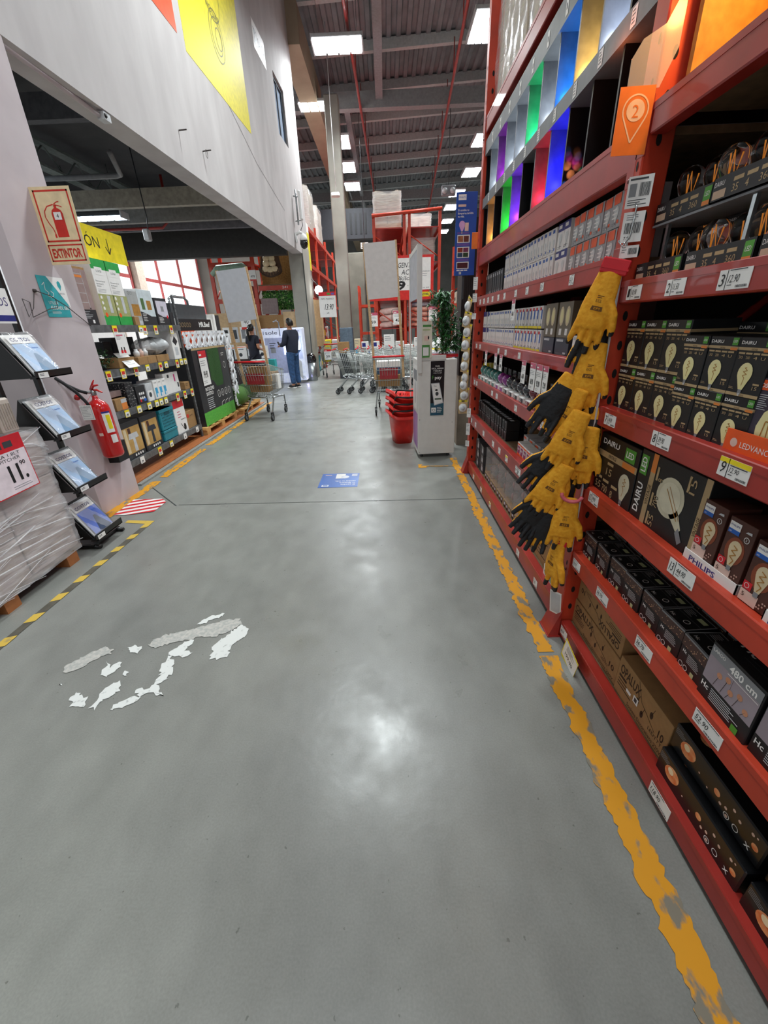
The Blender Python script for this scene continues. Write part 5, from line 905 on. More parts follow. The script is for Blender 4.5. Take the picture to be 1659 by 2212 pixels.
# grey slotted shelving
sg = mat('slotted steel grey', '6d6f71', .45, .4, var=.18, sc=18); r = empty('shelving_unit', (0, 0, 0), 0, label='grey slotted steel shelving with four levels behind the column', cat='shelving')
LV = [.215, .745, 1.155, 1.575]
for y in (4.12, 6.15):
    for x in (-2.83, -3.42):
        b = MB(); b.box(x, y-.02, .03, x+.004, y+.02, 1.93, sg); b.box(x-.035, y+.016, .03, x, y+.02, 1.93, sg); f = Fr(b, (x+.004, y-.02, 0), (0, 1, 0)); z = .08
        while z < 1.9: f.disc(.02, z, .006, slot, 1, .012, 8); z += .05
        b.build('post', r)
for z in LV: b = MB(); b.box(-2.83, 4.1, z-.07, -2.822, 6.17, z, sg); b.box(-3.42, 4.1, z-.012, -2.83, 6.17, z-.004, sg); b.build('shelf', r)
def put(mk, y, z, lab, cat='box', name='product_box', x=-2.85, rz=PI/2, grp=None):
    o = mk.build(name, label=lab, cat=cat, group=grp) if isinstance(mk, MB) else tag(mk, label=lab, cat=cat, group=grp); o.location = (x, y, z); o.rotation_euler.z = rz; return o
def pbox(w, h, d, base, fn=None):
    b = MB(); b.box(0, 0, 0, w, d, h, base, .002); f = Fr(b, (0, 0, 0))
    if fn: fn(f)
    return b
z = 1.572; dust = mat('dusty pink photo', '9b8480', .5); slate = mat('slate black', '2b2b2e', .5)
def f1(f): f.rect(0, .14, .29, .34, dust, 1).rect(0, 0, .29, .14, slate, 1).lines(.08, .12, .15, 5, .014, .004, lgry, 2).rect(.2, .02, .03, .03, wht, 2).rect(.03, .02, .03, .03, wht, 2); [f.line([(.1, .2+.08*k), (.22, .2+.08*k)], .004, lgry, 2) for k in range(4)]; f.line([(.1, .15), (.1, .46)], .004, lgry, 2).line([(.22, .15), (.22, .46)], .004, lgry, 2).rect(.1, .41, .12, .02, orng, 3).disc(.1, .15, .008, blk, 3).disc(.22, .15, .008, blk, 3)
put(pbox(.29, .5, .3, kraft, f1), 4.2, z, 'tall brown photo box with a steel trolley picture, nearest the column')
gb2 = mat('bright green print', '2fa34c', .5); veg = mat('vegetable photo print', 'b9b27c', .5, h2='8d9a5e', sc=30, soft=.3)
def f2(f):
    f.rect(0, .51, .25, .09, gb2, 1).rect(0, 0, .25, .09, gb2, 1).rect(0, .09, .25, .2, veg, 1).rect(.05, .46, .12, .07, wht, 2).text('LOGI', .07, .485, .02, dgry, 3, w=.08).text('Thermomix Vaso de', .02, .40, .012, dgry, 2, w=.15).text('Alto Potencia 7 L', .02, .375, .012, dgry, 2, w=.12).text('Con Jarra', .02, .355, .012, dgry, 2, w=.07).lines(.02, .33, .14, 3, .012, .003, gry).disc(.05, .1, .022, org2, 3).rect(.13, .12, .05, .16, lgry, 3)
    for y in (.26, .21, .16): f.disc(.04, y, .016, wht, 3)
p = pbox(.232, .6, .22, wht, f2).build('product_box'); put(p, 4.6, z, 'white and green juicer box, one nearer the column', grp='white and green juicer boxes'); put(dup(p), 4.84, z, 'white and green juicer box, one farther from the column', grp='white and green juicer boxes')
fries = mat('golden food print', 'c08a3a', .5, h2='8c6228', sc=40, soft=.3); fog = mat('foggy photo print', 'a6a8a6', .5)
def f3(f): f.rect(0, .05, .2, .3, fog, 1).rect(.05, .1, .15, .12, fries, 2).ring(.04, .33, .015, .003, dgry, 2).ring(.09, .33, .015, .003, dgry, 2)
put(pbox(.2, .37, .25, lgry, f3), 5.1, z, 'grey food photo box between the green boxes and the vegetable box')
def f4(f): f.rect(0, .1, .33, .28, mat('pale cool print', 'c9d3d6', .5), 1).poly([(0, 0), (.33, 0), (.33, .1), (.22, .1), (.12, .13), (0, .15)], slate, 2).lines(.03, .12, .1, 5, .018, .006, wht, 3).rect(.05, .17, .07, .12, mat('dark green food print', '4b6a3c', .5), 2).rect(.17, .17, .1, .1, fries, 2)
put(pbox(.33, .385, .25, wht, f4), 5.31, z, 'white air fryer style box with vegetables picture')
def f5(f): f.rect(.02, .1, .27, .18, mat('pale lilac photo', 'cfcad6', .5), 1).poly([(0, 0), (.3, 0), (.3, .08), (.14, .1), (0, .14)], slate, 2).lines(.03, .09, .12, 5, .014, .005, wht, 3).rect(.12, .16, .07, .06, gry, 2).disc(.25, .1, .02, redp, 3)
put(pbox(.3, .315, .25, slate, f5), 5.68, z, 'black topped box with pale photo near the far post')
put(pbox(.1, .16, .2, slate), 6.0, z, 'small dark box against the far post on the top level'); put(pbox(.09, .09, .1, kraft), 5.1, z+.002, 'little kraft box in front of the grey food box', x=-2.825)
z = 1.153
pla = mat('deep leaf green', '1f4420', .6, h2='2f5d2a', sc=30, soft=.3)
b = MB()
for k in range(420): c = Vector((R.gauss(0, .055), R.gauss(0, .05), R.uniform(.02, .2))); d = Vector((R.uniform(-1, 1), R.uniform(-1, 1), R.uniform(-.4, 1))).normalized()*.022; e = d.cross(Vector((0, 0, 1))).normalized()*.008; b.add([c, c+d*.5+e, c+d, c+d*.5-e], [(0, 1, 2, 3)], pla)
rr_ = empty('artificial_plant', (-2.95, 4.47, z), 0, label='small dark green bushy plant on the second level beside the column', cat='plant'); b.build('foliage', rr_); b = MB(); b.lathe([(.04, 0), (.05, .05)], blk); b.build('pot', rr_)
put(pbox(.1, .08, .1, mat('purple patterned box', '6b5aa8', .5, h2='c7c0e0', sc=60, soft=.1)), 4.22, z, 'small purple patterned box beside the plant')
put(pbox(.3, .1, .2, kraft), 4.62, z, 'kraft tray box under the leaning leaflet'); put(pbox(.4, .085, .22, kraft, lambda f: f.line([(.2, 0), (.2, .085)], .004, kraftd)), 5.0, z, 'kraft tray of white jars on the second level'); put(pbox(.3, .08, .22, kraft), 5.42, z, 'kraft tray under the clear plastic bags')
for k in range(3): b = MB(); b.lathe([(.03, 0), (.034, .05), (.028, .06), (.02, .065), (.02, .085), (.001, .087)], plast if k != 1 else pink, n=14); o = b.build('plastic_jar', label='white lidded jar in the kraft tray, %s from the column' % TH[k], cat='jar', group='white jars'); o.location = (-2.9, 5.08+.09*k, z+.085)
b = MB(); b.grid(lambda u, v: (.16*math.cos(2*PI*u)*math.sin(PI*v)*(1+.25*math.sin(7*u*2*PI)), .3*math.sin(2*PI*u)*math.sin(PI*v), .1-.09*math.cos(PI*v)*(1+.2*math.sin(9*u*6+v*8))), 26, 14, mat('cloudy bag', 'd9dcdd', .2, alpha=.6, bump=1, sc=18, coat=.5), cu=True); o = b.build('plastic_bag', label='crumpled clear plastic bags on the second level', cat='bag'); o.location = (-2.98, 5.6, z+.085)
def leaf(f): f.rect(.02, .19, .12, .012, pkb).lines(.02, .18, .1, 3, .012, .004, gry).rect(.04, .02, .04, .03, redp).rect(.09, .02, .04, .03, redp).rect(.05, .05, .02, .03, blk).rect(.1, .05, .02, .03, blk).text('5', .17, .18, .02, blk)
put(pbox(.2, .22, .003, wht, leaf), 4.62, 1.28, 'white leaflet with red stamps hanging above the plant', 'leaflet', 'leaflet', x=-2.815); o = put(pbox(.22, .2, .003, wht, lambda f: f.lines(.03, .1, .15, 4, .02, .004, gry)), 4.68, 1.15, 'white sheet draped over the second level edge', 'leaflet', 'leaflet', x=-2.79); o.rotation_euler = (-.7, 0, PI/2)
def xf(f): f.poly([(.03, .22), (.1, .29), (.17, .22), (.1, .17)], slate, 2).rect(.05, .05, .09, .1, lgry, 2)
put(pbox(.2, .36, .1, wht, xf), 5.88, z, 'white box with a dark diamond by the far post'); put(pbox(.13, .14, .15, slate), 5.0, z+.12, 'dark box behind the jars', x=-3.2); put(pbox(.5, .32, .2, mat('deep shelf brown', '3a2a22', .6)), 4.25, z, 'dark brown carton at the back of the second level', x=-3.15); put(pbox(.45, .3, .15, slate), 5.2, z, 'black carton at the back of the second level', x=-3.22)
z = .743; dots = mat('black dotted pack', '1d1d22', .4, h2='c9c7c4', sc=70, thr=.62, soft=.03)
put(pbox(.2, .12, .2, kraft, lambda f: f.rect(.1, 0, .1, .07, orng).rect(.1, .07, .1, .04, lgry)), 4.36, z, 'kraft box with orange corner on the third level'); put(pbox(.34, .06, .25, dust), 4.25, z+.135, 'long dusky box lying across on the third level', x=-2.9)
for k in range(3): put(pbox(.15, .085, .2, dots), 4.6, z+.087*k, 'black speckled pack, %s from the bottom of its stack' % TH[k], grp='black speckled packs')
put(pbox(.19, .2, .2, slate, lambda f: [f.disc(.06+.04*(k % 3), .06+.05*(k//3), .016, wht, 1) for k in range(6)] and f.rect(.12, .02, .05, .03, blu, 2).rect(.04, .02, .03, .03, redp, 2)), 4.78, z, 'black pack with white oval pictures on the third level')
put(pbox(.15, .2, .15, lgry, lambda f: f.rect(.02, .0, .11, .12, wht, 2).disc(.07, .07, .03, dgry, 3)), 4.99, z, 'grey padlock style blister box on the third level')
sky = mat('sky product print', '3fa3d0', .4); p = pbox(.1, .215, .2, wht, lambda f: f.rect(.02, .02, .06, .11, sky, 1).rect(.045, .02, .03, .04, wht, 2).text('SMART', .02, .18, .014, dgry, 2, w=.06)).build('product_box')
for k in range(3): put(p if k == 0 else dup(p), 5.17+.105*k, z, 'white box with sky blue picture, %s from the column' % TH[k], grp='white boxes with sky blue pictures')
put(pbox(.4, .26, .1, wht, lambda f: f.rect(.27, .14, .035, .09, mat('magenta print', 'd23c84', .5), 1).rect(.1, .2, .05, .04, dgry).rect(.34, .06, .04, .06, dgry)), 5.5, z, 'large white box with magenta mark on the third level', x=-2.88); put(pbox(.16, .1, .15, kraft, lambda f: f.lines(.02, .07, .1, 2, .02, .006, kraftd)), 5.98, z, 'open kraft box beside the far post')
put(pbox(.5, .25, .15, slate), 4.4, z, 'dark cartons standing at the back of the third level', x=-3.2); put(pbox(.5, .27, .15, mat('navy carton', '2b3a55', .5)), 5.0, z, 'navy carton standing at the back of the third level', x=-3.2)
z = .213; yph = mat('warm room print', 'c9a564', .5, h2='a57d3e', sc=8, soft=.3)
def sink(cl):
    def g(f): f.rect(.02, .06, .33, .28, yph, 1).rect(.04, .07, .05, .26, cream, 2).rect(.12, .27, .05, .06, brown, 2).poly([(.1, .21), (.3, .21), (.28, .27), (.12, .27)], cl, 3).poly([(.17, .07), (.23, .07), (.225, .21), (.18, .21)], cl, 3); [f.disc(.16+.045*k, .03, .014, wht, 2) for k in range(4)]; f.disc(.06, .03, .03, dgry, 2)
    return g
put(pbox(.36, .4, .3, slate, sink(lgry)), 4.3, z, 'black box with a white pedestal basin picture'); put(pbox(.38, .4, .3, slate, sink(mat('dark basin print', '2a2f38', .4))), 4.69, z, 'black box with a dark pedestal basin picture')
tc = mat('teal plastic', '1e7f8e', .4); tcd = mat('teal gap', '0e4650', .6); b = MB(); b.box(0, 0, 0, .36, .3, .12, tc, .01); b.box(-.005, -.006, .1, .365, .3, .13, tc, .004); p = b.build('plastic_crate'); put(p, 5.13, z, 'lower teal plastic crate lying under the lattice one', 'crate', 'plastic_crate')
b = MB(); b.box(0, 0, 0, .36, .3, .26, tc, .01); f = Fr(b, (0, 0, 0), e=.001)
for i in range(9):
    for j in range(5): f.poly([(.04+.034*i, .05+.036*j), (.052+.034*i, .036+.036*j), (.064+.034*i, .05+.036*j), (.052+.034*i, .064+.036*j)], tcd, 1)
b.box(-.005, -.008, .22, .365, .3, .26, tc, .004); f.rect(.11, .18, .14, .035, tcd, 3); b.build('plastic_crate'); o = bpy.data.objects['plastic_crate.001']; put(o, 5.13, z+.133, 'upper teal crate with diamond lattice holes', 'crate', 'plastic_crate')
def vac(f): f.rect(0, .34, .3, .1, redp, 1).lines(.08, .28, .12, 3, .035, .01, pkb).text('SinEsfuerzo', .14, .17, .02, dgry, 2, w=.14).disc(.22, .07, .035, blk, 2, .045).line([(.12, .13), (.2, .03)], .01, blk, 2)
put(pbox(.31, .44, .22, wht, vac), 5.5, z, 'white and red vacuum cleaner box on the bottom level'); put(pbox(.3, .24, .3, kraft, lambda f: f.rect(.03, .15, .06, .05, sr).text('CASTE', .11, .16, .02, kraftd, 2, w=.1)), 5.84, z, 'kraft carton with a red square at the bottom level end', x=-2.87)
# shelf edge tickets
def stick(w, h, y, zt, kind, lab):
    b = MB(); b.box(0, -.001, 0, w, .001, h, yel if kind != 'w' else wht); f = Fr(b, (0, -.001, 0)); f.rect(w*.08, h*.06, w*.84, h*.66, wht, 1)
    if kind == 'r': f.rect(w*.16, h*.42, w*.68, h*.34, sr, 2)
    else: f.rect(w*.3, h*.35, w*.35, h*.12, dgry, 2)
    f.lines(w*.15, h*.28, w*.6, 2, h*.12, h*.05, dgry, 2); o = b.build('price_ticket', label=lab, cat='price ticket', group='price tickets on the grey shelving'); o.location = (-2.818, y, zt-h); o.rotation_euler.z = PI/2
for L_, row_ in enumerate(([(4.5, 'r'), (4.75, 'y'), (4.95, 'y'), (5.3, 'w'), (5.6, 'w'), (6.0, 'w')][:0]+[(4.45, 'w'), (4.85, 'r'), (5.15, 'y'), (5.55, 'w'), (5.95, 'w')], [(4.42, 'y'), (4.66, 'y'), (4.88, 'y'), (5.05, 'y'), (5.16, 'y'), (5.28, 'y'), (5.6, 'r'), (5.82, 'r'), (6.05, 'r')], [(4.3, 'r'), (4.55, 'r'), (4.8, 'r'), (5.05, 'y'), (5.35, 'r'), (5.5, 'y'), (5.8, 'r'), (5.93, 'y'), (6.05, 'y')], [(4.62, 'r'), (5.12, 'y'), (5.2, 'r'), (5.45, 'r'), (5.85, 'r')])):
    for i, (y, k) in enumerate(row_): stick(.085, .1 if k == 'r' else .075, y, LV[L_]-.005, k, '%s price ticket, %s from the column, on the %s shelf edge' % ({'r': 'yellow and red', 'y': 'yellow topped', 'w': 'white'}[k], TH[i], ('bottom', 'third', 'second', 'top')[L_]))
# pallet with turf box, lattice, rotisserie carton, stacked goods
r = empty('wooden_pallet', (0, 0, .03), 0, label='pale pine pallet under the black artificial grass box', cat='pallet'); b = MB()
for k in range(6): b.box(-3.6, 6.22+k*.27, .088, -2.78, 6.34+k*.27, .104, woodp)
b.build('deck_board', r)
for k in range(9): b = MB(); x = (-3.6, -3.2, -2.88)[k % 3]; y = 6.22+.62*(k//3); b.box(x, y, 0, x+.1, y+.14, .07, woodp); b.build('block', r)
b = MB(); b.box(-2.9, 6.2, .07, -2.78, 7.72, .088, woodp); b.build('stringer', r)
r = empty('wooden_pallet', (0, 0, .03), 0, label='second pine pallet under the turf rolls behind the cart', cat='pallet'); b = MB()
for k in range(5): b.box(-3.4, 7.82+k*.26, .088, -2.72, 7.94+k*.26, .104, woodp)
b.build('deck_board', r); [MB().box(-2.86, 7.82+.52*k, 0, -2.74, 7.94+.52*k, .07, woodp).build('block', r) for k in range(3)]; b = MB(); b.box(-2.84, 7.8, .07, -2.72, 8.98, .088, woodp); b.build('stringer', r)
grs = mat('fresh grass print', '3f9a35', .6, h2='69bd49', sc=30, soft=.3); tfm = mat('dark turf', '1d3a14', .8, h2='2c5a20', sc=60, soft=.3, bump=.6)
def gbx(f):
    f.rect(0, 0, 1.34, .2, grs, 1).poly([(.52, .64), (.6, .62), (.7, .52), (.98, .52), (1.02, .62), (1.02, 1.13), (.55, 1.13)], tfm, 1).rect(1.05, 0, .29, 1.13, mat('graphite print', '3c3e40', .5), .5).rect(0, 1.1, 1.34, .03, tan, 2)
    f.text('PASTO/CÉSPED', .22, .5, .05, wht, 2, w=.34, bold=.02).text('SINTÉTICO', .22, .43, .05, wht, 2, w=.28, bold=.02).lines(.22, .38, .36, 6, .03, .01, lgry, 2); [f.ring(.72+.16*k, .40, .055, .008, wht, 2).line([(.70+.16*k, .38), (.73+.16*k, .42)], .01, wht, 2) for k in range(4)]; [f.line([(.75+.17*k, .2), (.78+.17*k, .25), (.9+.17*k, .27)], .008, wht, 2) for k in range(3)]; f.ring(1.18, .82, .05, .008, wht, 2).lines(1.1, 1.0, .15, 2, .03, .012, wht, 2)
put(pbox(1.36, 1.13, .7, slate, gbx), 6.32, .135, 'tall black artificial grass display box with a green grass band on the pallet', x=-2.81)
put(card(.28, .5, '99.90', logo=False), 6.5, .72, 'tall pink topped 99.90 price card on the artificial grass box', 'price card', 'price_card', x=-2.80)
lat = mat('white lattice plastic', 'dfe1e4', .4)
def lattice(nx, nz, s=.2):
    b = MB(); t = .062
    def bar(x0, z0, x1, z1, y): d = Vector((x1-x0, 0, z1-z0)).normalized(); n_ = Vector((-d.z, 0, d.x))*t/2; P = [Vector((x0, 0, z0)), Vector((x1, 0, z1))]; q = [P[0]+n_, P[0]-n_, P[1]-n_, P[1]+n_]; b.add([p+Vector((0, y, 0)) for p in q]+[p+Vector((0, y+.01, 0)) for p in q], [(0, 1, 2, 3), (7, 6, 5, 4), (0, 4, 5, 1), (1, 5, 6, 2), (2, 6, 7, 3), (3, 7, 4, 0)], lat)
    for i in range(nx):
        for j in range(nz): bar(i*s, j*s, (i+1)*s, (j+1)*s, 0); bar(i*s, (j+1)*s, (i+1)*s, j*s, .01)
    for i in range(nx): b.box(i*s+s*.3, 0, -.02, i*s+s*.7, .02, .02, lat); b.box(i*s+s*.3, 0, nz*s-.02, i*s+s*.7, .02, nz*s+.02, lat)
    for j in range(nz): b.box(-.02, 0, j*s+s*.3, .02, .02, j*s+s*.7, lat); b.box(nx*s-.02, 0, j*s+s*.3, nx*s+.02, .02, j*s+s*.7, lat)
    return b
put(lattice(8, 1), 6.25, 1.27, 'white plastic lattice strip lying level over the artificial grass box', 'lattice panel', 'lattice_panel', x=-2.83); put(lattice(1, 6), 7.72, .22, 'white plastic lattice strip standing upright at the far side of the grass box', 'lattice panel', 'lattice_panel', x=-2.78)
def mrb(f): f.rect(.0, .0, .55, .22, org2, 1).rect(.0, .22, 1.25, .16, blk, 1).rect(.6, 0, .6, .2, mat('pale meat photo', 'c7b5ae', .5, h2='8f5a4a', sc=20, soft=.2), 1).text('MR.Beef', .75, .27, .07, wht, 2, w=.42, bold=.03); [f.ring(.1+.08*k, .30, .028, .006, tan, 2) for k in range(5)]
put(pbox(1.3, .38, .45, wht, mrb), 6.25, 1.28, 'large black, orange and white grill carton behind the lattice strip', x=-2.9)
put(pbox(1.2, .2, .3, dgry), 6.35, 1.66, 'dark steel grill lid on top of the grill carton', x=-2.98); b = MB(); b.tube([(0, 0, 0), (0, 0, .14), (.1, 0, .18), (.5, 0, .18), (.6, 0, .14), (.6, 0, 0)], .018, chrome, 8); put(b, 6.5, 1.78, 'bent chrome handle rising over the grill carton', 'handle rail', 'handle_rail', x=-3.05)
put(pbox(.25, 1.6, .5, slate), 7.78, .136, 'tall black cabinet edge beyond the lattice', x=-2.95); put(pbox(.08, .42, .3, wht), 7.55, 1.32, 'narrow white carton standing at the end of the grill carton', x=-2.87)
for k in range(3):
    b = MB(); b.lathe([(.001, 0), (.17, 0), (.17, .62), (.001, .62)], tfm if k else mat('mossy turf', '35541f', .8, h2='4d7a2c', sc=50, soft=.3, bump=.6), M=Matrix.Rotation(PI/2, 4, 'X'), n=20); o = b.build('turf_roll', label='rolled green artificial turf, %s of three on the second pallet' % ('nearest', 'middle', 'farthest')[k], cat='turf roll', group='turf rolls'); o.location = (-2.92-.02*k, 8.4+.2*k-.2*(k == 2)*0, .31+.0*k) if k < 2 else (-3.25, 8.9, .31)
o.location = (-3.28, 8.45, .31)
o = [x for x in S.objects if x.name.startswith('turf_roll')][1]; o.location = (-2.95, 9.1, .31)
# ================================================================ things on the mezzanine wall (its own slightly turned plane)
def onwall(b, name, y, z, off=.0, **k):   # local x along the wall, away from camera; front faces the aisle
    o = b.build(name, **k) if isinstance(b, MB) else tag(b, **k); o.location = wp(off+.003, y, z); o.rotation_euler.z = PI/2+WA; return o
ysn = mat('yellow banner', 'e3d42a', .5); lnk = mat('faint sketch line', '7d7a3c', .5)
b = MB(); b.box(0, 0, 0, 2.55, .02, 2.6, ysn); f = Fr(b, (0, 0, 0), e=.002)
for r_, x, y in ((.28, 1.35, .75), (.2, 1.35, .75), (.34, 1.3, 1.25), (.12, 1.42, .75), (.1, 1.3, 1.3)): f.ring(x, y, r_, .014, lnk, 1, 24)
f.line([(.95, 1.75), (2.1, 1.55), (2.05, 2.2), (1.0, 2.3), (.95, 1.75)], .016, lnk).line([(1.1, 1.85), (1.95, 1.7), (1.9, 2.1), (1.15, 2.2), (1.1, 1.85)], .012, lnk); [f.line([(1.15+.1*k, 1.85), (1.2+.1*k, 2.18)], .012, lnk) for k in range(8)]; f.text('CONSTRU', 1.0, 1.45, .09, lnk, 1, w=.7).text('HOGAR', 1.05, .95, .08, lnk, 1, w=.5)
onwall(b, 'wall_banner', 7.31, 4.8, label='big yellow banner with faint line drawings high on the grey wall', cat='banner')
b = MB(); b.box(0, 0, 0, 1.5, .02, 2, mat('orange wall sign', 'e05a30', .4)); Fr(b, (0, 0, 0), e=.002).rect(0, .34, 1.32, 1.6, dgry, 1); onwall(b, 'wall_banner', 5.6, 4.87, label='orange edged dark sign on the wall beside the yellow banner', cat='banner')
b = MB(); b.box(0, 0, 0, .8, .02, .42, wht); f = Fr(b, (0, 0, 0), e=.002); f.rect(.06, .1, .2, .22, blk).poly([(.1, .21), (.18, .28), (.18, .14)], wht, 2).text('SALIDA', .32, .14, .14, blk, 1, w=.42); onwall(b, 'exit_sign', 10.85, 6.42, label='white SALIDA exit sign with an arrow high on the grey wall', cat='sign')
r = empty('dome_camera', wp(.02, 12.75, 3.62), WA, label='white and black dome security camera bracketed low on the grey wall', cat='camera')
b = MB(); b.box(0, -.06, -.08, .03, .06, .12, plast); b.tube([(.02, 0, .1), (.12, 0, .14), (.19, 0, .1)], .035, plast, 10); b.build('bracket', r)
b = MB(); b.lathe([(.03, .1), (.07, .08), (.1, .0), (.105, -.05)], plast, (.2, 0, 0), 18); b.build('housing', r); b = MB(); b.lathe([(.1, -.05), (.105, -.12), (.08, -.2), (.03, -.235), (.001, -.24)], mat('black dome', '111113', .12, coat=.6), (.2, 0, 0), 18); b.build('dome', r)
r = empty('antenna_panel', wp(.02, 12.9, 3.95), WA, label='white flat antenna panel on a pole above the dome camera', cat='antenna'); b = MB(); b.box(.14, -.09, .1, .2, .09, .72, plast, .02); b.build('panel', r); b = MB(); b.tube([(.07, .02, .0), (.07, .02, .75)], .022, steel, 8); b.tube([(0, .02, .08), (.14, .02, .1)], .015, steel, 6); b.tube([(0, .02, .62), (.14, .02, .6)], .015, steel, 6); b.tube([(.17, 0, .1), (.18, 0, -.02), (.12, 0, -.12), (.13, 0, -.25)], .008, blk, 6); b.build('mount', r)
b = MB(); b.tube([(0, 0, 0), (.0, -.1, .005)], .008, wire, 6); onwall(b, 'wall_bolt', 6.6, 3.77, label='rusty bolt sticking out of the grey wall near the yellow banner', cat='bolt')
b = MB(); b.tube([(0, 0, 0), (.0, -.12, .01)], .008, wire, 6); b.tube([(.03*math.cos(t), -.05, -.03+.05*math.sin(t)) for t in [2*PI*k/10 for k in range(11)]], .003, wire, 4); onwall(b, 'wall_bolt', 7.28, 3.77, label='bolt with a loop of wire on the grey wall', cat='bolt')
b = MB(); b.box(0, -.05, -.03, .1, .02, .03, lgry); b.tube([(-1.8, .02, .05), (-.3, .03, .03), (0, .0, 0)], .02, concc, 6); b.lathe([(.02, 0), (.016, .01)], blk, (.02, -.05, 0), 10, Matrix.Rotation(PI/2, 4, 'X')); o = onwall(b, 'conduit_box', 5.0, 3.35, off=-.06, label='small grey conduit box under the edge of the mezzanine wall', cat='conduit')
# signs on the end column
def palm_sign(f): f.rect(.03, .13, .05, .09, redp).rect(.11, .13, .03, .09, sr).border(.015, .11, .15, .125, .004, sr).lines(.03, .09, .12, 4, .018, .006, tan)
b = MB(); b.box(0, 0, 0, .18, .003, .25, signy); palm_sign(Fr(b, (0, 0, 0))); onwall(b, 'wall_sign', 13.72, 2.05, label='small ivory sign with red hand on the far grey column', cat='sign')
b = gel(); onwall(b, 'hygiene_poster', 13.7, 1.56, label='teal and white gel poster on the far grey column', cat='poster')
# ================================================================ shopping carts
cwire = mat('cart wire', 'a3a7a3', .35, .5, var=.05); whl = mat('grey wheel', '6f7274', .5); redh = mat('red handle plastic', 'cf1f25', .35)
def cart(seat=True):
    r = empty('shopping_cart', (0, 0, 0), 0, cat='shopping cart'); w0, w1 = .27, .21
    def C_(s, t, u): # s: side -1..1, t: along 0..1, u: bottom 0..top 1
        y0 = .20-.14*u; y = y0+(.93-y0)*t; zb = .42+.04*t; zt = .95-.16*t; w = (w0*(.82+.18*u))*(1-t)+(w1*(.85+.15*u))*t
        return (s*w, y, zb+(zt-zb)*u)
    b = MB(); rr_ = .0034
    for s in (-1, 1):
        for k in range(20): t = k/19; b.tube([C_(s, t, 0), C_(s, t, 1)], rr_, cwire, 4)
        for u in (.0, .33, .66): b.tube([C_(s, 0, u), C_(s, 1, u)], rr_*1.3, cwire, 4)
    for t in (0, 1):
        for k in range(12): s = -1+2*k/11; b.tube([C_(s, t, 0), C_(s, t, 1)], rr_, cwire, 4)
        for u in (.0, .33, .66): b.tube([C_(-1, t, u), C_(1, t, u)], rr_*1.3, cwire, 4)
    for k in range(12): s = -1+2*k/11; b.tube([C_(s, 0, 0), C_(s, 1, 0)], rr_, cwire, 4)
    b.tube([C_(-1, 0, 1), C_(-1, 1, 1), C_(1, 1, 1), C_(1, 0, 1)], .007, cwire, 6, closed=True); b.build('basket', r)
    b = MB(); b.tube([(-.27, .0, .995), (.27, 0, .995)], .016, redh, 10); b.build('handle', r); b = MB()
    for s in (-1, 1): b.tube([C_(s, 0, 0), (s*.21, .3, .36), (s*.245, .08, .13)], .014, chrome, 8); b.tube([(s*.21, .3, .37), (s*.18, .88, .33), (s*.18, .9, .16)], .013, chrome, 8)
    b.tube([(-.21, .3, .37), (.21, .3, .37)], .012, chrome, 8); b.tube([(-.18, .88, .33), (.18, .88, .33)], .012, chrome, 8); b.build('chassis', r)
    for s in (-1, 1): MB().tube([(s*.25, 0, .995), (s*.26, .06, .95)], .011, cwire, 6).build('handle_bracket', r)
    if seat: b = MB(); b.box(-.16, .13, .62, .16, .135, .8, mat('dark red seat flap', '9c2c33', .45)); b.build('seat_flap', r)
    for s, y in ((-1, .08), (1, .08), (-1, .9), (1, .9)):
        x = s*(.245 if y < .5 else .18); b = MB(); b.lathe([(.02, -.014), (.055, -.014), (.06, 0), (.055, .014), (.02, .014)], rubber, (x, y-.02, .061), 18, Matrix.Rotation(PI/2, 4, 'Y')); b.lathe([(.001, -.016), (.04, -.015), (.04, .015), (.001, .016)], whl, (x, y-.02, .061), 14, Matrix.Rotation(PI/2, 4, 'Y')); b.box(x-.022, y-.03, .06, x-.017, y+.01, .14, rubber); b.box(x+.017, y-.03, .06, x+.022, y+.01, .14, rubber); b.box(x-.024, y-.03, .13, x+.024, y+.012, .15, rubber, .004); b.build('wheel', r)
    return r
c0 = cart(); tag(c0, loc=(-2.28, 7.22, 0), rz=-.14, label='loaded shopping cart carrying the tall leaning blank board, beside the turf rolls', group=None)
dup(c0, (.04, 7.35, 0), .02, 'loaded shopping cart carrying an upright blank board, behind the red baskets')
nest = cart(False); ORD = ['outermost', 'second', 'third', 'fourth', 'fifth', 'sixth', 'innermost']
for k in range(6):
    o = nest if k == 0 else dup(nest); tag(o, loc=(-1.22+.27*k, 10.35, 0), rz=-PI/2-.06, label='empty nested shopping cart, %s in the row facing the racks' % ORD[k], group='nested shopping carts')
for k in range(5): dup(nest, (-.72+.27*k, 11.35, 0), -PI/2+.04, 'nested shopping cart in the rear row, %s from the aisle' % TH[k])
dup(nest, (-1.66, 13.75, 0), .35, 'shopping cart heaped with yellow and white packs by the dome lid bin')
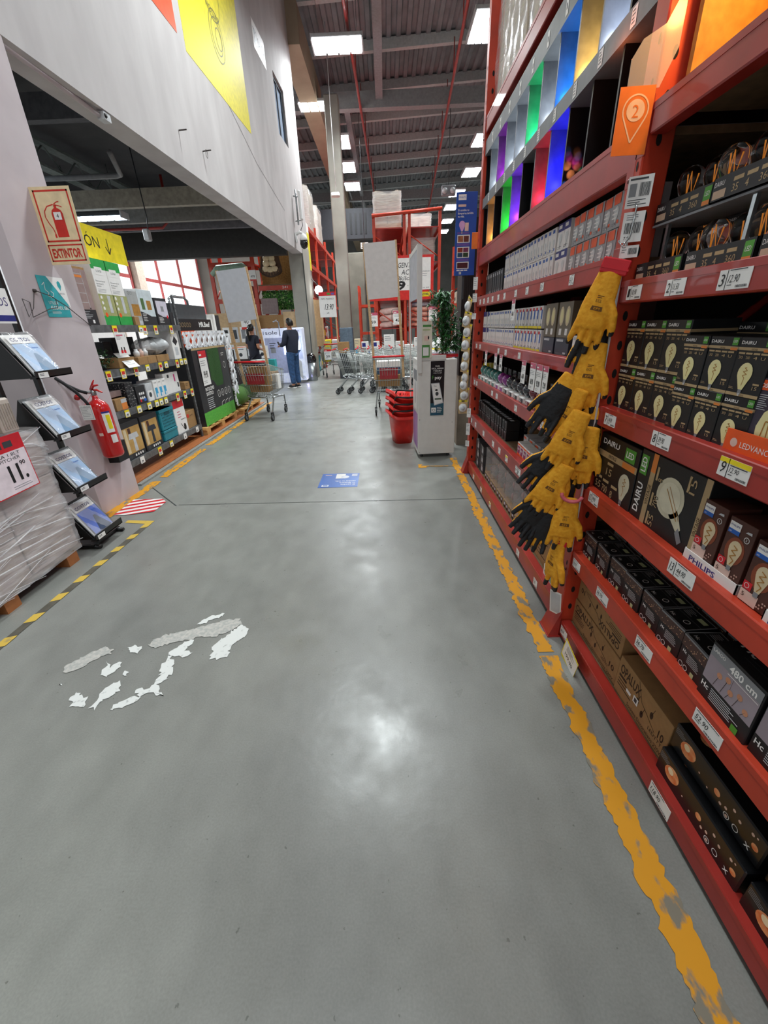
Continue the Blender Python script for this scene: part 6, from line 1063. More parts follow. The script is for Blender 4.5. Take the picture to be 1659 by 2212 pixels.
# cart loads
def crate_box(lab, w, d, h, loc, m, fn=None, rz=0, name='carton', cat='carton'):
    b = MB(); b.box(-w/2, 0, 0, w/2, d, h, m, .004); f = Fr(b, (-w/2, 0, 0))
    if fn: fn(f)
    o = b.build(name, label=lab, cat=cat); o.location = loc; o.rotation_euler.z = rz; return o
crate_box('tall kraft carton standing in the loaded cart by the turf', .34, .2, .42, (-2.25, 7.45, .475), kraft, lambda f: f.line([(.17, 0), (.17, .42)], .01, kraftd), -.14)
crate_box('kraft carton at the front of the loaded cart by the turf', .3, .3, .3, (-2.2, 7.72, .48), kraft, None, -.14); crate_box('white carton in the front of the loaded cart by the turf', .14, .12, .25, (-2.02, 7.66, .5), wht, lambda f: f.rect(.02, .02, .1, .1, lgry), -.14, 'product_box', 'box')
crate_box('teal printed pack in the loaded cart by the turf', .12, .1, .2, (-2.1, 7.95, .78), teal, None, -.14, 'product_box', 'box')
crate_box('kraft carton low in the upright board cart', .40, .5, .2, (.04, 7.62, .475), kraft, lambda f: f.line([(.0, .1), (.42, .1)], .004, kraftd)); 
for k in range(2): crate_box('blue and white appliance box in the upright board cart, %s of two' % ('nearer the aisle', 'nearer the baskets')[k], .2, .3, .22, (-.07+.215*k, 7.65, .68), wht, lambda f: f.rect(0, 0, .2, .12, mat('slate blue print', '47607c', .4)).disc(.1, .08, .05, wht, 2, .03).disc(.1, .08, .04, dgry, 3, .022), 0, 'product_box', 'box')
# white leaflets stack, orange card
for k in range(4): b = MB(); b.box(-.12, 0, 0, .12, .17, .008, wht); Fr(b, (-.12, 0, .008), (1, 0, 0), (0, 1, 0)).rect(.02, .03, .2, .06, teal if k % 2 else sky); o = b.build('leaflet', label='teal and white flyer fanned over the cart handle, %s from the bottom' % TH[k], cat='leaflet', group='flyers on the cart'); o.location = (-2.2+.03*k, 7.36+.02*k, .968+.012*k); o.rotation_euler = (0, .03, .3*k)
def board(px, w, z0, z1, zb, y, lean, lab, col):
    r = empty('sign_board', (px, y, zb), 0, label=lab, cat='sign board'); r.rotation_euler = (0, lean, 0); b = MB(); b.box(.015, -.005, z0-zb, w-.015, .003, z1-zb, mat(col, col, .5, var=.03)); b.build('panel', r)
    for x in (0, w-.03): b = MB(); b.box(x, .003, 0, x+.04, .03, z1-zb+.01, wood); b.build('post', r)
board(-2.50, .50, 1.60, 2.34, .62, 7.40, -.085, 'leaning blank grey board on two wooden posts in the cart by the turf', 'c3c5cb'); board(-.215, .52, 1.86, 2.63, .62, 7.42, -.05, 'upright blank board on two wooden posts in the cart behind the baskets', 'c9c1bd')
b = MB(); b.box(-.25, 0, 0, .25, .3, .008, mat('orange card', 'e0733c', .5)); o = b.build('card_sheet', label='orange sheet lying flat above the cart beside the woman', cat='sheet'); o.location = (-3.05, 8.6, 1.16); o.rotation_euler = (0, -.05, .1)
b = MB(); b.box(-.01, -.01, 0, .01, .01, 1.1, dgry); b.box(-.2, -.2, 0, .2, .2, .02, dgry); o = b.build('sheet_stand', label='thin dark stand under the orange sheet', cat='stand'); o.location = (-3.05, 8.75, .03)
def bsign(h, txt, lab, loc, w=.5, hand=True):
    b = MB(); b.box(0, -.004, 0, w, .004, h, wht); f = Fr(b, (0, -.004, 0), e=.001); f.rect(0, h*.85, w, h*.15, redp); f.rect(w*.5, h*.88, w*.18, h*.08, grn, 2).rect(w*.74, h*.88, w*.18, h*.08, pl, 2).text(txt, w*.3, h*.3, h*.22, blk, 1, w=w*.5, sh=.25 if hand else 0, bold=.01).text('PAPEL HIGIENICO', w*.12, h*.7, h*.06, blk, 1, w=w*.76, sh=.25).text('x6', w*.4, h*.14, h*.08, blk, 1, sh=.25)
    o = b.build('price_board', label=lab, cat='price board'); o.location = loc; return o
bsign(.68, '13.90', 'white 13.90 price board on posts above the yellow packs', (-1.95, 13.7, 1.75)); 
for k in range(2): b = MB(); b.box(0, 0, 0, .04, .03, 1.15, wood); o = b.build('board_post', label='pale wooden post holding the 13.90 board, %s one' % ('wall side', 'aisle side')[k], cat='post', group='posts of the 13.90 board'); o.location = (-1.92+.42*k, 13.705, .62)
for k in range(8):
    yy = k % 2; b = MB(); b.box(0, 0, 0, .2, .2, .16, yel if yy == 0 else wht, .02); f = Fr(b, (0, 0, 0), e=.001); f.rect(.02, .05, .15, .06, MATS['pale green label'] if yy == 0 else lgry).rect(.03, .02, .05, .02, redp if yy == 0 else dgry, 2)
    o = b.build('tissue_pack', label='%s pack heaped in the far cart, %s layer' % (('yellow', 'white')[yy], ('bottom', 'second', 'third', 'top')[k//2]), cat='pack', group='packs in the far cart'); o.location = (-1.98+.22*yy+.01*k, 13.9, .47+.165*(k//2))
o = card(.22, .3, '20').build('price_card', label='white 20 price card on the front of the far cart', cat='price card'); o.location = (-1.93, 13.68, .55)
# waste bin
r = empty('waste_bin', (-2.28, 13.2, 0), 0, label='steel waste bin with black dome lid by the far column', cat='bin'); b = MB(); b.lathe([(.15, 0), (.155, .01), (.155, .54)], steel, n=24); b.build('body', r); b = MB(); b.lathe([(.16, .53), (.165, .6), (.15, .68), (.11, .745), (.05, .78), (.001, .785)], mat('black dome', ''), n=24) if 0 else b.lathe([(.16, .53), (.165, .6), (.15, .68), (.11, .745), (.05, .78), (.001, .785)], MATS['black dome'], n=24); b.build('lid', r)
# ---------------------------------------------------------------- kiosk, baskets, plant
kw = mat('kiosk white', 'dcdad4', .4, var=.02); r = empty('payment_kiosk', (.35, 4.78, 0), .05, label='white payment kiosk cabinet with a black app poster beside the rack end', cat='kiosk')
b = MB(); b.box(0, 0, .045, .435, .5, 1.115, kw, .004); b.box(0, .0, 1.10, .31, .02, 1.16, kw); f = Fr(b, (0, 0, 0)); [f.disc(x, y, .004, dgry) for x, y in ((.02, .07), (.02, .46), (.4, .42))]; b.build('cabinet', r)
b = MB(); [b.lathe([(.012, 0), (.02, .005), (.012, .045)], dgry, (x, y, 0), 8) for x in (.05,) for y in (.06,)]; b.build('foot', r); b = MB(); b.lathe([(.012, 0), (.02, .005), (.012, .045)], dgry, (.37, .06, 0), 8); b.build('foot', r)
b = MB(); b.box(-.012, -.02, .98, .04, .0, 2.19, kw); b.build('post', r); b = MB(); b.box(-.012, .72, .0, .0, .76, 2.21, kw); b.build('post', r); b = MB(); b.box(-.006, .0, 1.72, .006, .74, 2.2, mat('grey sign back', 'b5b6bd', .5)); b.box(-.008, .0, 2.16, .008, .76, 2.2, kw); b.build('side_sign', r)
b = MB(); b.box(.135, -.004, .50, .30, 0, 1.105, kw); f = Fr(b, (.14, -.004, .505)); f.rect(0, 0, .155, .595, mat('app black', '15151b', .35), 1).rect(0, 0, .155, .14, mat('app teal gradient', '2f5a52', .4, h2='23527e', sc=6, soft=.3), 2)
for i, (t, h, y) in enumerate((('PAGA', .014, .535), ('FÁCIL, RÁPIDO', .014, .51), ('Y SEGURO', .014, .485), ('CON TU APP', .011, .463))): f.text(t, .078, y, h, wht, 3, al='c', bold=.015 if i < 3 else 0)
f.text('F', .02, .405, .036, grn, 3).text('pay', .048, .405, .036, wht, 3, w=.075, bold=.02); f.poly([(.005, .36), (.1, .365), (.15, .14), (.045, .115)], lgry, 3).poly([(.012, .352), (.095, .356), (.14, .148), (.052, .125)], wht, 4).text('Fpay', .04, .325, .012, dgry, 5).disc(.068, .285, .016, blk, 5, .01).disc(.075, .245, .018, dgry, 5, .022).rect(.05, .18, .075, .014, MATS['photo 24502e'], 5)
f.rect(.012, .035, .055, .055, wht, 3).ring(.04, .062, .014, .004, blk, 4).lines(.078, .09, .06, 4, .018, .005, wht, 3); b.build('app_poster', r)
b = MB(); b.box(.04, -.014, 1.14, .15, -.011, 1.50, mat('cream leaflet', 'ddd7c4', .5)); f = Fr(b, (.04, -.014, 1.14)); gm = mat('leaflet green', '4d8a45', .5); f.rect(.0, .0, .085, .13, gm).rect(.012, .02, .062, .085, wht, 2).rect(.01, .305, .09, .022, gm).rect(.01, .27, .08, .015, MATS['pale green label']).rect(.025, .17, .05, .05, pink).disc(.07, .2, .008, blk, 2, .018); b.build('leaflet', r)
b = MB(); f = Fr(b, (0, .5, .0), (0, -1, 0)); f.n = Vector((-1, 0, 0)); f.rect(.02, .55, .4, .5, wht, 4).rect(.04, .1, .42, .42, mat('pink violet print', 'c49cc4', .5, h2='8a5aa0', sc=6, soft=.3), 3).disc(.25, .75, .09, lgry, 5, .14).rect(.1, .88, .3, .12, gry, 5); b.build('side_print', r)
rb = mat('basket red', 'd42a22', .35); rbd = mat('basket dark handle', '1d1a1a', .5)
def rect_ring(w, d, z, r0=.05, n=24): return [(w*(abs(math.cos(t))**.5)*(1 if math.cos(t) > 0 else -1), d*(abs(math.sin(t))**.5)*(1 if math.sin(t) > 0 else -1), z) for t in [2*PI*k/n for k in range(n)]]
r = empty('shopping_basket', (0, 0, 0), 0, cat='basket', group='stacked red baskets'); b = MB(); n = 32
rings = [rect_ring(.02, .02, .01, n=n), rect_ring(.12, .16, .0, n=n), rect_ring(.145, .2, .20, n=n), rect_ring(.165, .23, .40, n=n), rect_ring(.2, .26, .41, n=n), rect_ring(.205, .265, .37, n=n)]
vs = [tuple(Vector(p)+Vector((0, 0, (.03*math.cos(2*PI*(k % n)/n*2) if i > 2 else 0)))) for i, rg in enumerate(rings) for k, p in enumerate(rg)]; b.add(vs, [(i*n+j, i*n+(j+1) % n, (i+1)*n+(j+1) % n, (i+1)*n+j) for i in range(5) for j in range(n)], rb, True)
for zz, m_ in ((.12, slot), (.05, slot), (.34, slot)):
    for j in range(n):
        if j % 2 == 0 and zz != .34 or (zz == .34): q = 2*PI*j/n; w_ = .12+.045*zz/.4+.0015; d_ = .16+.07*zz/.4+.0015; P_ = rect_ring(w_, d_, zz, n=n); a, c = Vector(P_[j]), Vector(P_[(j+1) % n]); m1 = a*.65+c*.35; m2 = a*.35+c*.65; b.add([m1, m2, m2+Vector((0, 0, .018)), m1+Vector((0, 0, .018))], [(0, 1, 2, 3)], m_)
b.build('tub', r); b = MB(); b.tube([(-.17, -.18, .40), (-.165, -.24, .46), (.0, -.27, .455), (.165, -.24, .46), (.17, -.18, .40)], .012, rbd, 8); b.build('handle', r)
for k in range(4): o = r if k == 0 else dup(r); o.location = (.19, 5.62, .0+.085*k); o.rotation_euler = (0, .02*k, .2+.03*k); tag(o, label='red plastic shopping basket, %s from the floor in its stack' % TH[k])
r = empty('potted_plant', (.70, 5.22, 1.115), 0, label='bushy artificial green plant rising behind the kiosk', cat='plant'); b = MB(); b.box(-.16, -.13, 0, .14, .1, .03, redp); b.build('tray', r)
lf1 = mat('leaf green', '2c5c33', .45, h2='4f8a4a', sc=18, soft=.3); lf2 = mat('pale leaf green', '6f9a7a', .5); b = MB()
for k in range(1100):
    t = R.random()**1.2; cx, cy = .06-.13*t+R.gauss(0, .045+.045*(1-t)), R.gauss(0, .06); c = Vector((cx, cy, .04+.62*t)); a = R.uniform(0, 2*PI); d = Vector((math.cos(a), math.sin(a), R.uniform(-.1, .9))).normalized(); L_ = R.uniform(.09, .17); s = d.cross(Vector((0, 0, 1))).normalized()*.012; m_ = c+d*L_*.5+Vector((0, 0, .012)); e_ = c+d*L_-Vector((0, 0, .03))
    b.add([c, m_+s, e_, m_-s], [(0, 1, 2, 3)], lf1 if R.random() < .85 else lf2)
b.build('foliage', r); b = MB(); [b.tube([(.03*math.cos(k), .03*math.sin(k), 0), (.02*math.cos(k)-.02, .02*math.sin(k), .35), (.03*math.cos(k*2)-.05, 0, .62)], .006, mat('stem', '5a4a2c', .7), 5) for k in range(5)]; b.build('stem', r)
for k in range(3): b = MB(); b.box(-.06, -.012, 0, .06, .012, .012, sr, .003); o = b.build('red_strip', label='red plastic strip lying on the kiosk edge, %s of three' % ('first', 'second', 'third')[k], cat='strip', group='red strips on the kiosk'); o.location = (.55+.08*k, 4.95+.02*k, 1.117); o.rotation_euler.z = .3*k
# ================================================================ far racks and goods
def far_rack(name, lab, loc, rz, W_, D_, Hh, bays, lv, label_=None):
    r = empty(name, loc, rz, label=lab, cat='rack')
    for i in range(bays+1):
        for y in (0, D_): b = MB(); b.box(i*W_-.05, y-.04, 0, i*W_+.05, y+.04, Hh, red2); b.build('upright', r)
        b = MB(); [b.tube([(i*W_, 0, z), (i*W_, D_, z+.6)], .018, red2, 5) for z in (.3, 1.3, 2.3, 3.3) if z+.6 < Hh]; b.build('brace', r)
    for i in range(bays):
        for z in lv:
            for y in (-.04, D_+.0): b = MB(); b.box(i*W_+.05, y, z-.12, (i+1)*W_-.05, y+.05, z, red2); b.build('beam', r)
            b = MB(); b.box(i*W_+.05, .02, z-.03, (i+1)*W_-.05, D_, z, red); b.build('deck', r)
    return r
far_rack('storage_rack', 'tall red rack row end-on down the aisle, wall side frame, under the plastic covered pallet', (.65, 14.5, 0), PI/2, 2.6, .9, 4.45, 4, (1.38, 2.35, 3.2, 4.1))
far_rack('storage_rack', 'tall red rack row end-on down the aisle, outer frame behind the price banner', (1.70, 14.5, 0), PI/2, 2.6, .9, 4.45, 4, (1.38, 2.35, 3.2, 4.1))
b = MB(); b.tube([(-.3, 14.42, 4.38), (1.75, 14.42, 4.5)], .045, red2, 8); b.build('guard_rail', label='red guard bar across the top of the end-on racks', cat='bar')
far_rack('storage_rack', 'red rack row along the wall side past the grey column', (-2.42, 14.75, 0), PI/2, 2.7, 1.0, 4.7, 4, (1.0, 2.4, 3.4, 4.45))
far_rack('storage_rack', 'red rack row behind the plant and the brown column', (2.0, 13.5, 0), -PI/2, 2.7, 1.0, 3.4, 2, (.3, 1.1, 1.95, 2.8))
far_rack('storage_rack', 'garden rack facing the aisle with the hanging chair', (-5.08, 13.9, 0), 0, 1.25, .9, 3.6, 1, (1.2, 2.35, 3.3))
far_rack('storage_rack', 'short red rack bay seen beside the round column', (-1.2, 22, 0), 0, .75, .9, 3.2, 1, (1.2, 2.4)); 
def wrapbox(lab, loc, w, d, h, rz=0, n=(2, 2)):
    r = empty('wrapped_load', loc, rz, label=lab, cat='pallet load'); b = MB(); b.box(-w/2, 0, 0, w/2, d, .1, woodp); b.build('pallet', r)
    for i in range(n[0]):
        for j in range(n[1]): b = MB(); b.box(-w/2+w/n[0]*i+.01, .01, .1+(h-.1)/n[1]*j, -w/2+w/n[0]*(i+1)-.01, d-.01, .1+(h-.1)/n[1]*(j+1)-.01, crm, .005); b.build('carton', r)
    b = MB(); b.grid(lambda u, v: ((w/2+.02+.015*math.sin(v*20+u*30))*math.copysign(min(1, abs(1.35*math.cos(2*PI*u))), math.cos(2*PI*u)), d/2+(d/2+.02)*math.copysign(min(1, abs(1.35*math.sin(2*PI*u))), math.sin(2*PI*u)), (h+.06)*v), 40, 10, film, cu=True); b.grid(lambda u, v: (-w/2-.02+(w+.04)*u, d*v, h+.05+.04*math.sin(u*9+v*5)), 8, 8, film); b.build('film_wrap', r)
wrapbox('plastic covered pallet of cartons on top of the end-on rack', (.16, 14.6, 4.11), .8, 1.1, .82); wrapbox('flat wrapped load on the outer end-on rack top', (1.15, 15.6, 4.11), .8, 1, .45, 0, (2, 1))
wrapbox('tall white wrapped pallet on the wall side rack, nearer', (-2.9, 16.6, 4.46), .9, 1.2, 1.2); wrapbox('tall white wrapped pallet on the wall side rack, farther', (-2.9, 18.6, 4.46), .9, 1.2, 1.1); wrapbox('bundle of wrapped brown cartons halfway up the wall side rack', (-2.85, 15.2, 2.41), .8, .9, .9, 0, (1, 4)); wrapbox('wrapped pallet beside the printed bags in the end-on rack', (1.2, 14.9, 3.21), .8, 1, .6)
b = MB(); b.box(0, -.01, 0, .62, .01, 1.25, wht); b.box(0, -.012, 0, .62, -.008, 1.0, ysn); o = b.build('rack_banner', label='narrow yellow banner on the side of the wall side rack', cat='banner'); o.location = (-2.33, 14.7, 3.15); o.rotation_euler.z = PI/2-.0
b = MB(); b.box(0, 0, 0, .5, .02, 1.4, mat('tan board', 'c2a47c', .6)); o = b.build('cardboard_sheet', label='tall tan cardboard sheet at the end of the wall side rack', cat='sheet'); o.location = (-2.3, 14.66, .9); o.rotation_euler.z = 1.2
# clutter on wall side rack: coloured packs
cols = ['c9b9b4', '3a6f78', '8c2f36', '2f9aa5', 'd9d6d2', '7a5a42', '4a3e48', 'b8452f']
for k in range(18):
    c = mat('pack '+cols[k % 8], cols[k % 8], .5, var=.2, sc=20); b = MB(); b.box(0, 0, 0, .35, .4, .3, c, .02); f = Fr(b, (0, 0, 0), e=.001); f.rect(.05, .08, .22, .1, wht if k % 3 else yel)
    o = b.build('shelf_pack', label='%s pack on the wall side rack, %s along its %s shelf' % (('pale', 'slate teal', 'dark red', 'bright teal', 'white', 'brown', 'plum', 'rust')[k % 8], TH[k % 9], ('upper', 'lower')[k//9]), cat='pack', group='packs on the wall side rack'); o.location = (-2.45, 14.95+.5*(k % 9), 1.01 if k < 9 else .02); o.rotation_euler.z = PI/2; o.scale.z = 1.4+.8*R.random()
b = MB(); b.lathe([(.001, -.13), (.09, -.09), (.13, 0), (.09, .09), (.001, .13)], mat('round lamp glow', 'ffffff', .3, emit='ffffff', es=6), n=16); b.tube([(0, 0, .12), (-.32, .5, .4)], .01, dgry, 5); o = b.build('round_lamp', label='glowing round lamp above the 13.90 board', cat='lamp'); o.location = (-2.0, 14.2, 2.52)
# price banner
b = MB(); b.box(0, 0, 0, 2.0, .02, 1.2, mat('banner red', 'd32a24', .4)); f = Fr(b, (0, 0, 0), e=.002); f.rect(.06, .27, 1.85, .86, wht, 1).text('DETERGENTE', .46, .88, .13, blk, 2, w=.9, sh=.2).text('PARA  ACE', .52, .69, .14, blk, 2, w=.8, sh=.2).text('8kilo', .86, .54, .12, blk, 2, w=.4, sh=.2).text('99', .62, .3, .22, blk, 2, w=.52, bold=.04).text('.00', 1.2, .38, .16, blk, 2, w=.2, sh=.2).text('DETERGENTE ROPA', 1.66, .75, .03, dgry, 2, w=.22).lines(1.66, .7, .2, 2, .05, .01, gry, 2).text('cod. 2645', 1.66, .31, .035, dgry, 2, sh=.3).rect(1.55, .08, .34, .13, yel, 1).text('MAESTRO', 1.58, .11, .07, blk, 2, w=.27, bold=.02)
o = b.build('price_banner', label='large red framed handwritten price banner on the end-on racks', cat='banner'); o.location = (-.47, 14.43, 2.17)
# sacks
sk1 = mat('pink clear sack', 'd0a39c', .35, h2='e9d3cb', sc=9, soft=.3); sk2 = mat('orange printed sack', 'c4492f', .35, h2='e8b8a4', sc=9, soft=.25); sk3 = mat('blue orange sack', '4a7fb0', .35, h2='e0d0c8', sc=8, soft=.3)
for k in range(8):
    g = k < 3; b = MB(); w_, d_, h_ = (.34, .3, .1) if g else (.36, .3, .07); b.grid(lambda u, v: (w_*math.copysign(abs(math.cos(2*PI*u))**.6, math.cos(2*PI*u))*math.sin(PI*v)**.35, d_*math.copysign(abs(math.sin(2*PI*u))**.6, math.sin(2*PI*u))*math.sin(PI*v)**.35, -h_*math.cos(PI*v)), 24, 9, sk1 if g else (sk3 if k == 7 else sk2), cu=True)
    o = b.build('sack', label=('pale pink plastic sack in the end-on rack, %s from the bottom' % TH[k]) if g else ('red printed sack in the outer end-on rack, %s from the bottom' % TH[k-3]), cat='sack', group='pink sacks' if g else 'red printed sacks'); o.location = (.16, 14.9, 1.49+.2*k) if g else (1.15, 14.9, 1.46+.15*(k-3)); o.rotation_euler.y = -.1*g
# long table of goods
r = empty('display_table', (-.95, 12.7, 0), 0, label='white display table of small appliances behind the nested carts', cat='table'); b = MB(); b.box(0, 0, .68, 2.9, .8, .72, wht); b.build('table_top', r)
for x in (.03, 2.83):
    for y in (.03, .73): b = MB(); b.box(x, y, 0, x+.04, y+.04, .68, lgry); b.build('leg', r)
tb = [(-.9, .2, .3, wht, nav, 'white and navy box'), (-.66, .2, .3, wht, nav, 'second white and navy box'), (-.62, .5, .17, wht, blu, 'long blue striped box'), (-.1, .3, .5, wht, lgry, 'tall white purifier box'), (.24, .24, .32, wht, lgry, 'square white box'), (.5, .24, .22, wht, lgry, 'low white box'), (.78, .26, .4, wht, lgry, 'white kettle box'), (1.06, .16, .46, wht, mat('hot pink print', 'd23c84'), 'white box with pink letters'), (-1.3, .16, .42, cream, sky, 'cream and sky blue pack')]
for i, (x, w, h, m_, a_, nm) in enumerate(tb):
    def ff(f, w=w, h=h, a_=a_): f.rect(w*.1, h*.1, w*.5, h*.35, a_).lines(w*.1, h*.9, w*.7, 3, h*.1, h*.03, gry)
    crate_box('%s on the far display table' % nm, w, .25, h, (x+w/2+.05 if i != 8 else -.82, 12.75 if i != 2 else 12.72, .722 if i != 2 else .722), m_, ff, 0, 'product_box', 'box') if i not in (0, 1) else crate_box('%s on top of the long striped box' % nm, w, .2, h*.55, (x+.3+.08*i, 12.75, .722+.175), m_, ff, 0, 'product_box', 'box')
for k in range(3): b = MB(); b.lathe([(.08, 0), (.09, .02), (.09, .3), (.1, .31), (.02, .42), (.001, .42)] if k == 0 else [(.1, 0), (.11, .03), (.11, .28), (.09, .36), (.001, .38)], plast, n=18); o = b.build('white_canister', label='white lidded canister on the far table, %s of three' % TH[k], cat='canister', group='white canisters'); o.location = (1.28+.24*k, 12.9, .722)
for k in range(2): b = MB(); b.lathe([(.14, 0), (.15, .05), (.12, .14), (.06, .2), (.001, .21)], plast, n=18); b.lathe([(.145, .0), (.152, .03)], yel, n=18); o = b.build('white_dome', label='white domed appliance with yellow rim seen over the kiosk, %s' % ('wall side one', 'plant side one')[k], cat='appliance', group='domed appliances'); o.location = (1.15+.42*k, 9.8, .95)
b = MB(); b.box(.9, 9.6, .0, 1.9, 10.1, .93, wht); b.box(.9, 9.58, .3, 1.9, 9.6, .9, mat('blue red poster', '3f6fb5', .5, h2='d4c6c0', sc=5, soft=.3)); b.build('display_counter', label='low white counter under the domed appliances', cat='counter')
for (t, x, z, lb) in (('59', -.45, 1.45, 'wall side price card marked 59 on a wire arm'), ('42', .24, 1.48, 'middle price card marked 42 on a wire arm'), ('9', 1.26, 1.55, 'price card marked 9 seen beside the kiosk post')):
    r = empty('price_card', (x, 13.0, z), 0, label=lb, cat='price card', group='cards over the far table'); card(.24, .36, t, head=pkb, logo=False).build('card', r); b = MB(); b.tube([(.22, 0, .36), (.22, 0, .4), (.0, 0, .4), (-.04, 0, .36), (-.04, .0, .72-z)], .008, blk, 6); b.build('wire_arm', r)
b = MB(); b.box(0, 0, 0, .02, .02, .02, lgry)
r = empty('kraft_carton', (-1.45, 13.4, 0), 0, label='open kraft carton on a low dark stand beyond the nested carts', cat='carton'); b = MB(); b.box(0, 0, .75, .32, .3, 1.05, kraft); b.build('carton', r); b = MB(); b.box(0, 0, 0, .6, .3, .74, mat('blue grey column paint', '')) if 0 else b.box(0, 0, 0, .6, .3, .74, dgry); b.build('stand', r)
# goods on the rack behind plant
for k in range(12):
    w_ = .3; b = MB(); b.box(0, 0, 0, w_, .35, .3+.15*(k % 3), [wht, lgry, crm, pink][k % 4], .02); Fr(b, (0, 0, 0), e=.001).rect(.04, .08, .2, .08, [redp, blu, dgry, tan][k % 4]); o = b.build('shelf_pack', label='pale pack on the rack behind the plant, %s along the %s shelf' % (TH[k % 6], ('middle', 'upper')[k//6]), cat='pack', group='packs behind the plant'); o.location = (2.0, 13.2-.7*(k % 6), 1.11 if k < 6 else 1.96); o.rotation_euler.z = -PI/2
# emergency and exit fittings
b = MB(); b.box(-.15, 0, 0, .15, .01, .2, wht); f = Fr(b, (-.15, 0, 0)); f.text('SALIDA', .03, .09, .07, blk, w=.24).rect(.03, .03, .22, .03, blk); b.tube([(0, 0, .2), (0, 0, 5.1)], .01, dgry, 5); o = b.build('exit_sign', label='small white SALIDA sign far off beside the first tall board', cat='sign'); o.location = (-.72, 19, 4.25)
r = empty('hanging_camera', (-1.45, 16.2, 5.35), 0, label='white camera hanging by a thin rod in front of the round column', cat='camera'); b = MB(); b.tube([(0, 0, 0), (0, 0, 3.98)], .012, plast, 5); b.build('rod', r); b = MB(); b.box(-.16, -.12, -.08, .12, .06, .04, plast, .03); b.build('body', r)
r = empty('emergency_light', (2.6, 19.5, 6.1), 0, label='twin lamp emergency light hanging under the roof near the blue poster', cat='light'); b = MB(); b.box(-.28, 0, -.16, .28, .1, .2, gry, .04); b.tube([(0, .05, .2), (0, .05, 3.2)], .012, dgry, 5); b.build('body', r); [MB().lathe([(.001, 0), (.1, 0), (.1, .04)], lgry, (x, -.03, .0), 14, Matrix.Rotation(PI/2, 4, 'X')).build('lamp_head', r) for x in (-.15, .15)]
r = empty('emergency_light', (-4.6, 9.6, 3.35), 0, label='small grey spot lamp hanging under the low ceiling near the shelving', cat='light'); b = MB(); b.box(-.1, -.06, -.2, .02, .06, .0, lgry, .02); b.build('lamp_head', r); b = MB(); b.tube([(0, 0, 0), (.02, .02, .2), (0, 0, 1.4)], .01, dgry, 6); b.build('stem', r)
# ================================================================ garden rack dressing, showroom kiosks
b = MB(); b.box(0, 0, 0, 1.05, .03, 1.0, osb); o = b.build('strand_board', label='strand board panel behind the hanging chair', cat='board'); o.location = (-3.72, 14.3, 2.62)
r = empty('hanging_chair', (-3.27, 13.75, 2.86), 0, label='brown egg chair with cream cushions hanging on the strand board', cat='chair'); rt = mat('rattan brown', '4a3526', .7)
b = MB(); b.grid(lambda u, v: (.32*math.cos(PI*u)*(1-.25*v), -.12*math.sin(PI*u)*(1-v)+.02, .26*(1-math.sin(PI*u))*(.6)+.5*v-.0), 20, 6, rt); b.tube([(.32*math.cos(PI*k/12), -.12, .24*(1-math.sin(PI*k/12))) for k in range(13)], .018, rt, 6); b.tube([(-.3, 0, .24), (-.2, .05, .7)], .015, rt, 6); b.tube([(.3, 0, .24), (.2, .05, .7)], .015, rt, 6); b.tube([(0, .1, .5), (0, .545, .75)], .01, rt, 5); f = Fr(b, (0, -.13, 0), e=.001); f.poly([(-.36, .27), (-.26, .14), (-.14, .04), (0, 0), (.14, .04), (.26, .14), (.36, .27), (.24, .2), (.12, .14), (0, .12), (-.12, .14), (-.24, .2)], rt, 1); [f.line([(x, .02+abs(x)*.4), (x*.9, .13+abs(x)*.3)], .008, MATS['kraft cardboard'], 2) for x in (-.24, -.16, -.08, 0, .08, .16, .24)]; b.build('frame', r)
for k, (x, z, w_) in enumerate(((-.13, .2, .1), (.0, .18, .1), (.13, .2, .1), (-.1, .34, .1), (.08, .34, .1), (-.09, .47, .09), (.07, .47, .09))): b = MB(); b.lathe([(.001, -.08), (w_*.8, -.06), (w_, 0), (w_*.8, .06), (.001, .08)], cream, (x, -.10, z), 14, sy=.6); b.build('cushion', r)
ivm = mat('ivy leaves', '4f9a35', .5, h2='c9e0a0', sc=14, soft=.1, thr=.6); b = MB(); b.box(0, 0, 0, 1.05, .04, .52, mat('ivy backing', '2c5a20'))
for k in range(500): x, z = R.uniform(0, 1.05), R.uniform(0, .52); a = R.uniform(0, 6.28); s = .04; c_, d_ = math.cos(a)*s, math.sin(a)*s; y = -R.uniform(.005, .05); b.add([(x, y, z), (x+c_*.5-d_*.4, y-.01, z+d_*.5+c_*.4), (x+c_, y-.02, z+d_), (x+c_*.5+d_*.4, y-.01, z+d_*.5-c_*.4)], [(0, 1, 2, 3)], ivm)
o = b.build('ivy_panel', label='bright green artificial ivy panel below the red beam', cat='plant panel'); o.location = (-3.72, 14.1, 2.02)
b = MB(); b.box(-3.75, 13.85, 2.54, -2.6, 13.95, 2.66, red2); b.box(-3.75, 13.84, 2.66, -2.6, 14.4, 2.69, osbd); f = Fr(b, (-3.75, 13.85, 2.54), e=.002); f.text('241', .72, .04, .06, wht, w=.16); b.build('rack_beam_panel', label='red beam with white numbers under the hanging chair', cat='beam')
b = MB(); b.box(0, 0, 0, .48, .1, .42, mat('taupe cushion', '8a7a78', .8, bump=.4)); o = b.build('seat_cushion', label='taupe tufted seat cushion leaning under the red beam', cat='cushion'); o.location = (-3.68, 13.7, 1.9)
b = MB(); b.box(0, 0, 0, 1.2, .4, .35, kraft); b.box(.75, -.02, .0, 1.15, -.0, .42, mat('tan board')) if 0 else b.box(.75, -.02, 0, 1.15, 0, .42, MATS['tan board']); o = b.build('timber_counter', label='pale board counter top behind the two people', cat='counter'); o.location = (-3.8, 13.6, 1.52); 
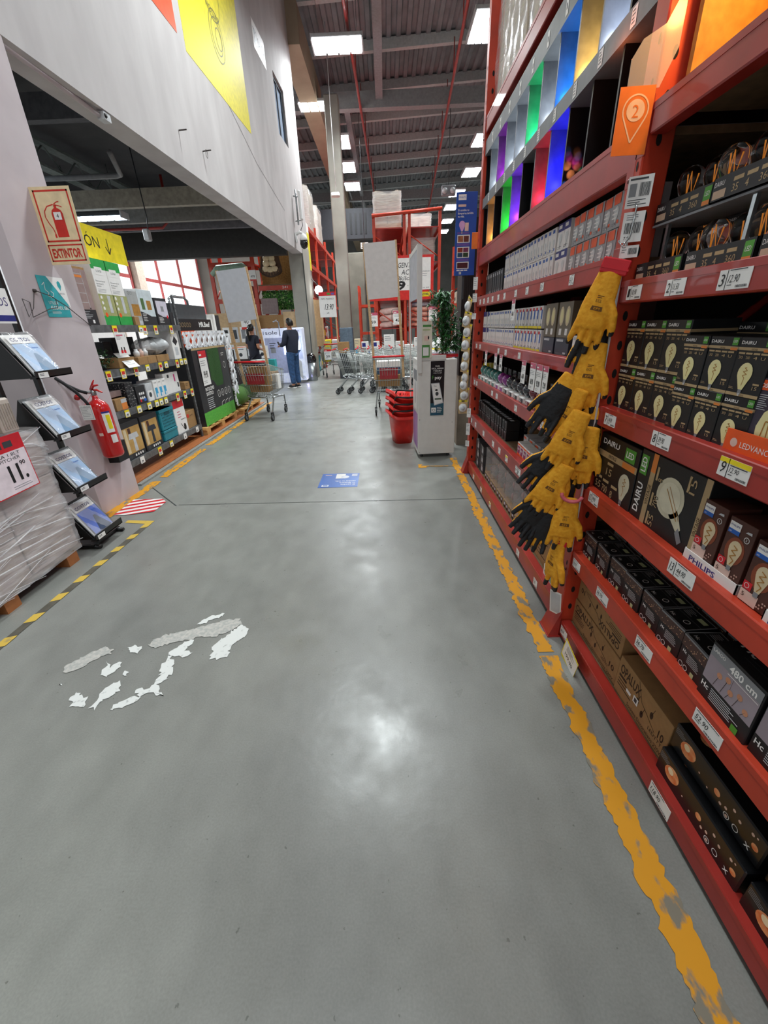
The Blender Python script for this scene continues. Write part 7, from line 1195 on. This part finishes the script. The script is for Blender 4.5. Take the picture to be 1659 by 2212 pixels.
b = MB(); b.box(0, 0, 0, 1.2, .4, 1.5, MATS['tan board']); o = b.build('timber_partition', label='tan partition standing behind the showroom kiosks', cat='partition'); o.location = (-3.8, 13.62, .0)
r = empty('parasol_base', (-4.5, 13.85, 3.0), 0, label='folded green garden canopy lying on the top of the garden rack', cat='canopy'); b = MB(); b.tube([(-.55, 0, .0), (-.35, -.05, .13), (.4, -.05, .17), (.5, 0, .12)], [.07, .1, .1, .06], mat('sage fabric', '7f9a86', .6), 10); b.build('fabric', r)
crate_box('brown bench box on the middle of the garden rack', .9, .5, .35, (-4.5, 14.0, 2.36), brown); crate_box('kraft box on the lower shelf of the garden rack', .6, .4, .4, (-4.55, 14.0, 1.21), kraft)
crate_box('white price sheet with red base hanging by the garden rack', .3, .02, .42, (-4.1, 13.27, 1.5), wht, lambda f: f.text('40', .09, .15, .12, blk, w=.14).rect(0, 0, .3, .06, sr), 0, 'price_sheet', 'price card'); crate_box('white price sheet beside the first tall board', .2, .02, .28, (-3.86, 13.84, 2.8), wht, lambda f: f.text('499', .04, .08, .07, blk, w=.12).rect(0, 0, .2, .04, sr), 0, 'price_sheet', 'price card')
for k in range(5): crate_box('pale kitchen hardware box on the far showroom wall, %s from the garden rack' % TH[k], .28, .2, .34+.05*(k % 2), (-4.75+.31*k, 12.55, .72), [wht, lgry][k % 2], lambda f: f.disc(.1, .12, .05, dgry).rect(.05, .25, .15, .03, gry), 0, 'product_box', 'box')
b = MB(); b.box(-5.1, 12.5, 0, -3.5, 13.0, .715, mat('dark counter', '3b2f2c', .5)); b.build('showroom_counter', label='dark counter carrying pale hardware boxes behind the woman', cat='counter')
b = MB(); b.box(-5.2, 13.3, .0, -3.85, 13.35, 1.95, MATS['tan board']); f = Fr(b, (-5.2, 13.3, 0), e=.002)
for k in range(5): f.rect(.1+.26*k, 1.15, .2, .42, [lgry, wht][k % 2]).rect(.13+.26*k, 1.25, .12, .25, [gry, blk, dgry][k % 3], 2)
b.build('sample_wall', label='tan sample wall with chrome and black fittings behind the woman', cat='partition')
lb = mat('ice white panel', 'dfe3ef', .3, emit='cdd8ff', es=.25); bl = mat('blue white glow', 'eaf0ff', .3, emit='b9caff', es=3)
r = empty('showroom_kiosk', (-3.52, 12.6, 0), 0, label='pale blue water heater stand behind the man', cat='kiosk'); b = MB(); b.box(0, 0, .02, .8, .35, 1.5, lb, .01); f = Fr(b, (0, 0, 0), e=.002); f.rect(.08, .3, .62, .95, mat('lavender panel', 'aab0cf', .4)).text('sole', .12, 1.34, .1, dgry, 2, w=.34).text('11', .0, 1.34, .09, dgry, 2).lines(.2, 1.1, .2, 3, .06, .02, dgry, 2).rect(.22, .85, .14, .14, gry, 2); b.build('cabinet', r); b = MB(); b.box(.6, -.02, .8, .66, 0, 1.3, bl); b.build('light_bar', r)
b = MB(); b.tube([(.55, -.05, 1.3), (.55, -.05, 1.65), (.5, -.1, 1.7), (.42, -.15, 1.66)], .018, chrome, 8); b.build('faucet', r)
r = empty('showroom_kiosk', (-2.86, 12.55, 0), 0, label='white kiosk with a glowing blue ring behind the man', cat='kiosk'); b = MB(); b.box(0, 0, .08, .52, .35, 1.5, lb, .02); f = Fr(b, (0, 0, 0), e=.002); f.text('SOLUCIONES', .08, 1.4, .03, nav, w=.36).text('Rotoplas', .2, 1.34, .04, nav, w=.2, bold=.02).ring(.44, .17, .03, .008, dgry).poly([(.1, .3), (.25, .3), (.42, .1), (.42, .6), (.1, .9)], lgry, 1).lines(.15, .62, .2, 3, .08, .03, dgry, 2).rect(.05, .68, .42, .6, mat('pale photo blue', 'b9c6ee', .4, h2='dfe6ff', sc=6, soft=.3), 1); b.build('cabinet', r)
b = MB(); b.tube([(.26+.16*math.cos(t), -.012, 1.05+.2*math.sin(t)) for t in [2*PI*k/20 for k in range(20)]], .022, bl, 8, closed=True); b.build('glow_ring', r); plight((-2.6, 12.35, 1.05), 4, (.75, .8, 1), .1); plight((-2.35, 12.6, .12), 2.5, (.45, .4, 1), .05)
# ================================================================ people
def skin_mesh(name, V, E_, Rr, m, parent, sub=2):
    me = bpy.data.meshes.new(name); me.from_pydata(V, E_, []); o = bpy.data.objects.new(name, me); COL.objects.link(o); sm = o.modifiers.new('k', 'SKIN'); sm.use_smooth_shade = True
    sk = me.skin_vertices[0] if me.skin_vertices else None
    if sk is None:
        bpy.context.view_layer.objects.active = o; bpy.ops.mesh.customdata_skin_add(); sk = me.skin_vertices[0]
    for i, rr_ in enumerate(Rr): sk.data[i].radius = rr_ if isinstance(rr_, tuple) else (rr_, rr_)
    sk.data[0].use_root = True; s = o.modifiers.new('s', 'SUBSURF'); s.levels = sub; s.render_levels = sub
    dg = bpy.context.evaluated_depsgraph_get(); dg.update(); nm = bpy.data.meshes.new_from_object(o.evaluated_get(dg)); bpy.data.objects.remove(o)
    nm.materials.clear(); nm.materials.append(m); nm.polygons.foreach_set('use_smooth', [True]*len(nm.polygons)); n_ = bpy.data.objects.new(name, nm); COL.objects.link(n_); n_.parent = parent; return n_
def person(lab, loc, rz, H_, top, bot, hairc, woman=False, armR=None, armL=None):
    k = H_/1.7; r = empty('person', loc, rz, label=lab, cat='person'); sw = .165 if woman else .19; hw = .095
    V = [(0, 0, .92), (0, .01, 1.1), (0, .0, 1.3), (0, .01, 1.42), (0, -.005, 1.5)]; Rr = [(.13, .1), (.125, .095), (.15, .1), (.08, .07), .05]; E_ = [(0, 1), (1, 2), (2, 3), (3, 4)]
    arms = []
    for s, hand in ((-1, armR), (1, armL)):
        n = len(V); sh = (s*sw, .01, 1.38); el, ha = hand; V += [sh, el, ha]; Rr += [.055, .042, .028]; E_ += [(2, n), (n, n+1), (n+1, n+2)]; arms.append((n, sh, el, ha))
    for s in (-1, 1): n = len(V); V += [(s*hw, 0, .86), (s*hw*1.05, -.01, .48), (s*hw*1.1, .02, .09), (s*hw*1.2, -.13, .04)]; Rr += [.085, .058, .04, .032]; E_ += [(0, n), (n, n+1), (n+1, n+2), (n+2, n+3)]
    # head and hands join the same body surface
    n = len(V); V += [(0, -.012, 1.555), (0, -.005, 1.635)]; Rr += [(.08, .09), (.088, .105)]; E_ += [(4, n), (n, n+1)]
    for a, sh, el, ha in arms:
        d = (Vector(ha)-Vector(el)).normalized(); up = Vector((0, 0, 1)); sd = d.cross(up).normalized(); pm = Vector(ha)+d*.07; n = len(V); V.append(tuple(pm)); Rr.append((.03, .018)); E_.append((a+2, n))
        for q in range(4): b0 = pm+sd*(-.024+.016*q)+d*.01; t1 = b0+d*(.035+.006*(q in (1, 2)))-up*.008; t2 = t1+d*.018-up*.018; m_ = len(V); V += [tuple(t1), tuple(t2)]; Rr += [.0085, .0075]; E_ += [(n, m_), (m_, m_+1)]
        m_ = len(V); V += [tuple(Vector(ha)+d*.035+sd*.035), tuple(Vector(ha)+d*.065+sd*.045)]; Rr += [.01, .0085]; E_ += [(n, m_), (m_, m_+1)]
    skin_mesh('body', V, E_, Rr, skin, r)
    b = MB(); b.lathe([(.001, .0), (.012, .006), (.006, .03), (.001, .04)], skin, (0, -.105, 1.585), 8); [b.lathe([(.001, -.028), (.014, -.015), (.016, .01), (.001, .028)], skin, (s*.083, 0, 1.6), 8, sx=.5) for s in (-1, 1)]; b.tube([(-.025, -.092, 1.555), (0, -.098, 1.553), (.025, -.092, 1.555)], .005, mat('lip', '8f4f46', .5), 5); [b.lathe([(.001, -.008), (.009, 0), (.001, .008)], mat('eye dark', '201814', .3), (s*.032, -.088, 1.612), 8) for s in (-1, 1)]; b.build('face', r)
    T = [(0, .005, .80), (0, .008, .9), (0, .01, 1.1), (0, .005, 1.3), (0, .012, 1.45)]; TR = [(.12, .1), (.19, .155), (.19, .155), (.2, .15), (.085, .08)]; TE = [(0, 1), (1, 2), (2, 3), (3, 4)]
    if woman: TR = [(.12, .1), (.175, .14), (.155, .125), (.165, .125), (.07, .065)]
    for a, sh, el, ha in arms:
        n = len(T); e2 = Vector(el); h2 = Vector(ha); cuff = tuple(e2*.08+h2*.92) if not woman else tuple(e2*.7+Vector(sh)*.3); T += [sh] + ([el, cuff] if not woman else [cuff]); TR += [.085, .07, .052] if not woman else [.07, .06]; TE += [(3, n), (n, n+1)]+([(n+1, n+2)] if not woman else [])
    skin_mesh('jacket' if not woman else 'top', T, TE, TR, top, r)
    P = [(0, .005, 1.0)]; PR = [(.15, .13)]; PE = []
    for s in (-1, 1): n = len(P); P += [(s*hw*.95, .0, .86), (s*hw*1.05, -.01, .48), (s*hw*1.1, .02, .1)]; PR += [.115, .088, .07]; PE += [(0, n), (n, n+1), (n+1, n+2)]
    skin_mesh('trousers', P, PE, PR, bot, r)
    for s in (-1, 1): b = MB(); b.box(s*hw*1.12-.045, -.19, 0, s*hw*1.12+.045, .07, .03, wht if not woman else blk, .01); b.lathe([(.05, .0), (.052, .03), (.035, .07), (.001, .08)], blk, (s*hw*1.12, -.05, .02), 14, sy=2.3, sx=.95); b.build('shoe', r)
    b = MB(); b.grid(lambda u, v: (.093*math.cos(2*PI*u)*math.sin(PI*.62*v), .012+.106*math.sin(2*PI*u)*math.sin(PI*.62*v)-(.0 if math.sin(2*PI*u) > -.3 else -.03*v), 1.62+.11*math.cos(PI*.62*v)-(0.035*v if math.sin(2*PI*u) > .1 else -.035*v*(math.sin(2*PI*u) < -.3))), 24, 10, hairc, cu=True)
    if woman: b.tube([(0, .1, 1.6), (0, .15, 1.56), (0, .14, 1.42), (0, .13, 1.3)], [.035, .04, .032, .012], hairc, 10)
    b.build('hair', r); r.scale = (k, k, k); return r
navy = mat('navy jacket cloth', '262a3a', .8); jean = mat('blue denim', '2f4f78', .8, var=.2, sc=20); hairb = mat('black hair', '14110f', .4); dnv = mat('dark navy cloth', '191b28', .8)
man = person('man in navy jacket and blue jeans standing at the glowing kiosk looking down', (-2.48, 11.6, 0), -PI/2-.5, 1.7, navy, jean, hairb, False, ((-.23, -.06, 1.13), (-.1, -.3, 1.12)), ((.24, -.04, 1.12), (.12, -.28, 1.08)))
b = MB(); b.box(-.035, -.008, -.06, .035, .0, .06, blk, .004); o = b.build('phone', label='dark phone held in the hands of the man in the navy jacket', cat='phone'); o.location = (-2.84, 11.74, 1.12); o.rotation_euler = (.5, 0, -PI/2-.5)

person('woman with black ponytail and dark top seen from behind near the carts', (-3.45, 11.5, 0), PI-.5, 1.6, dnv, dnv, hairb, True, ((-.2, .03, 1.12), (-.12, -.22, 1.05)), ((.22, .02, 1.12), (.18, -.24, 1.08)))
